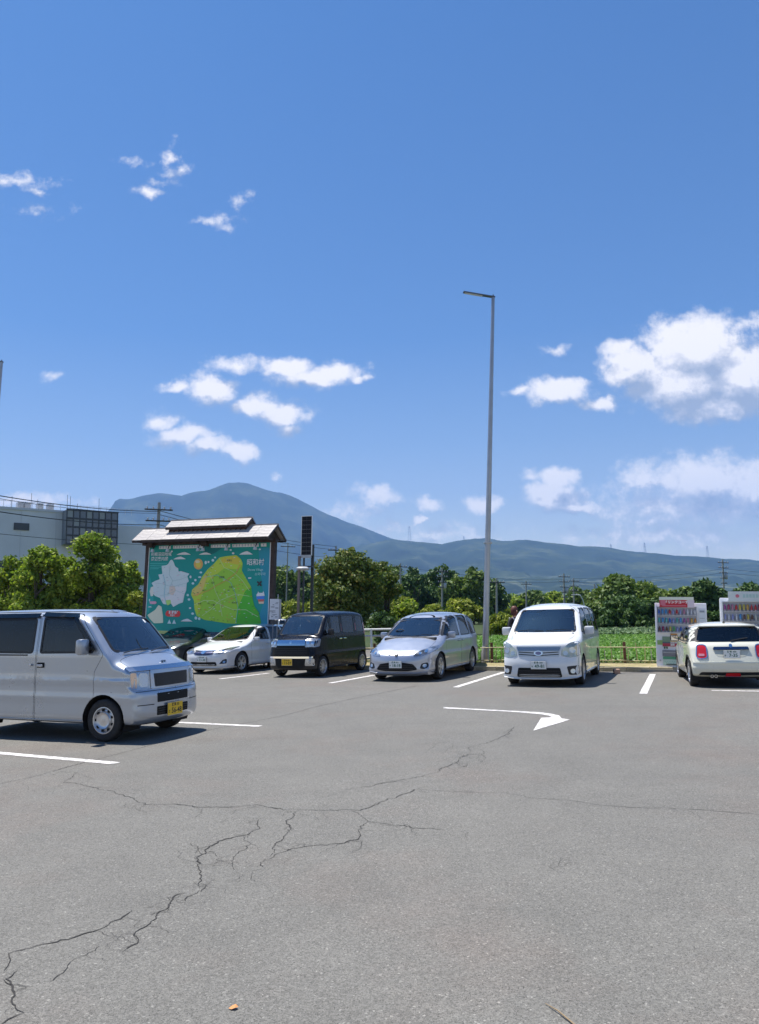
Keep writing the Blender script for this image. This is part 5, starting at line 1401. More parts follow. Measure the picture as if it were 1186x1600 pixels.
# ============================ silver kei van, nearest, left
def make_vamos():
    L, foh, wb, r, tr = 3.395, .58, 2.42, .275, .722
    prof = [(.05, .215, .04), (.0, .30, .05), (.0, .60, .04), (.035, .655, .03), (.055, .90, .03), (.12, .965, .10), (.44, 1.125, .08), (.92, 1.675, .12), (1.22, 1.745, .3), (2.1, 1.765, .4), (3.0, 1.745, .3), (3.28, 1.68, .12), (3.36, 1.0, .1), (3.395, .62, .04), (3.39, .28, .05), (3.32, .20, .04), (.12, .195, .04)]
    W = widthfn(.735, 1.12, .13, L, .035, .03, .5, .5, .035, crease=((.78, .010, .03), (.56, .010, .035), (.30, .012, .07)))
    pm = paint('silver_paint', (.43, .47, .53), .66, .30)
    c = Car('parked_van', prof, W, foh, 'silver boxy kei van with yellow license plate, parked nearest the camera at the left edge', 'van', 'vehicles in the car park', rF=.20, rT=.15, rR=.12, paint=pm, step=.03, spine=(.5, 2.9, .8))
    arches(c, (0, -wb), .335, r)
    X = lambda s_: s_
    c.window([(-.63, 1.155), (.63, 1.155), (.575, 1.63), (-.575, 1.63)], 'windshield', M_GLASS, 'front', r=.07, sealw=.028)
    door_f = roundpoly([(.74, .255, .02), (.74, .9, .02), (.60, 1.13, .03), (1.08, 1.68, .10), (1.74, 1.695, .03), (1.74, .255, .02)], .03)
    door_s = roundpoly([(1.755, .255, .02), (1.755, 1.685, .03), (2.72, 1.685, .06), (2.72, .62, .1), (2.62, .255, .05)], .03)
    tail = roundpoly([(-.60, .55, .03), (.60, .55, .03), (.60, 1.64, .08), (-.60, 1.64, .08)], .03)
    for sd_ in (1, -1):
        g1 = c.window([(.76, 1.155), (1.16, 1.615), (1.69, 1.635), (1.69, 1.145)], 'window', M_SIDEG, 'side', sd_, r=.04)
        g2 = c.window([(1.815, 1.145), (1.815, 1.625), (2.66, 1.625), (2.66, 1.15)], 'window', M_PRIV, 'side', sd_, r=.05)
        c.window([(2.80, 1.15), (2.80, 1.62), (3.20, 1.59), (3.27, 1.15)], 'quarter_window', M_PRIV, 'side', sd_, r=.05)
        d = c.take(door_f, 'door', None, 'side', sd_); g1.parent = d; handle(c, 1.66, .98, sd_, pm, d, .10)
        MB().box(foh - 1.66, sd_ * (W(1.66, .98) + .002), .985, .12, .01, .07).obj('handle_recess', M_DARK, d)
        d = c.take(door_s, 'sliding_door', None, 'side', sd_); g2.parent = d; handle(c, 1.83, .985, sd_, M_SATIN, d, .035)
        c.strip([(1.9, 1.12), (3.2, 1.12)], 'door_rail', M_BLACK, .02, 'side', sd_, .001, .01)
        c.strip([(.93, .235), (2.64, .235)], 'sill', pm, .06, 'side', sd_, .018, .01)
        c.strip([(1.0, 1.71), (1.4, 1.72), (3.1, 1.72)], 'drip_rail', pm, .02, 'side', sd_, .012, .01)
        c.strip([(.74, 1.18), (1.15, 1.64), (1.72, 1.66)], 'rain_visor', M_PRIV, .045, 'side', sd_, .03, -.02)
        c.strip([(1.78, 1.65), (2.68, 1.65)], 'rain_visor', M_PRIV, .045, 'side', sd_, .03, -.02)
        # headlamps wrap round the corner
        hl = roundpoly([(sd_ * .44, .665), (sd_ * .45, .90), (sd_ * .62, .915), (sd_ * .695, .905), (sd_ * .695, .665)], .02)
        h = c.patch(hl, 'headlight', M_LENS, 'front', off=.004, thick=.02, res=.05)
        c.patch(roundpoly([(sd_ * .475, .70), (sd_ * .475, .875), (sd_ * .61, .885), (sd_ * .61, .70)], .04), 'reflector', M_BULB, 'front', off=.008, thick=.006, parent=h)
        c.patch(roundpoly([(.045, .665), (.055, .905), (.19, .895), (.17, .68)], .02), 'side_lens', M_LENS, 'side', sd_, off=.006, thick=.01, res=.05, parent=h)
        c.patch(roundpoly([(sd_ * .64, .69), (sd_ * .64, .89), (sd_ * .70, .885), (sd_ * .70, .69)], .015), 'indicator', mat('amber_tint', (.75, .5, .35), .2, .3, 1), 'front', off=.008, thick=.006, parent=h)
        tl = roundpoly([(sd_ * .62, .75), (sd_ * .62, 1.05), (sd_ * .72, 1.05), (sd_ * .72, .75)], .02)
        c.take(tl, 'tail_light', M_RED, 'rear', gap=0)
    c.take(tail, 'tailgate', None, 'rear')
    # hood
    c.take(roundpoly([(.105, -.66, .05), (.105, .66, .05), (.42, .64, .05), (.42, -.64, .05)], .05), 'hood', None, 'top', gap=.005)
    # grille with chrome bar
    c.patch(roundpoly([(-.43, .665), (.43, .665), (.435, .905), (-.435, .905)], .02), 'grille_surround', M_SATIN, 'front', off=.012, thick=.03, res=.06)
    c.strip([(-.70, .925), (-.42, .93), (.42, .93), (.70, .925)], 'chrome_bar', mat('bright_bar', (.55, .58, .63), .2, 1), .05, 'front', 1, .022, .01)
    gr = c.patch(roundpoly([(-.355, .69), (.355, .69), (.37, .865), (-.37, .865)], .015), 'grille', M_BLACK, 'front', off=.018, thick=.02, res=.06)
    for zz in (.72, .75, .78, .81, .84): c.strip([(-.34, zz), (.34, zz)], 'slat', M_RUB, .008, 'front', 1, .024, -.017, parent=gr)
    # bumper intakes
    c.patch(roundpoly([(-.34, .485), (.34, .485), (.345, .605), (-.345, .605)], .015), 'upper_intake', M_DARK, 'front', off=.003, thick=.006)
    c.patch(roundpoly([(-.345, .315), (.345, .315), (.345, .43), (-.345, .43)], .015), 'lower_intake', M_DARK, 'front', off=.003, thick=.006)
    for zz in (.34, .37, .40): c.strip([(-.33, zz), (.33, zz)], 'intake_bar', M_BLACK, .010, 'front', 1, .008, 0)
    c.strip([(-.73, .47), (-.40, .465)], 'bumper_groove', M_RUB, .012, 'front', 1, .002, .001)
    c.strip([(.40, .465), (.73, .47)], 'bumper_groove', M_RUB, .012, 'front', 1, .002, .001)
    c.strip([(-.735, .642), (.735, .642)], 'bumper_joint', M_RUB, .008, 'front', 1, .002, .001)
    plate(c, 'front', -.0, .372, '56-48', M_PLY, M_INK, '群馬 50', kana='さ', off=.03)
    # emblem: rounded frame with an H
    em, _ = c.hit(0, 1.0, 'front')
    e = MB().box(0, 0, 0, .012, .105, .075).obj('emblem', M_SATIN, c.root, bevel=.012); e.location = (em.x + .012, 0, .985); e.rotation_euler = (0, R(-18), 0)
    MB().box(.008, 0, 0, .006, .082, .055).obj('emblem_ground', M_BLACK, e, bevel=.004)
    for yy in (-.022, .022): MB().box(.012, yy, 0, .006, .012, .05).obj('emblem_stroke', M_CHROME, e)
    MB().box(.012, 0, 0, .006, .04, .011).obj('emblem_stroke', M_CHROME, e)
    mirror(c, .86, 1.235, .72, pm, (.10, .17, .21), .12, (-1,))
    wiper(c, -.50, .02, 1.13, 1.17); wiper(c, .04, .56, 1.13, 1.17)
    c.patch(roundpoly([(-.10, 1.545), (.08, 1.545), (.08, 1.62), (-.10, 1.62)], .02), 'rear_view_mirror', M_BLACK, 'front', off=-.06, thick=.03)
    c.patch(roundpoly([(.40, 1.55), (.47, 1.55), (.47, 1.62), (.40, 1.62)], .01), 'sticker', M_PLW, 'front', off=-.012, thick=0)
    cabin(c, [(1.28, .33), (1.28, -.33), (2.15, .33), (2.15, -.33)], .98, .48, 1.14, 3.2, -.33, .62)
    MB().lathe([(0, .03), (.025, .02), (.035, 0), (.025, -.02), (0, -.03)], 'z', 12).obj('dashboard_toy', mat('orange_toy', (.7, .2, .05), .5), c.root, smooth=True).location = (foh - .62, .42, 1.17)
    wells(c, (0, -wb), .34, r, tr)
    for x in (0, -wb):
        for sd_ in (1, -1): wheel(c, x, sd_, r, .15, 'cover', .17, tr, steer=0)
    MB().box(foh - 1.7, 0, .26, 2.9, 1.0, .12).obj('underbody', M_DARK, c.root)
    c.finish(); return c

# ============================ black tall kei wagon
def make_wake():
    L, foh, wb, r, tr = 3.395, .60, 2.455, .285, .728
    prof = [(.07, .20, .04), (.0, .32, .05), (.0, .56, .05), (.03, .80, .04), (.06, 1.0, .06), (.16, 1.07, .08), (.42, 1.13, .06), (.86, 1.70, .12), (1.08, 1.79, .2), (2.0, 1.835, .4), (3.0, 1.815, .3), (3.26, 1.75, .14), (3.34, 1.1, .1), (3.39, .75, .05), (3.395, .3, .05), (3.33, .20, .04), (.14, .19, .04)]
    W = widthfn(.735, 1.10, .12, L, .03, .03, .5, .5, .03, crease=((.62, .008, .05),))
    pm = paint('black_paint', (.003, .004, .010), .0, .25, .18, spec=.2)
    c = Car('parked_car', prof, W, foh, 'glossy black tall boxy kei wagon with yellow license plate and chrome grille', 'car', 'vehicles in the car park', rF=.16, rT=.13, rR=.10, paint=pm, spine=(.5, 2.9, .8))
    arches(c, (0, -wb), .335, r)
    c.window([(-.635, 1.16), (.635, 1.16), (.60, 1.68), (-.60, 1.68)], 'windshield', M_GLASS, 'front', r=.06)
    for sd_ in (1, -1):
        c.window([(.66, 1.18), (1.02, 1.60), (1.02, 1.18)], 'quarter_window', M_SIDEG, 'side', sd_, r=.03)
        g1 = c.window([(1.10, 1.16), (1.10, 1.66), (1.66, 1.69), (1.66, 1.16)], 'window', M_SIDEG, 'side', sd_, r=.04)
        g2 = c.window([(1.78, 1.16), (1.78, 1.69), (2.55, 1.69), (2.55, 1.16)], 'window', M_PRIV, 'side', sd_, r=.04)
        c.window([(2.66, 1.16), (2.66, 1.69), (3.12, 1.66), (3.20, 1.16)], 'quarter_window', M_PRIV, 'side', sd_, r=.05)
        d = c.take(roundpoly([(.66, .24), (.66, 1.14), (1.0, 1.62, .05), (1.08, 1.74), (1.72, 1.755), (1.72, .24)], .03), 'door', None, 'side', sd_); g1.parent = d; handle(c, 1.60, 1.02, sd_, M_CHROME, d)
        d = c.take(roundpoly([(1.735, .24), (1.735, 1.755), (2.62, 1.755), (2.62, .75, .15), (2.55, .24)], .03), 'sliding_door', None, 'side', sd_); g2.parent = d; handle(c, 1.86, 1.02, sd_, M_CHROME, d)
        c.strip([(.95, .22), (2.70, .22)], 'sill', M_BLACK, .05, 'side', sd_, .02, .01)
        hl = roundpoly([(sd_ * .47, .835), (sd_ * .47, 1.03), (sd_ * .60, 1.04), (sd_ * .725, 1.03), (sd_ * .725, .835)], .02)
        h = c.patch(hl, 'headlight', M_LENSD, 'front', off=.008, thick=.03, res=.05)
        c.ring(hl, 'headlight_ring', M_SATIN, .016, .008, 'front', 1, .014, .02, parent=h)
        for yy in (.535, .655): c.patch(circle(sd_ * yy, .94, .042, 14), 'reflector', M_CHROME, 'front', off=.013, thick=.004, parent=h)
        fg = roundpoly([(sd_ * .47, .33), (sd_ * .49, .52), (sd_ * .715, .52), (sd_ * .715, .33)], .03)
        f = c.patch(fg, 'fog_lamp_housing', M_SATIN, 'front', off=.012, thick=.03)
        for (yy, zz) in ((.56, .46), (.62, .46), (.56, .40), (.62, .40)): c.patch(circle(sd_ * yy, zz, .022, 10), 'lamp_cell', M_BULB, 'front', off=.018, thick=.005, parent=f)
        c.take(roundpoly([(sd_ * .64, .85), (sd_ * .64, 1.45), (sd_ * .72, 1.45), (sd_ * .72, .85)], .02), 'tail_light', M_RED, 'rear', gap=0)
    c.take(roundpoly([(.15, -.66), (.15, .66), (.40, .66), (.40, -.66)], .05), 'hood', None, 'top', gap=.005)
    c.patch(roundpoly([(-.455, .875), (.455, .875), (.455, 1.02), (-.455, 1.02)], .015), 'grille_bar', mat('blue_chrome', (.42, .55, .66), .15, 1), 'front', off=.012, thick=.03)
    c.patch(roundpoly([(-.62, .60), (.62, .60), (.55, .85), (-.55, .85)], .04), 'grille', M_DARK, 'front', off=.006, thick=.02)
    for zz in (.65, .70, .75, .80): c.strip([(-.53, zz), (.53, zz)], 'slat', M_BLACK, .018, 'front', 1, .014, 0)
    c.patch(roundpoly([(-.66, .525), (.66, .525), (.70, .575), (-.70, .575)], .015), 'chrome_bar', M_CHROME, 'front', off=.016, thick=.03)
    c.patch(roundpoly([(-.42, .26), (.42, .26), (.46, .52), (-.46, .52)], .03), 'intake', M_DARK, 'front', off=.006, thick=.02)
    c.patch(circle(0, .955, .038, 20), 'emblem', M_CHROME, 'front', off=.018, thick=.01)
    plate(c, 'front', -.08, .42, '11-57', M_PLY, M_INK, '群馬 580', kana='た', off=.03)
    mirror(c, .86, 1.22, .735, pm, (.10, .18, .18), .11)
    wiper(c, -.55, .0, 1.14, 1.17); wiper(c, .0, .55, 1.14, 1.17)
    c.patch(roundpoly([(-.14, 1.32), (-.07, 1.32), (-.07, 1.42), (-.14, 1.42)], .01), 'air_freshener', M_PLW, 'front', off=-.04, thick=0)
    cabin(c, [(1.30, .33), (1.30, -.33), (2.25, .33), (2.25, -.33)], 1.0, .48, 1.15, 3.2, -.33, .64)
    wells(c, (0, -wb), .34, r, tr)
    for x in (0, -wb):
        for sd_ in (1, -1): wheel(c, x, sd_, r, .16, 'spoke', .195, tr, spokes=10)
    MB().box(foh - 1.7, 0, .26, 2.9, 1.0, .12).obj('underbody', M_DARK, c.root)
    c.finish(); return c

# ============================ silver one-box minivan
def make_estima():
    L, foh, wb, r, tr = 4.79, .94, 2.95, .335, .885
    prof = [(.10, .18, .05), (.01, .26, .05), (.0, .50, .06), (.04, .64, .05), (.16, .745, .10), (.62, .93, .3), (1.06, 1.06, .10), (2.02, 1.585, .25), (2.40, 1.685, .4), (3.1, 1.735, .5), (3.9, 1.72, .3), (4.38, 1.65, .14), (4.62, 1.25, .2), (4.74, .95, .1), (4.79, .65, .06), (4.78, .30, .05), (4.68, .19, .05), (.2, .17, .05)]
    W = widthfn(.90, .98, .22, L, .12, .06, 1.3, .9, .05, crease=((.62, .012, .08), (.30, .02, .06)))
    pm = paint('pale_silver_paint', (.44, .47, .54), .6, .32)
    c = Car('parked_car', prof, W, foh, 'silver rounded one-box minivan with white license plate, beside the black kei wagon', 'car', 'vehicles in the car park', rF=.42, rT=.18, rR=.24, p=2.4, paint=pm, spine=(.75, 4.2, .72))
    arches(c, (0, -wb), .385, r)
    c.window([(-.75, 1.10), (-.3, 1.06), (.3, 1.06), (.75, 1.10), (.575, 1.57), (-.575, 1.57)], 'windshield', M_GLASS, 'front', r=.06)
    for sd_ in (1, -1):
        c.window([(1.32, 1.10), (1.94, 1.46), (1.80, 1.08)], 'quarter_window', M_SIDEG, 'side', sd_, r=.03)
        g1 = c.window([(1.87, 1.08), (2.02, 1.50), (2.30, 1.60), (2.66, 1.62), (2.66, 1.07)], 'window', M_SIDEG, 'side', sd_, r=.05)
        g2 = c.window([(2.80, 1.07), (2.80, 1.63), (3.60, 1.63), (3.70, 1.07)], 'window', M_PRIV, 'side', sd_, r=.05)
        c.window([(3.80, 1.07), (3.72, 1.62), (4.22, 1.58), (4.42, 1.20), (4.42, 1.09)], 'quarter_window', M_PRIV, 'side', sd_, r=.06)
        c.strip([(1.79, 1.055), (1.99, 1.53)], 'pillar_cover', M_BLACK, .10, 'side', sd_, .004, .004)
        d = c.take(roundpoly([(1.42, .26), (1.38, 1.02), (1.78, 1.05), (2.02, 1.56, .06), (2.30, 1.665), (2.72, 1.67), (2.73, .26)], .03), 'door', None, 'side', sd_); g1.parent = d; handle(c, 2.55, .93, sd_, pm, d)
        d = c.take(roundpoly([(2.745, .26), (2.735, 1.67), (3.64, 1.67), (3.75, .85), (3.50, .26)], .03), 'sliding_door', None, 'side', sd_); g2.parent = d; handle(c, 2.90, .93, sd_, pm, d)
        c.strip([(1.36, .235), (3.5, .235)], 'sill', pm, .07, 'side', sd_, .02, .01)
        hl = roundpoly([(sd_ * .44, .62, .03), (sd_ * .47, .70, .03), (sd_ * .72, .83, .06), (sd_ * .865, .87, .02), (sd_ * .875, .73, .05), (sd_ * .66, .635, .05)], .03)
        h = c.patch(hl, 'headlight', M_LENSD, 'front', off=.005, thick=.02, res=.04)
        for (yy, zz, rr) in ((.60, .695, .030), (.72, .745, .036)): c.patch(circle(sd_ * yy, zz, rr, 14), 'reflector', M_CHROME, 'front', off=.012, thick=.006, parent=h)
        fg = roundpoly([(sd_ * .60, .33), (sd_ * .64, .45), (sd_ * .78, .48), (sd_ * .80, .36), (sd_ * .70, .31)], .04)
        f = c.patch(fg, 'fog_lamp_housing', M_BLACK, 'front', off=.004, thick=.02)
        c.patch(circle(sd_ * .71, .395, .045, 16), 'fog_lamp', M_BULB, 'front', off=.012, thick=.006, parent=f)
        c.take(roundpoly([(sd_ * .62, .85), (sd_ * .62, 1.05), (sd_ * .86, 1.05), (sd_ * .86, .85)], .03), 'tail_light', M_RED, 'rear', gap=0)
        # slim dark wings of the grille
        c.patch([(sd_ * .08, .665), (sd_ * .12, .70), (sd_ * .45, .775), (sd_ * .45, .755), (sd_ * .14, .66)], 'grille_wing', M_SATIN, 'front', off=.006, thick=.01)
        c.patch([(sd_ * .10, .660), (sd_ * .13, .682), (sd_ * .44, .758), (sd_ * .42, .735), (sd_ * .16, .645)], 'grille_slot', M_DARK, 'front', off=.004, thick=.006)
    c.take(roundpoly([(.17, -.70, .1), (.17, .70, .1), (1.0, .76, .06), (1.03, 0, .2), (1.0, -.76, .06)], .05), 'hood', None, 'top', gap=.005)
    it = roundpoly([(-.56, .30, .06), (-.44, .44, .03), (-.2, .475, .02), (.2, .475, .02), (.44, .44, .03), (.56, .30, .06), (.3, .265, .02), (-.3, .265, .02)], .03)
    c.patch(it, 'intake', M_DARK, 'front', off=.004, thick=.01)
    for zz in (.31, .355, .40): c.strip([(-.44, zz), (.44, zz)], 'intake_bar', M_BLACK, .014, 'front', 1, .012, 0)
    c.strip([(-.84, .235), (-.5, .205), (.5, .205), (.84, .235)], 'front_spoiler', pm, .05, 'front', 1, .035, .01)
    e = c.patch(roundpoly([(-.06, .72), (-.025, .62), (.025, .62), (.06, .72), (.02, .70), (0, .66), (-.02, .70)], .008), 'emblem', M_BLACK, 'front', off=.02, thick=.02)
    plate(c, 'front', -.0, .43, '18-18', M_PLW, M_GREEN, '群馬 501', kana='す', off=.03)
    mirror(c, 1.66, 1.11, .86, pm, (.11, .20, .17), .11)
    wiper(c, -.60, .0, 1.07, 1.10); wiper(c, .05, .62, 1.07, 1.11)
    for (yy, zz, rr) in ((.60, 1.16, .05), (.66, 1.25, .035)): c.patch(circle(yy, zz, rr, 14), 'round_sticker', M_PLW, 'front', off=-.012, thick=0)
    cabin(c, [(2.05, .40), (2.05, -.40), (3.0, .40), (3.0, -.40)], .88, 1.05, 1.08, 4.3, -.40, .74)
    wells(c, (0, -wb), .39, r, tr)
    for x in (0, -wb):
        for sd_ in (1, -1): wheel(c, x, sd_, r, .205, 'spoke', .215, tr, spokes=7)
    MB().box(foh - 2.4, 0, .27, 4.2, 1.2, .12).obj('underbody', M_DARK, c.root)
    MB().box(foh - 4.3, 0, 1.735, .04, .04, .03).obj('antenna_base', M_BLACK, c.root)
    c.finish(); return c

# ============================ white tall minivan
def make_noah():
    L, foh, wb, r, tr = 4.63, .90, 2.825, .325, .855
    prof = [(.08, .17, .05), (.0, .24, .05), (.0, .50, .06), (.03, .66, .05), (.06, .92, .06), (.17, 1.02, .12), (.78, 1.17, .08), (1.42, 1.70, .18), (1.72, 1.80, .3), (2.4, 1.86, .5), (3.6, 1.85, .4), (4.28, 1.79, .14), (4.46, 1.3, .2), (4.57, .95, .1), (4.62, .65, .06), (4.61, .28, .05), (4.52, .18, .05), (.2, .16, .05)]
    W = widthfn(.86, 1.08, .20, L, .07, .05, .9, .7, .03, crease=((.95, .012, .06), (.24, .02, .06)))
    pm = paint('white_paint', (.78, .79, .79), 0.0, .3)
    c = Car('parked_car', prof, W, foh, 'white tall minivan facing the camera, license plate 49-81, right of the silver minivan', 'car', 'vehicles in the car park', rF=.26, rT=.17, rR=.16, paint=pm, spine=(.7, 4.1, .78))
    arches(c, (0, -wb), .375, r)
    c.window([(-.73, 1.175), (.73, 1.175), (.62, 1.70), (-.62, 1.70)], 'windshield', M_GLASS, 'front', r=.07)
    for sd_ in (1, -1):
        c.window([(.98, 1.17), (1.42, 1.54), (1.42, 1.16)], 'quarter_window', M_SIDEG, 'side', sd_, r=.03)
        g1 = c.window([(1.50, 1.15), (1.50, 1.60), (1.80, 1.72), (2.26, 1.73), (2.26, 1.13)], 'window', M_SIDEG, 'side', sd_, r=.05)
        g2 = c.window([(2.40, 1.13), (2.40, 1.73), (3.26, 1.73), (3.30, 1.13)], 'window', M_PRIV, 'side', sd_, r=.05)
        c.window([(3.40, 1.13), (3.38, 1.73), (4.08, 1.69), (4.22, 1.13)], 'quarter_window', M_PRIV, 'side', sd_, r=.06)
        d = c.take(roundpoly([(1.32, .24), (1.32, 1.0), (1.12, 1.10), (1.52, 1.66, .1), (1.80, 1.775), (2.32, 1.785), (2.33, .24)], .03), 'door', None, 'side', sd_); g1.parent = d; handle(c, 2.18, .98, sd_, pm, d)
        d = c.take(roundpoly([(2.345, .24), (2.335, 1.785), (3.33, 1.785), (3.36, .8), (3.1, .24)], .03), 'sliding_door', None, 'side', sd_); g2.parent = d; handle(c, 2.5, .98, sd_, pm, d)
        c.strip([(1.3, .215), (3.3, .215)], 'sill', pm, .09, 'side', sd_, .03, .01)
        hl = roundpoly([(sd_ * .485, .68, .03), (sd_ * .50, .80, .03), (sd_ * .66, .955, .06), (sd_ * .845, .99, .04), (sd_ * .85, .66, .05), (sd_ * .66, .64, .05)], .03)
        h = c.patch(hl, 'headlight', lens_mat('yellowed_headlamp_lens', .30, (1.15, 1.1, .85)), 'front', off=.006, thick=.02, res=.05)
        for (yy, zz, rr) in ((.58, .735, .05), (.72, .80, .065)): c.patch(circle(sd_ * yy, zz, rr, 16), 'reflector', M_BULB, 'front', off=.012, thick=.006, parent=h)
        fg = roundpoly([(sd_ * .64, .27), (sd_ * .60, .45), (sd_ * .83, .47), (sd_ * .83, .27)], .03)
        f = c.patch(fg, 'fog_lamp_housing', M_BLACK, 'front', off=.004, thick=.02)
        c.patch(circle(sd_ * .72, .35, .05, 16), 'fog_lamp', M_BULB, 'front', off=.014, thick=.006, parent=f)
        c.take(roundpoly([(sd_ * .70, .85), (sd_ * .70, 1.45), (sd_ * .83, 1.45), (sd_ * .83, .85)], .03), 'tail_light', M_RED, 'rear', gap=0)
    c.take(roundpoly([(.18, -.62, .08), (.18, .62, .08), (.74, .72, .06), (.74, -.72, .06)], .05), 'hood', None, 'top', gap=.005)
    g_ = roundpoly([(-.44, .66), (.44, .66), (.50, .885), (-.50, .885)], .02)
    c.patch(g_, 'grille_surround', M_SATIN, 'front', off=.006, thick=.02)
    c.patch(roundpoly([(-.455, .785), (.455, .785), (.485, .865), (-.485, .865)], .02), 'grille_panel', mat('blue_grey_grille', (.16, .22, .32), .25, .9), 'front', off=.016, thick=.02)
    for (z0, z1) in ((.685, .71), (.735, .76)): c.patch(roundpoly([(-.44, z0 + .015), (0, z0 - .01), (.44, z0 + .015), (.44, z1 + .01), (0, z1 - .015), (-.44, z1 + .01)], .005), 'grille_slot', M_DARK, 'front', off=.010, thick=.006)
    e = c.patch([(.065 * math.cos(t) * 1.5, .735 + .055 * math.sin(t)) for t in np.linspace(0, 2 * math.pi, 24)[:-1]], 'emblem', M_CHROME, 'front', off=.024, thick=.02)
    c.patch([(.045 * math.cos(t) * 1.5, .735 + .038 * math.sin(t)) for t in np.linspace(0, 2 * math.pi, 24)[:-1]], 'emblem_centre', mat('violet_grey', (.2, .2, .32), .3, .5), 'front', off=.027, thick=.004, parent=e)
    it = roundpoly([(-.50, .215, .05), (-.46, .42, .03), (.46, .42, .03), (.50, .215, .05)], .03)
    c.patch(it, 'intake', M_DARK, 'front', off=.004, thick=.01)
    for zz in (.25, .30, .35): c.strip([(-.46, zz), (.46, zz)], 'intake_bar', M_BLACK, .016, 'front', 1, .012, 0)
    c.strip([(-.84, .20), (-.5, .175), (.5, .175), (.84, .20)], 'front_spoiler', pm, .07, 'front', 1, .045, .01)
    plate(c, 'front', -.0, .48, '49-81', M_PLW, M_GREEN, '群馬 300', kana='な', off=.03)
    mirror(c, 1.28, 1.20, .85, pm, (.12, .22, .19), .12)
    wiper(c, -.62, .0, 1.19, 1.20); wiper(c, .05, .62, 1.19, 1.20)
    c.patch([(-.42, 1.60), (-.18, 1.60), (-.18, 1.64), (-.42, 1.64)], 'sun_visor_sticker', M_PLW, 'front', off=-.02, thick=0)
    cabin(c, [(1.72, .40), (1.72, -.40), (2.7, .40), (2.7, -.40)], .98, .80, 1.17, 4.2, -.40, .72)
    wells(c, (0, -wb), .38, r, tr)
    for x in (0, -wb):
        for sd_ in (1, -1): wheel(c, x, sd_, r, .20, 'twin', .215, tr, spokes=10)
    MB().box(foh - 2.3, 0, .26, 4.0, 1.2, .12).obj('underbody', M_DARK, c.root)
    c.finish(); return c

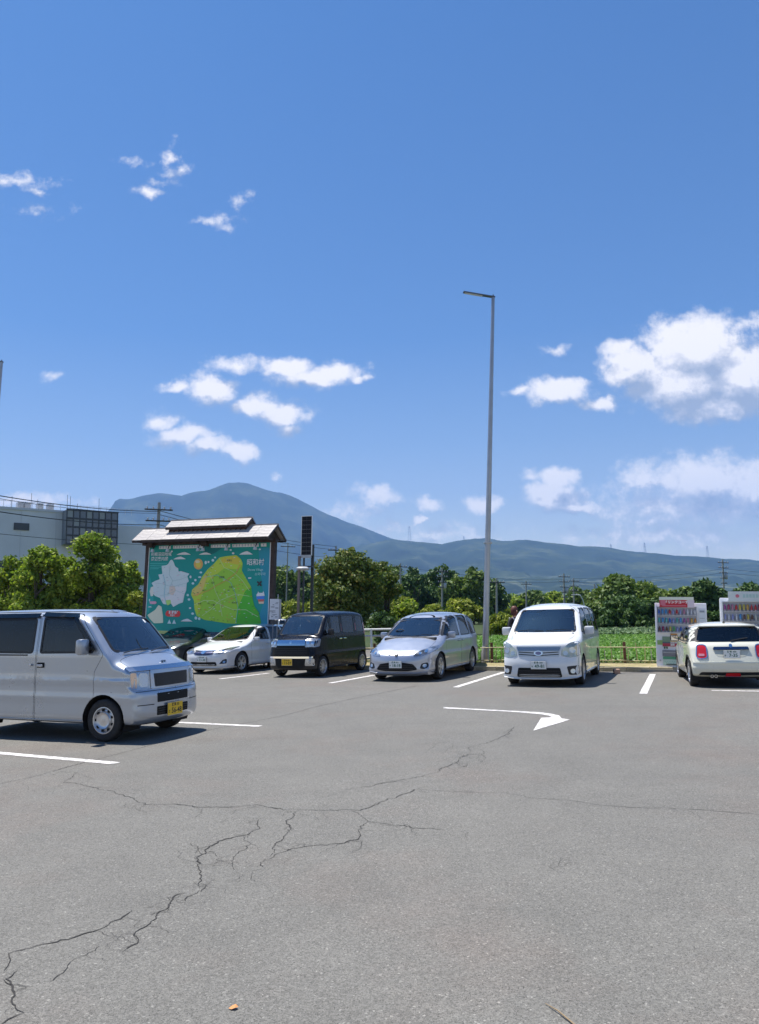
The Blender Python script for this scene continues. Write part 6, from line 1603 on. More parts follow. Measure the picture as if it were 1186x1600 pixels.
# ============================ low station wagon (white, dark grey, pale blue)
def make_wagon(col, name, label, pn, metal=0.0, full=True):
    L, foh, wb, r, tr = 4.36, .88, 2.60, .312, .84
    prof = [(.12, .18, .05), (.01, .27, .05), (.0, .50, .06), (.04, .62, .05), (.16, .70, .10), (.62, .86, .3), (1.12, .955, .10), (1.98, 1.37, .25), (2.3, 1.445, .4), (2.9, 1.475, .5), (3.6, 1.455, .3), (4.0, 1.39, .14), (4.20, 1.10, .2), (4.30, .90, .08), (4.36, .62, .06), (4.34, .30, .05), (4.24, .19, .05), (.22, .165, .05)]
    W = widthfn(.85, .90, .27, L, .11, .06, 1.1, .8, .045, crease=((.66, .012, .06), (.28, .02, .06)))
    pm = paint(pn, col, metal, .3)
    c = Car('parked_car', prof, W, foh, label, 'car', 'vehicles in the car park', rF=.40, rT=.17, rR=.22, p=2.4, paint=pm, spine=(.8, 3.8, .66), step=.04)
    arches(c, (0, -wb), .36, r)
    c.window([(-.70, .995), (-.3, .96), (.3, .96), (.70, .995), (.55, 1.38), (-.55, 1.38)], 'windshield', M_GLASS, 'front', r=.05)
    for sd_ in (1, -1):
        g1 = c.window([(1.55, 1.00), (2.02, 1.32), (2.40, 1.375), (2.44, .97)], 'window', M_SIDEG, 'side', sd_, r=.04)
        g2 = c.window([(2.55, .97), (2.52, 1.38), (3.22, 1.375), (3.32, .98)], 'window', M_PRIV, 'side', sd_, r=.04)
        c.window([(3.40, .99), (3.31, 1.365), (3.75, 1.33), (3.95, 1.05)], 'quarter_window', M_PRIV, 'side', sd_, r=.05)
        d = c.take(roundpoly([(1.42, .25), (1.38, .90), (1.5, .97), (2.0, 1.37, .06), (2.42, 1.42), (2.50, .95), (2.46, .25)], .03), 'door', None, 'side', sd_); g1.parent = d; handle(c, 2.32, .84, sd_, pm, d)
        d = c.take(roundpoly([(2.475, .25), (2.515, .95), (2.44, 1.42), (3.26, 1.415), (3.38, .95), (3.30, .62), (3.05, .25)], .03), 'door', None, 'side', sd_); g2.parent = d; handle(c, 3.12, .84, sd_, pm, d)
        c.strip([(1.3, .22), (3.1, .22)], 'sill', pm, .06, 'side', sd_, .02, .01)
        hl = roundpoly([(sd_ * .35, .61, .02), (sd_ * .37, .675, .02), (sd_ * .62, .765, .06), (sd_ * .79, .81, .02), (sd_ * .81, .70, .05), (sd_ * .62, .60, .05)], .02)
        h = c.patch(hl, 'headlight', M_LENSD, 'front', off=.005, thick=.02, res=.04)
        for (yy, zz, rr) in ((.50, .665, .030), (.62, .69, .034)): c.patch(circle(sd_ * yy, zz, rr, 14), 'reflector', M_CHROME, 'front', off=.012, thick=.006, parent=h)
        fg = roundpoly([(sd_ * .56, .31), (sd_ * .66, .44), (sd_ * .74, .46), (sd_ * .76, .32)], .03)
        f = c.patch(fg, 'fog_lamp_housing', M_BLACK, 'front', off=.004, thick=.02)
        c.patch(circle(sd_ * .69, .365, .035, 14), 'fog_lamp', M_BULB, 'front', off=.012, thick=.006, parent=f)
        c.take(roundpoly([(sd_ * .60, .80), (sd_ * .60, .98), (sd_ * .82, .98), (sd_ * .82, .80)], .03), 'tail_light', M_RED, 'rear', gap=0)
    c.take(roundpoly([(.19, -.62, .1), (.19, .62, .1), (1.05, .70, .06), (1.08, 0, .2), (1.05, -.70, .06)], .05), 'hood', None, 'top', gap=.005)
    c.patch(roundpoly([(-.36, .60), (-.2, .57), (.2, .57), (.36, .60), (.34, .685), (-.34, .685)], .02), 'grille', M_BLACK, 'front', off=.006, thick=.02)
    for zz in (.60, .625, .65): c.strip([(-.32, zz), (.32, zz)], 'slat', mat('violet_chrome', (.3, .3, .45), .25, 1), .010, 'front', 1, .014, 0)
    c.strip([(-.37, .69), (0, .675), (.37, .69)], 'chrome_bar', M_CHROME, .02, 'front', 1, .02, .01)
    c.patch([(.05 * math.cos(t) * 1.5, .645 + .045 * math.sin(t)) for t in np.linspace(0, 2 * math.pi, 22)[:-1]], 'emblem', M_CHROME, 'front', off=.022, thick=.02)
    it = roundpoly([(-.50, .26, .05), (-.46, .37, .03), (.46, .37, .03), (.50, .26, .05)], .03)
    c.patch(it, 'intake', M_DARK, 'front', off=.004, thick=.01)
    c.strip([(-.80, .235), (-.5, .20), (.5, .20), (.80, .235)], 'front_spoiler', pm, .05, 'front', 1, .045, .01)
    plate(c, 'front', -.0, .455, '11-30', M_PLW, M_GREEN, '群馬 500', kana='ね', off=.03)
    mirror(c, 1.62, 1.00, .80, pm, (.10, .18, .13), .11)
    wiper(c, -.55, .0, .97, 1.0); wiper(c, .05, .58, .97, 1.0)
    cabin(c, [(2.05, .38), (2.05, -.38), (2.9, .38), (2.9, -.38)], .66, 1.12, .96, 3.9, -.38, .68)
    wells(c, (0, -wb), .365, r, tr)
    for x in (0, -wb):
        for sd_ in (1, -1): wheel(c, x, sd_, r, .19, 'twin', .21, tr, spokes=10)
    MB().box(foh - 2.1, 0, .27, 3.8, 1.2, .12).obj('underbody', M_DARK, c.root)
    c.finish(); return c

# ============================ cream hatchback seen from behind
def make_mini():
    L, foh, wb, r, tr = 3.82, .74, 2.495, .31, .855
    prof = [(.08, .20, .05), (.0, .32, .06), (.02, .62, .06), (.14, .80, .10), (.6, .92, .2), (1.02, .98, .06), (1.52, 1.33, .14), (1.8, 1.40, .2), (2.4, 1.435, .4), (3.05, 1.41, .2), (3.34, 1.37, .03), (3.36, 1.335, .02), (3.60, 1.00, .06), (3.68, .92, .06), (3.76, .72, .08), (3.815, .56, .05), (3.82, .40, .04), (3.74, .27, .05), (3.6, .22, .05), (.16, .19, .05)]
    W = widthfn(.863, .93, .24, L, .10, .09, .9, .75, .02, crease=((.45, .012, .10),))
    pm = paint('cream_paint', (.74, .73, .61), 0.0, .28)
    c = Car('parked_car', prof, W, foh, 'cream white compact hatchback seen from behind, parked in front of the vending machines', 'car', 'vehicles in the car park', rF=.30, rT=.17, rR=.24, p=2.5, paint=pm, spine=(.7, 3.15, .66))
    arches(c, (0, -wb), .355, r)
    c.window([(-.68, 1.02), (.68, 1.02), (.58, 1.32), (-.58, 1.32)], 'windshield', M_GLASS, 'front', r=.05)
    rg = c.window([(-.715, .995), (.715, .995), (.615, 1.335), (-.615, 1.335)], 'rear_window', glass('rear_glass', (.30, .36, .38), 1.7, 1.0), 'rear', r=.07, sealw=.03)
    for sd_ in (1, -1):
        g1 = c.window([(1.28, .985), (1.62, 1.31), (2.34, 1.335), (2.36, .975)], 'window', M_SIDEG, 'side', sd_, r=.04)
        g2 = c.window([(2.40, .975), (2.38, 1.335), (3.12, 1.31), (3.26, 1.0)], 'quarter_window', M_PRIV, 'side', sd_, r=.05)
        d = c.take(roundpoly([(1.25, .27), (1.2, .93), (1.58, 1.35, .06), (2.38, 1.365), (2.40, .27)], .03), 'door', None, 'side', sd_); g1.parent = d; handle(c, 2.28, .86, sd_, M_CHROME, d)
        # black wheel-arch cladding
        for x in (0, -wb):
            arc = circle(foh - x, r, .375, 18, 8, 172)
            c.strip(arc[:], 'arch_trim', M_BLACK, .045, 'side', sd_, .014, .01, step=.2)
        c.strip([(1.15, .24), (2.7, .24)], 'sill', M_BLACK, .09, 'side', sd_, .02, .01)
        c.strip([(1.22, .955), (3.32, .965)], 'chrome_waist_line', M_CHROME, .02, 'side', sd_, .008, .004)
        c.patch(roundpoly([(sd_ * .40, .70), (sd_ * .62, .70), (sd_ * .62, .88), (sd_ * .40, .88)], .09), 'headlight', M_LENS, 'front', off=.006, thick=.01)
        tl = roundpoly([(sd_ * .50, .65, .06), (sd_ * .50, .90, .05), (sd_ * .55, .93, .03), (sd_ * .68, .93, .05), (sd_ * .715, .67, .06), (sd_ * .65, .63, .04)], .05)
        t = c.patch(tl, 'tail_light', M_RED, 'rear', off=.012, thick=.03, res=.04)
        c.ring(tl, 'chrome_ring', M_CHROME, .006, .012, 'rear', 1, .018, .02, parent=t)
        c.patch(roundpoly([(sd_ * .55, .69), (sd_ * .55, .74), (sd_ * .67, .74), (sd_ * .67, .69)], .02), 'reversing_lamp', mat('pink_lens', (.6, .25, .3), .2, coat=1), 'rear', off=.018, thick=.006, parent=t)
    for sd_ in (1, -1): c.patch(roundpoly([(3.17, 1.325), (3.29, 1.335), (3.50, 1.02), (3.30, .985)], .02), 'pillar_cover', M_BLACK, 'side', sd_, off=.004, thick=.006)
    hatch = roundpoly([(-.74, .50, .08), (.74, .50, .08), (.76, .93, .05), (.65, 1.375, .05), (-.65, 1.375, .05), (-.76, .93, .05)], .05)
    # plate niche with chrome strip
    nic = roundpoly([(-.36, .78, .04), (-.38, .86, .04), (-.32, .895, .04), (.32, .895, .04), (.38, .86, .04), (.36, .78, .08), (.28, .68, .06), (-.28, .68, .06)], .04)
    c.patch(nic, 'plate_niche', mat('cream_shade', (.60, .60, .50), .4), 'rear', off=.003, thick=.01)
    c.patch(roundpoly([(-.37, .825), (.37, .825), (.35, .885), (-.35, .885)], .025), 'tailgate_grip', mat('dark_chrome', (.18, .2, .26), .12, 1), 'rear', off=.03, thick=.03)
    c.patch(circle(0, .905, .036, 18), 'emblem', M_CHROME, 'rear', off=.034, thick=.03)
    plate(c, 'rear', 0.0, .735, '7-35', M_PLW, M_GREEN, '群馬 500', kana='ま', off=.045)
    c.strip([(-.80, .555), (-.4, .55), (.4, .55), (.80, .555)], 'bumper_ledge', pm, .03, 'rear', 1, .02, .01)
    vl = roundpoly([(-.72, .22, .03), (-.66, .345, .05), (.66, .345, .05), (.72, .22, .03)], .03)
    c.patch(vl, 'rear_valance', M_BLACK, 'rear', off=.008, thick=.02)
    c.patch(roundpoly([(-.16, .265), (.16, .265), (.14, .33), (-.14, .33)], .015), 'rear_fog_lamp', M_RED, 'rear', off=.02, thick=.02)
    c.strip([(-.17, .258), (.17, .258)], 'fog_lamp_trim', M_SATIN, .014, 'rear', 1, .024, 0)
    for dy in (.04, -.04):
        e = MB().lathe([(.026, 0), (.026, .10), (.034, .10), (.034, 0)], 'x', 16, close=True).obj('exhaust_tip', M_CHROME, c.root, smooth=True)
        e.location = (foh - L - .0, .40 + dy, .26)
    mirror(c, 1.38, 1.02, .84, M_BLACK, (.12, .20, .15), .11)
    MB().tube([(foh - 3.0, 0, 1.41), (foh - 3.02, 0, 1.44)], [.03, .015], 10).obj('antenna_base', M_BLACK, c.root)
    MB().tube([(foh - 3.0, 0, 1.43), (foh - 3.25, 0, 1.62)], [.006, .004], 6).obj('antenna', M_BLACK, c.root)
    (a, na), (b, nb) = c.hit(-.02, 1.01, 'rear'), c.hit(-.38, 1.07, 'rear')
    MB().tube([a + na * .02, b + nb * .02], .009, 5).obj('rear_wiper', M_BLACK, c.root)
    MB().box(foh - 3.30, 0, 1.345, .16, 1.18, .035).obj('roof_spoiler', pm, c.root, bevel=.014)
    cabin(c, [(1.75, .36), (1.75, -.36), (2.6, .34), (2.6, -.34)], .66, 1.05, .97, 3.5, -.36, .68)
    wells(c, (0, -wb), .36, r, tr)
    for x in (0, -wb):
        for sd_ in (1, -1): wheel(c, x, sd_, r, .195, 'spoke', .215, tr, spokes=9)
    MB().box(foh - 1.95, 0, .26, 3.3, 1.1, .12).obj('underbody', M_DARK, c.root)
    c.finish(); return c

make_vamos().place(G(159, 1160), 110.5, -.735, 1.05, R(.35))
make_wake().place(G(506, 1057), 180 + 25.0, .735)
make_estima().place(G(690, 1061.5), 180 + 22.5, .885)
make_noah().place(G(914, 1069), 180 + 22.0, .855, 1.01)
make_mini().place(G(1060, 1057.5), 15.5, .855, .95)
wagon = make_wagon((.78, .79, .80), 'parked_car', 'white low station wagon between the silver van and the black kei wagon', 'pearl_white_paint').place(G(378, 1051), 180 + 24.0, .84)
def recolour(src, pm, label, at_, heading, scale):
    """another car of the same build in its own paint"""
    r_ = copy_tree(src.root); r_['label'] = label
    done = {}
    def walk(o):
        if o.type == 'MESH' and o.data.materials and o.data.materials[0] == src.paint:
            if o.data not in done:
                m_ = o.data.copy(); m_.materials.clear(); m_.materials.append(pm); done[o.data] = m_
            o.data = done[o.data]
        for ch in o.children: walk(ch)
    walk(r_)
    for ch in list(r_.children):
        if ch.name.startswith('license_plate'):
            for k in list(ch.children): bpy.data.objects.remove(k)
            bpy.data.objects.remove(ch)
    rz = math.pi / 2 - R(heading)
    r_.matrix_world = Matrix.Translation(at_) @ Matrix.Rotation(rz, 4, 'Z') @ Matrix.Scale(scale, 4)
recolour(wagon, paint('dark_grey_paint', (.035, .04, .045), .4), 'dark grey car with black windows behind the bonnet of the white station wagon', (-7.35, 26.6, 0), 203.0, 1.10)
recolour(wagon, paint('pale_blue_paint', (.42, .50, .60), .5), 'pale blue car mostly hidden behind the white station wagon', (-7.0, 30.8, 0), 205.0, 1.13)
# ---------------------------------------------------------------- bamboo fence
M_BAM = mat('bamboo', (.46, .40, .20), .6, var=.25, vscale=7)
M_BAMG = mat('grey_bamboo', (.34, .34, .27), .7, var=.25, vscale=7)
M_POST = mat('brown_fence_post', (.14, .06, .03), .8, var=.3, vscale=9)
fn = empty('bamboo_fence', KL(-5.37, .60, .16), rzk, 'low see-through bamboo fence behind the kerb, left of the vending machines', 'fence')
bar = MB().tube([(-1.02, 0, 0), (0, 0, .004), (1.02, 0, 0)], .014, 6).mesh('rail', M_BAM, True)
stk = MB().tube([(0, 0, -.04), (.003, 0, .3), (0, 0, .56)], [.013, .012, .010], 6).mesh('stake', M_BAM, True)
stg = MB().tube([(0, 0, -.04), (0, 0, .40)], [.013, .012], 6).mesh('stake', M_BAMG, True)
pst = MB().tube([(0, 0, -.1), (0, 0, .62)], [.045, .042], 9).mesh('fence_post', M_POST, True)
random.seed(5)
for k in range(11):
    x = k * 1.9
    link('fence_post', pst, fn).location = (x, 0, 0)
    for z in (.10, .47):
        o = link('rail', bar, fn); o.location = (x + .95, -.045, z + random.uniform(-.015, .015)); o.rotation_euler = (0, random.uniform(-.012, .012), 0)
    for j in range(9):
        if random.random() < .12: continue
        o = link('stake', stk if random.random() > .3 else stg, fn); o.location = (x + .1 + j * .21 + random.uniform(-.03, .03), -.02, 0); o.rotation_euler = (random.uniform(-.03, .03), random.uniform(-.05, .05), 0); o.scale = (1, 1, random.uniform(.85, 1.12))
        if random.random() < .25:
            o = link('stake', stg, fn); o.location = (x + .14 + j * .21, -.03, 0)
# woven screen beside the left machine
sc_ = empty('bamboo_screen', KL(5.25, .62, .07), rzk, 'brown slatted screen panel at the left side of the left vending machine', 'fence')
for i in range(9): MB().box(i * .085, 0, .26, .06, .02, .52).obj('slat', mat('brown_slat', (.26, .17, .09), .8, var=.3), sc_)
for z in (.10, .42): MB().box(.34, -.02, z, .80, .02, .035).obj('rail', M_BAM, sc_)
ws = MB().box(0, 0, .06, .16, .14, .12).obj('marker_block', mat('salmon_block', (.52, .33, .24), .8), None, bevel=.01); q = G(963, 1052.5); ws.location = (q.x, q.y - .04, 0)
tag(ws, 'small salmon-coloured block at the kerb right of the white minivan', 'block')

# ---------------------------------------------------------------- vending machines
M_VW = mat('machine_white', (.82, .83, .88), .35, coat=.3)
M_VG = mat('machine_pane', (.5, .5, .5), .1)
def can_mesh(c, h=.115, r=.030, bottle=False):
    pr = [(0, 0), (r * .9, 0), (r, .008), (r, h - .01), (r * .82, h), (0, h)] if not bottle else [(0, 0), (r, 0), (r, h * .62), (r * .9, h * .72), (r * .42, h * .88), (r * .42, h), (0, h)]
    mb = MB().lathe(pr, 'z', 10); return mb.mesh('drink', c, True)
DR = [(.06, .20, .70), (.10, .40, .80), (.75, .05, .06), (.80, .48, .10), (.85, .85, .87), (.15, .60, .55), (.50, .12, .42), (.75, .62, .12), (.20, .10, .07), (.70, .28, .42), (.40, .45, .80), (.14, .55, .20), (.88, .85, .70), (.50, .06, .18), (.85, .35, .08)]
CM = [can_mesh(mat('drink_%d' % i, c, .3, .3), .12 if i % 2 else .17, .030, bool(i % 2 == 0)) for i, c in enumerate(DR)]
def vending(o, label, kind, W=1.30, H=1.84):
    root = empty('vending_machine', o, 0, label, 'vending machine', 'drink vending machines'); Dp = .72
    root.matrix_world = Matrix.Translation(o) @ Matrix.Rotation(R(2.0), 4, 'Y') @ Matrix.Rotation(-R(DAZ), 4, 'Z')
    z0 = .10
    MB().box(W / 2, Dp / 2 + .02, z0 + (H - z0) / 2, W, Dp, H - z0).obj('cabinet', M_VW, root, bevel=.012)
    for x in (.08, W - .08):
        for y in (.1, Dp - .08): MB().box(x, y, z0 / 2, .10, .10, z0).obj('foot', M_DSTEEL, root)
    wx0, wx1, wz0, wz1 = .06, W * .81, 1.05, H - .10
    # display: recessed pale back and shelves, the lit look put into their colour
    MB().box((wx0 + wx1) / 2, -.012, (wz0 + wz1) / 2, wx1 - wx0, .02, wz1 - wz0).obj('display_back', mat('display_back', (.55, .57, .64), .5), root)
    fr = MB()
    nsh = 3; sh = (wz1 - wz0) / nsh
    for k in range(nsh + 1): MB().box((wx0 + wx1) / 2, -.055, wz0 + k * sh, wx1 - wx0 + .02, .09, .018).obj('shelf', mat('shelf_white', (.75, .75, .78), .3), root)
    for x in (wx0 - .005, wx1 + .005): MB().box(x, -.055, (wz0 + wz1) / 2, .016, .09, wz1 - wz0).obj('display_side', M_VW, root)
    r_ = random.Random(kind * 7 + 1)
    seqs = {1: [[0, 1, 1, 2, 10, 2, 10, 9, 4, 4, 4], [5, 1, 5, 0, 10, 5, 1, 6, 9, 3, 14], [8, 13, 8, 7, 11, 10, 0, 10, 0, 1, 11]], 2: [[6, 13, 9, 2, 7, 7, 3, 2, 2, 13, 5], [10, 4, 10, 4, 1, 8, 7, 8, 12, 12, 9], [8, 8, 7, 0, 0, 10, 6, 4, 4, 5, 1]]}[kind]
    n = 11 if kind == 1 else 12
    for k in range(nsh):
        for i in range(n):
            id_ = seqs[2 - k][i % 11]
            o_ = link('drink', CM[id_], root); o_.location = (wx0 + .05 + i * (wx1 - wx0 - .09) / (n - 1), -.06, wz0 + k * sh + .010); o_.scale = (1, 1, (sh - .06) / (.12 if id_ % 2 else .17) * .9)
            MB().box(o_.location.x, -.098, wz0 + k * sh + .03, .05, .008, .022).obj('price_button', mat('button_white', (.6, .62, .7), .4), root)
    MB().box((wx0 + wx1) / 2, -.106, (wz0 + wz1) / 2, wx1 - wx0 + .01, .004, wz1 - wz0).obj('display_pane', glass('machine_window', (.93, .94, .96), 1.2, .7), root)
    # right column
    cxm = (wx1 + W) / 2 + .01
    MB().box(cxm, -.01, 1.25, .17, .012, .9).obj('control_column', mat('column_white', (.6, .64, .70), .4), root)
    for (z, w_, h_) in ((1.62, .12, .05), (1.44, .12, .012), (1.30, .05, .05), (1.15, .10, .05), (1.0, .10, .10)): MB().box(cxm, -.02, z, w_, .01, h_).obj('coin_slot', mat('slot_grey', (.25, .28, .34), .4), root)
    # lower panels
    if kind == 1:
        g1 = mat('ad_green', (.18, .34, .14), .5)
        ad = [((.17, .37), (.70, .85), (.10, .13, .16)), ((.38, .55), (.80, 1.0), (.50, .22, .03)), ((.17, .37), (.78, .92), (.20, .30, .20)), ((.37, .55), (.78, .84), (.65, .50, .28)), ((.17, .62), (.66, .74), (.48, .04, .07)), ((.55, .68), (.80, .92), (.28, .48, .08)), ((.04, .17), (.70, .82), (.30, .45, .15))]
        for k_, (x_, z_, c) in enumerate(ad): MB().box((x_[0] + x_[1]) / 2, -.004 - k_ * .0012, (z_[0] + z_[1]) / 2 + .02, x_[1] - x_[0], .006, z_[1] - z_[0]).obj('advert', mat('ad_%d' % k_, c, .5), root)
        for x in (.22, .28): MB().box(x, -.012, .645, .04, .006, .06).obj('advert', mat('ad_dkgreen', (.04, .15, .08), .5), root)
        text('200', .07, M_PLW, root, Matrix.Translation((.42, -.020, .725)) @ Matrix.Rotation(math.pi / 2, 4, 'X'), bold=.004)
        MB().box(.44, -.006, .50, .56, .02, .16).obj('flap', mat('flap_grey', (.22, .22, .25), .3), root, bevel=.004)
        MB().box(.44, -.018, .52, .52, .01, .03).obj('flap_edge', M_STEEL, root)
        MB().box(.37, -.004, .375, .40, .006, .07).obj('green_notice', mat('notice_green', (.10, .38, .22), .5), root)
        MB().box(.44, -.0035, .26, .54, .006, .15).obj('mint_notice', mat('notice_mint', (.55, .74, .64), .5), root)
        for i in range(9): MB().box(.22 + .03 * i, -.0075, .28 - .04 * (i % 2), .020, .004, .012).obj('notice_mark', mat('notice_text', (.15, .4, .3), .5), root)
        MB().box(.10, -.004, .30, .04, .006, .04).obj('badge', M_STEEL, root)
    MB().box(W / 2, -.015, .155, W - .04, .02, .03).obj('kick_plate', M_VW, root)
    MB().box(.5, -.005, .205, .50, .006, .025).obj('kick_slot', M_DSTEEL, root)
    # header sign
    if kind == 1:
        hd = MB().box(.56, -.09, H + .02, .86, .05, .27).obj('header_sign', mat('header_red', (.50, .02, .035), .4), root)
        MB().box(.56, -.10, H + .12, .87, .06, .08).obj('header_top', mat('header_cream', (.70, .72, .62), .5), hd)
        MB().box(.92, -.119, H - .02, .17, .008, .20).obj('header_panel', mat('header_pink', (.66, .56, .62), .5), hd)
        text('ドリンクコーナー', .088, M_PLW, root, Matrix.Translation((.60, -.1175, H + .02)) @ Matrix.Rotation(math.pi / 2, 4, 'X'), bold=.004)
        MB().box(.22, -.116, H + .015, .13, .006, .15).obj('header_mark', mat('header_rose', (.62, .16, .22), .4), hd)
        MB().box(.50, -.117, H - .075, .60, .005, .025).obj('header_line', mat('header_rose', (.62, .16, .22), .4), hd)
    else:
        hd = MB().box(.66, -.09, H + .04, .92, .05, .26).obj('header_sign', mat('header_white', (.62, .66, .66), .4), root)
        MB().lathe([(0, 0), (.045, 0), (.045, .004), (0, .004)], 'y', 16).obj('header_dot', mat('header_rose', (.62, .16, .22), .4), hd).location = (.42, -.122, H + .05)
        for i in range(5): MB().box(.58 + .075 * i, -.117, H + .05, .055, .005, .09).obj('header_text', mat('header_mint', (.42, .58, .55), .5), hd)
        MB().lathe([(.085, 0), (.085, .004), (.055, .004), (.055, 0)], 'y', 20, close=True).obj('header_ring', mat('header_purple', (.4, .12, .28), .4), hd).location = (1.05, -.122, H + .02)
q = G(1026, 1044, .09); q.z = 0
vending(q, 'white drink vending machine with a red sign on top', 1)
q2 = Vector((at(1126, 1000, q.y - .62).x, q.y - .62, 0)); q2 = q + PK * ((at(1126, 1000, 20).x / 20 * q.y - q.x) / (PK.x - PK.y * at(1126, 1000, 20).x / 20)); q2.z = .03
vending(q2, 'white drink vending machine with a white sign on top, cut by the picture edge', 2, 1.42, 1.90)
sl = MB().box(0, 0, 0, 4.6, 1.5, .10).obj('concrete_slab', mat('slab_concrete', (.36, .34, .29), .85, var=.2, vscale=3)); sl.location = q + PK * 1.9 + DK * .58 + Vector((0, 0, .02)); sl.rotation_euler = (0, 0, rzk); tag(sl, 'concrete slab under the vending machines', kind='structure')

# ---------------------------------------------------------------- guard rail, far cars, sign, curved lamp
gl_ = empty('guard_rail', (at(560, 980, 36).x, 36, 0), -R(6), 'white pipe guard rail in the gap beside the black kei wagon', 'guard rail')
for z in (1.02, .72): MB().tube([(-1.5, 0, z), (4.5, 0, z)], .045, 8).obj('rail', mat('rail_white', (.7, .7, .68), .5) if z > 1 else M_STEEL, gl_)
for i in range(4): MB().tube([(-1.2 + i * 1.8, 0, 0), (-1.2 + i * 1.8, 0, 1.05)], .05, 8).obj('post', mat('rail_white', (.7, .7, .68), .5), gl_)
recolour(wagon, MATS['pearl_white_paint'], 'white car far off beyond the hedge, just right of the small notice panel', (at(436, 950, 74).x, 74, .25), 95.0, 1.0)
recolour(wagon, MATS['pearl_white_paint'], 'white car far off beyond the hedge, left of the solar lamp posts', (at(466, 950, 70).x, 70, .1), 100.0, 1.0)
sg_ = at(881, 947, 33); sb = empty('roadside_sign', (sg_.x, 33, 0), R(-12), 'long white sign with dark letters showing just above the white minivan roof', 'sign', tilt=R(-3))
MB().box(0, 0, sg_.z, 1.05, .04, .22).obj('panel', mat('sign_white', (.68, .70, .74), .5), sb)
for x in (-.42, .42): MB().box(x, .04, sg_.z / 2, .05, .05, sg_.z).obj('post', M_STEEL, sb)
r_ = random.Random(9)
for k in range(8): MB().box(-.36 + k * .10, -.022, sg_.z, .06, .004, .07).obj('letter', mat('sign_ink', (.12, .13, .2), .5), sb)
cl = at(914, 958, 46); c0 = empty('curved_lamp', (cl.x, 46, 0), 0, 'small curved-arm street lamp behind the rear of the white minivan', 'street lamp')
zt = at(900, 929, 46); dx = zt.x - cl.x; pts = [(0, 0, 0), (0, 0, zt.z - .75), (-.08, 0, zt.z - .35), (dx * .45, 0, zt.z - .05), (dx, 0, zt.z)]
MB().tube(pts, .035, 7).obj('pole', mat('pale_lamp_pole', (.55, .58, .55), .5, .3), c0, smooth=True)
MB().box(dx - .1, 0, zt.z - .02, .34, .14, .06).obj('lamp_head', M_STEEL, c0, bevel=.02)
MB().lathe([(0, .1), (.1, .06), (.1, -.06), (0, -.1)], 'z', 10).obj('ballast', M_STEEL, c0).location = (.04, 0, zt.z - .95)
dbl = at(602, 920, 55); c1 = empty('twin_sign_pole', (dbl.x, 55, 0), 0, 'thin pole with a small dark board, right of the slim reddish tree', 'sign')
MB().tube([(0, 0, 0), (0, 0, dbl.z + .2)], .04, 7).obj('pole', M_POLE, c1); MB().box(.05, -.04, dbl.z, .75, .04, .2).obj('panel', M_DSTEEL, c1)

# ---------------------------------------------------------------- litter
lf = MB(); lf.v = [(-.03, 0, .006), (-.012, .018, .012), (.01, .02, .018), (.028, .004, .010), (.012, -.016, .014), (-.012, -.016, .007)]; lf.f = [(0, 1, 5), (1, 2, 4, 5), (2, 3, 4)]
o = lf.obj('fallen_leaf', mat('orange_leaf', (.55, .24, .08), .7)); o.location = G(365, 1577); o.scale = (.72, .72, .8); tag(o, 'small orange fallen leaf on the asphalt near the bottom edge', 'leaf')
a, b = G(852, 1570), G(900, 1606)
o = MB().tube([a + Vector((0, 0, .006)), a.lerp(b, .4) + Vector((.004, 0, .012)), b + Vector((0, 0, .008))], [.0015, .003, .004], 6).obj('dry_twig', mat('twig_brown', (.26, .19, .11), .8)); tag(o, 'thin dry brown twig lying at the bottom edge', 'twig')
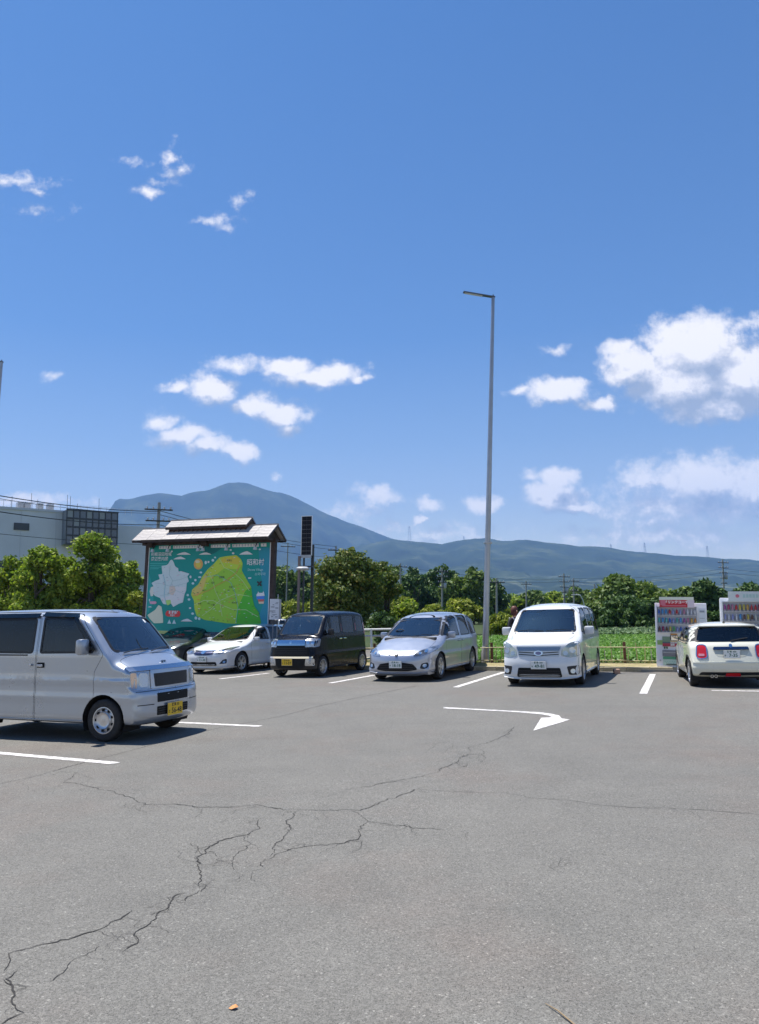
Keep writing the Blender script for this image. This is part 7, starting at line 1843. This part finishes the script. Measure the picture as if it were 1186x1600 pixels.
# ---------------------------------------------------------------- person behind the white minivan
def person():
    q = at(806, 1000, 22.35); root = empty('person', (q.x, q.y, .07), R(25), 'person in dark clothes with reddish brown hair and a pale strap, beside the white minivan', 'person')
    J = {'pelvis': (0, 0, .92, .13, .10), 'waist': (0, .0, 1.05, .115, .09), 'chest': (0, .0, 1.25, .145, .10), 'neck0': (0, .01, 1.42, .075, .07), 'neck': (0, -.0, 1.48, .05, .05), 'head0': (0, -.01, 1.56, .075, .085), 'head1': (0, -.01, 1.66, .075, .09),
         'hipL': (.09, 0, .86, .085, .09), 'kneeL': (.11, -.02, .48, .055, .055), 'ankL': (.11, .02, .10, .038, .04), 'toeL': (.12, -.12, .04, .04, .03),
         'hipR': (-.09, 0, .86, .085, .09), 'kneeR': (-.11, -.04, .48, .055, .055), 'ankR': (-.12, .03, .10, .038, .04), 'toeR': (-.13, -.11, .04, .04, .03),
         'shL': (.17, .0, 1.38, .06, .06), 'elL': (.23, .02, 1.12, .042, .042), 'wrL': (.20, -.14, .94, .028, .028),
         'shR': (-.17, .0, 1.38, .06, .06), 'elR': (-.24, -.02, 1.14, .042, .042), 'wrR': (-.14, -.20, 1.08, .028, .028)}
    E_ = [('pelvis', 'waist'), ('waist', 'chest'), ('chest', 'neck0'), ('neck0', 'neck'), ('neck', 'head0'), ('head0', 'head1'), ('pelvis', 'hipL'), ('hipL', 'kneeL'), ('kneeL', 'ankL'), ('ankL', 'toeL'), ('pelvis', 'hipR'), ('hipR', 'kneeR'), ('kneeR', 'ankR'), ('ankR', 'toeR'), ('neck0', 'shL'), ('shL', 'elL'), ('elL', 'wrL'), ('neck0', 'shR'), ('shR', 'elR'), ('elR', 'wrR')]
    def skin(name, J, E_, mat_, sub=2, rootj='pelvis'):
        keys = list(J); me = bpy.data.meshes.new(name); me.from_pydata([J[k][:3] for k in keys], [(keys.index(a), keys.index(b)) for a, b in E_], [])
        o = bpy.data.objects.new(name, me); COL.objects.link(o)
        m1 = o.modifiers.new('s', 'SKIN'); m2 = o.modifiers.new('d', 'SUBSURF'); m2.levels = m2.render_levels = sub; m1.use_smooth_shade = True
        for i, k in enumerate(keys):
            o.data.skin_vertices[0].data[i].radius = (J[k][3], J[k][4] if len(J[k]) > 4 else J[k][3]); o.data.skin_vertices[0].data[i].use_root = (k == rootj)
        bpy.context.view_layer.update(); m_ = bpy.data.meshes.new_from_object(o.evaluated_get(bpy.context.evaluated_depsgraph_get()))
        bpy.data.objects.remove(o); m_.materials.clear(); m_.materials.append(mat_); m_.name = name
        for p_ in m_.polygons: p_.use_smooth = True
        return m_
    body = skin('body', J, E_, mat('skin', (.50, .30, .21), .55))
    cloth = mat('dark_cloth', (.025, .025, .032), .85); jeans = mat('dark_trousers', (.03, .035, .05), .85)
    body.materials.append(cloth); body.materials.append(jeans); body.materials.append(mat('white_shoes', (.6, .6, .58), .6))
    for p_ in body.polygons:
        z = p_.center.z; x = abs(p_.center.x)
        p_.material_index = 3 if z < .09 else (2 if z < .95 and x < .19 else (1 if z < 1.45 and not (x > .17 and z < 1.08) and not (p_.center.y < -.10 and z < 1.12) else 0))
    bo = link('body', body, root)
    hair = MB().lathe([(0, 1.785), (.05, 1.775), (.085, 1.74), (.105, 1.68), (.108, 1.60), (.095, 1.54), (.09, 1.50)], 'z', 16, o=(0, .015, 0)).obj('hair', mat('reddish_brown_hair', (.11, .030, .018), .6, var=.3), root, smooth=True)
    MB().tube([(-.12, -.08, 1.44), (-.02, -.13, 1.30), (.12, -.11, 1.12)], .016, 6).obj('strap', mat('pale_strap', (.6, .6, .62), .7), root)
    MB().tube([(-.12, .10, 1.44), (.02, .125, 1.28), (.14, .10, 1.10)], .016, 6).obj('strap', mat('pale_strap', (.6, .6, .62), .7), root)
    for sx_ in (-1, 1):
        MB().lathe([(0, .012), (.011, .004), (.011, -.004), (0, -.012)], 'y', 8).obj('eye', mat('eye_dark', (.02, .02, .02), .2), root).location = (sx_ * .032, -.096, 1.655)
        MB().lathe([(0, .015), (.012, 0), (0, -.015)], 'x', 8).obj('ear', MATS['skin'], root).location = (sx_ * .088, 0, 1.64)
    MB().tube([(0, -.095, 1.655), (0, -.118, 1.62), (0, -.10, 1.612)], [.008, .013, .008], 6).obj('nose', MATS['skin'], root, smooth=True)
    MB().box(0, -.092, 1.585, .045, .01, .010).obj('mouth', mat('lips', (.35, .12, .1), .5), root, bevel=.003)
    for nm, wr, dr in (('L', Vector((.20, -.14, .94)), Vector((-.02, -.35, -.94))), ('R', Vector((-.14, -.20, 1.08)), Vector((.55, -.75, -.1)))):
        dr.normalize(); side_ = dr.cross(Vector((0, 0, 1))); side_ = side_.normalized() if side_.length > .1 else Vector((1, 0, 0)); up = side_.cross(dr)
        Jh = {'w': (*wr, .024), 'p': (*(wr + dr * .05), .032)}; Eh = [('w', 'p')]
        for i in range(4):
            off = (i - 1.5) * .018; L = (.034, .038, .036, .028)[i]
            a1 = wr + dr * .085 + side_ * off; a2 = a1 + dr * L - up * .008; a3 = a2 + dr * L * .6 - up * .02
            Jh['f%d0' % i] = (*a1, .0095); Jh['f%d1' % i] = (*a2, .008); Jh['f%d2' % i] = (*a3, .0065); Eh += [('p', 'f%d0' % i), ('f%d0' % i, 'f%d1' % i), ('f%d1' % i, 'f%d2' % i)]
        t1 = wr + dr * .03 + side_ * .035; Jh['t0'] = (*t1, .011); Jh['t1'] = (*(t1 + dr * .035 + side_ * .012), .009); Eh += [('w', 't0'), ('t0', 't1')]
        link('hand', skin('hand', Jh, Eh, MATS['skin'], 1, 'w'), root)
person()
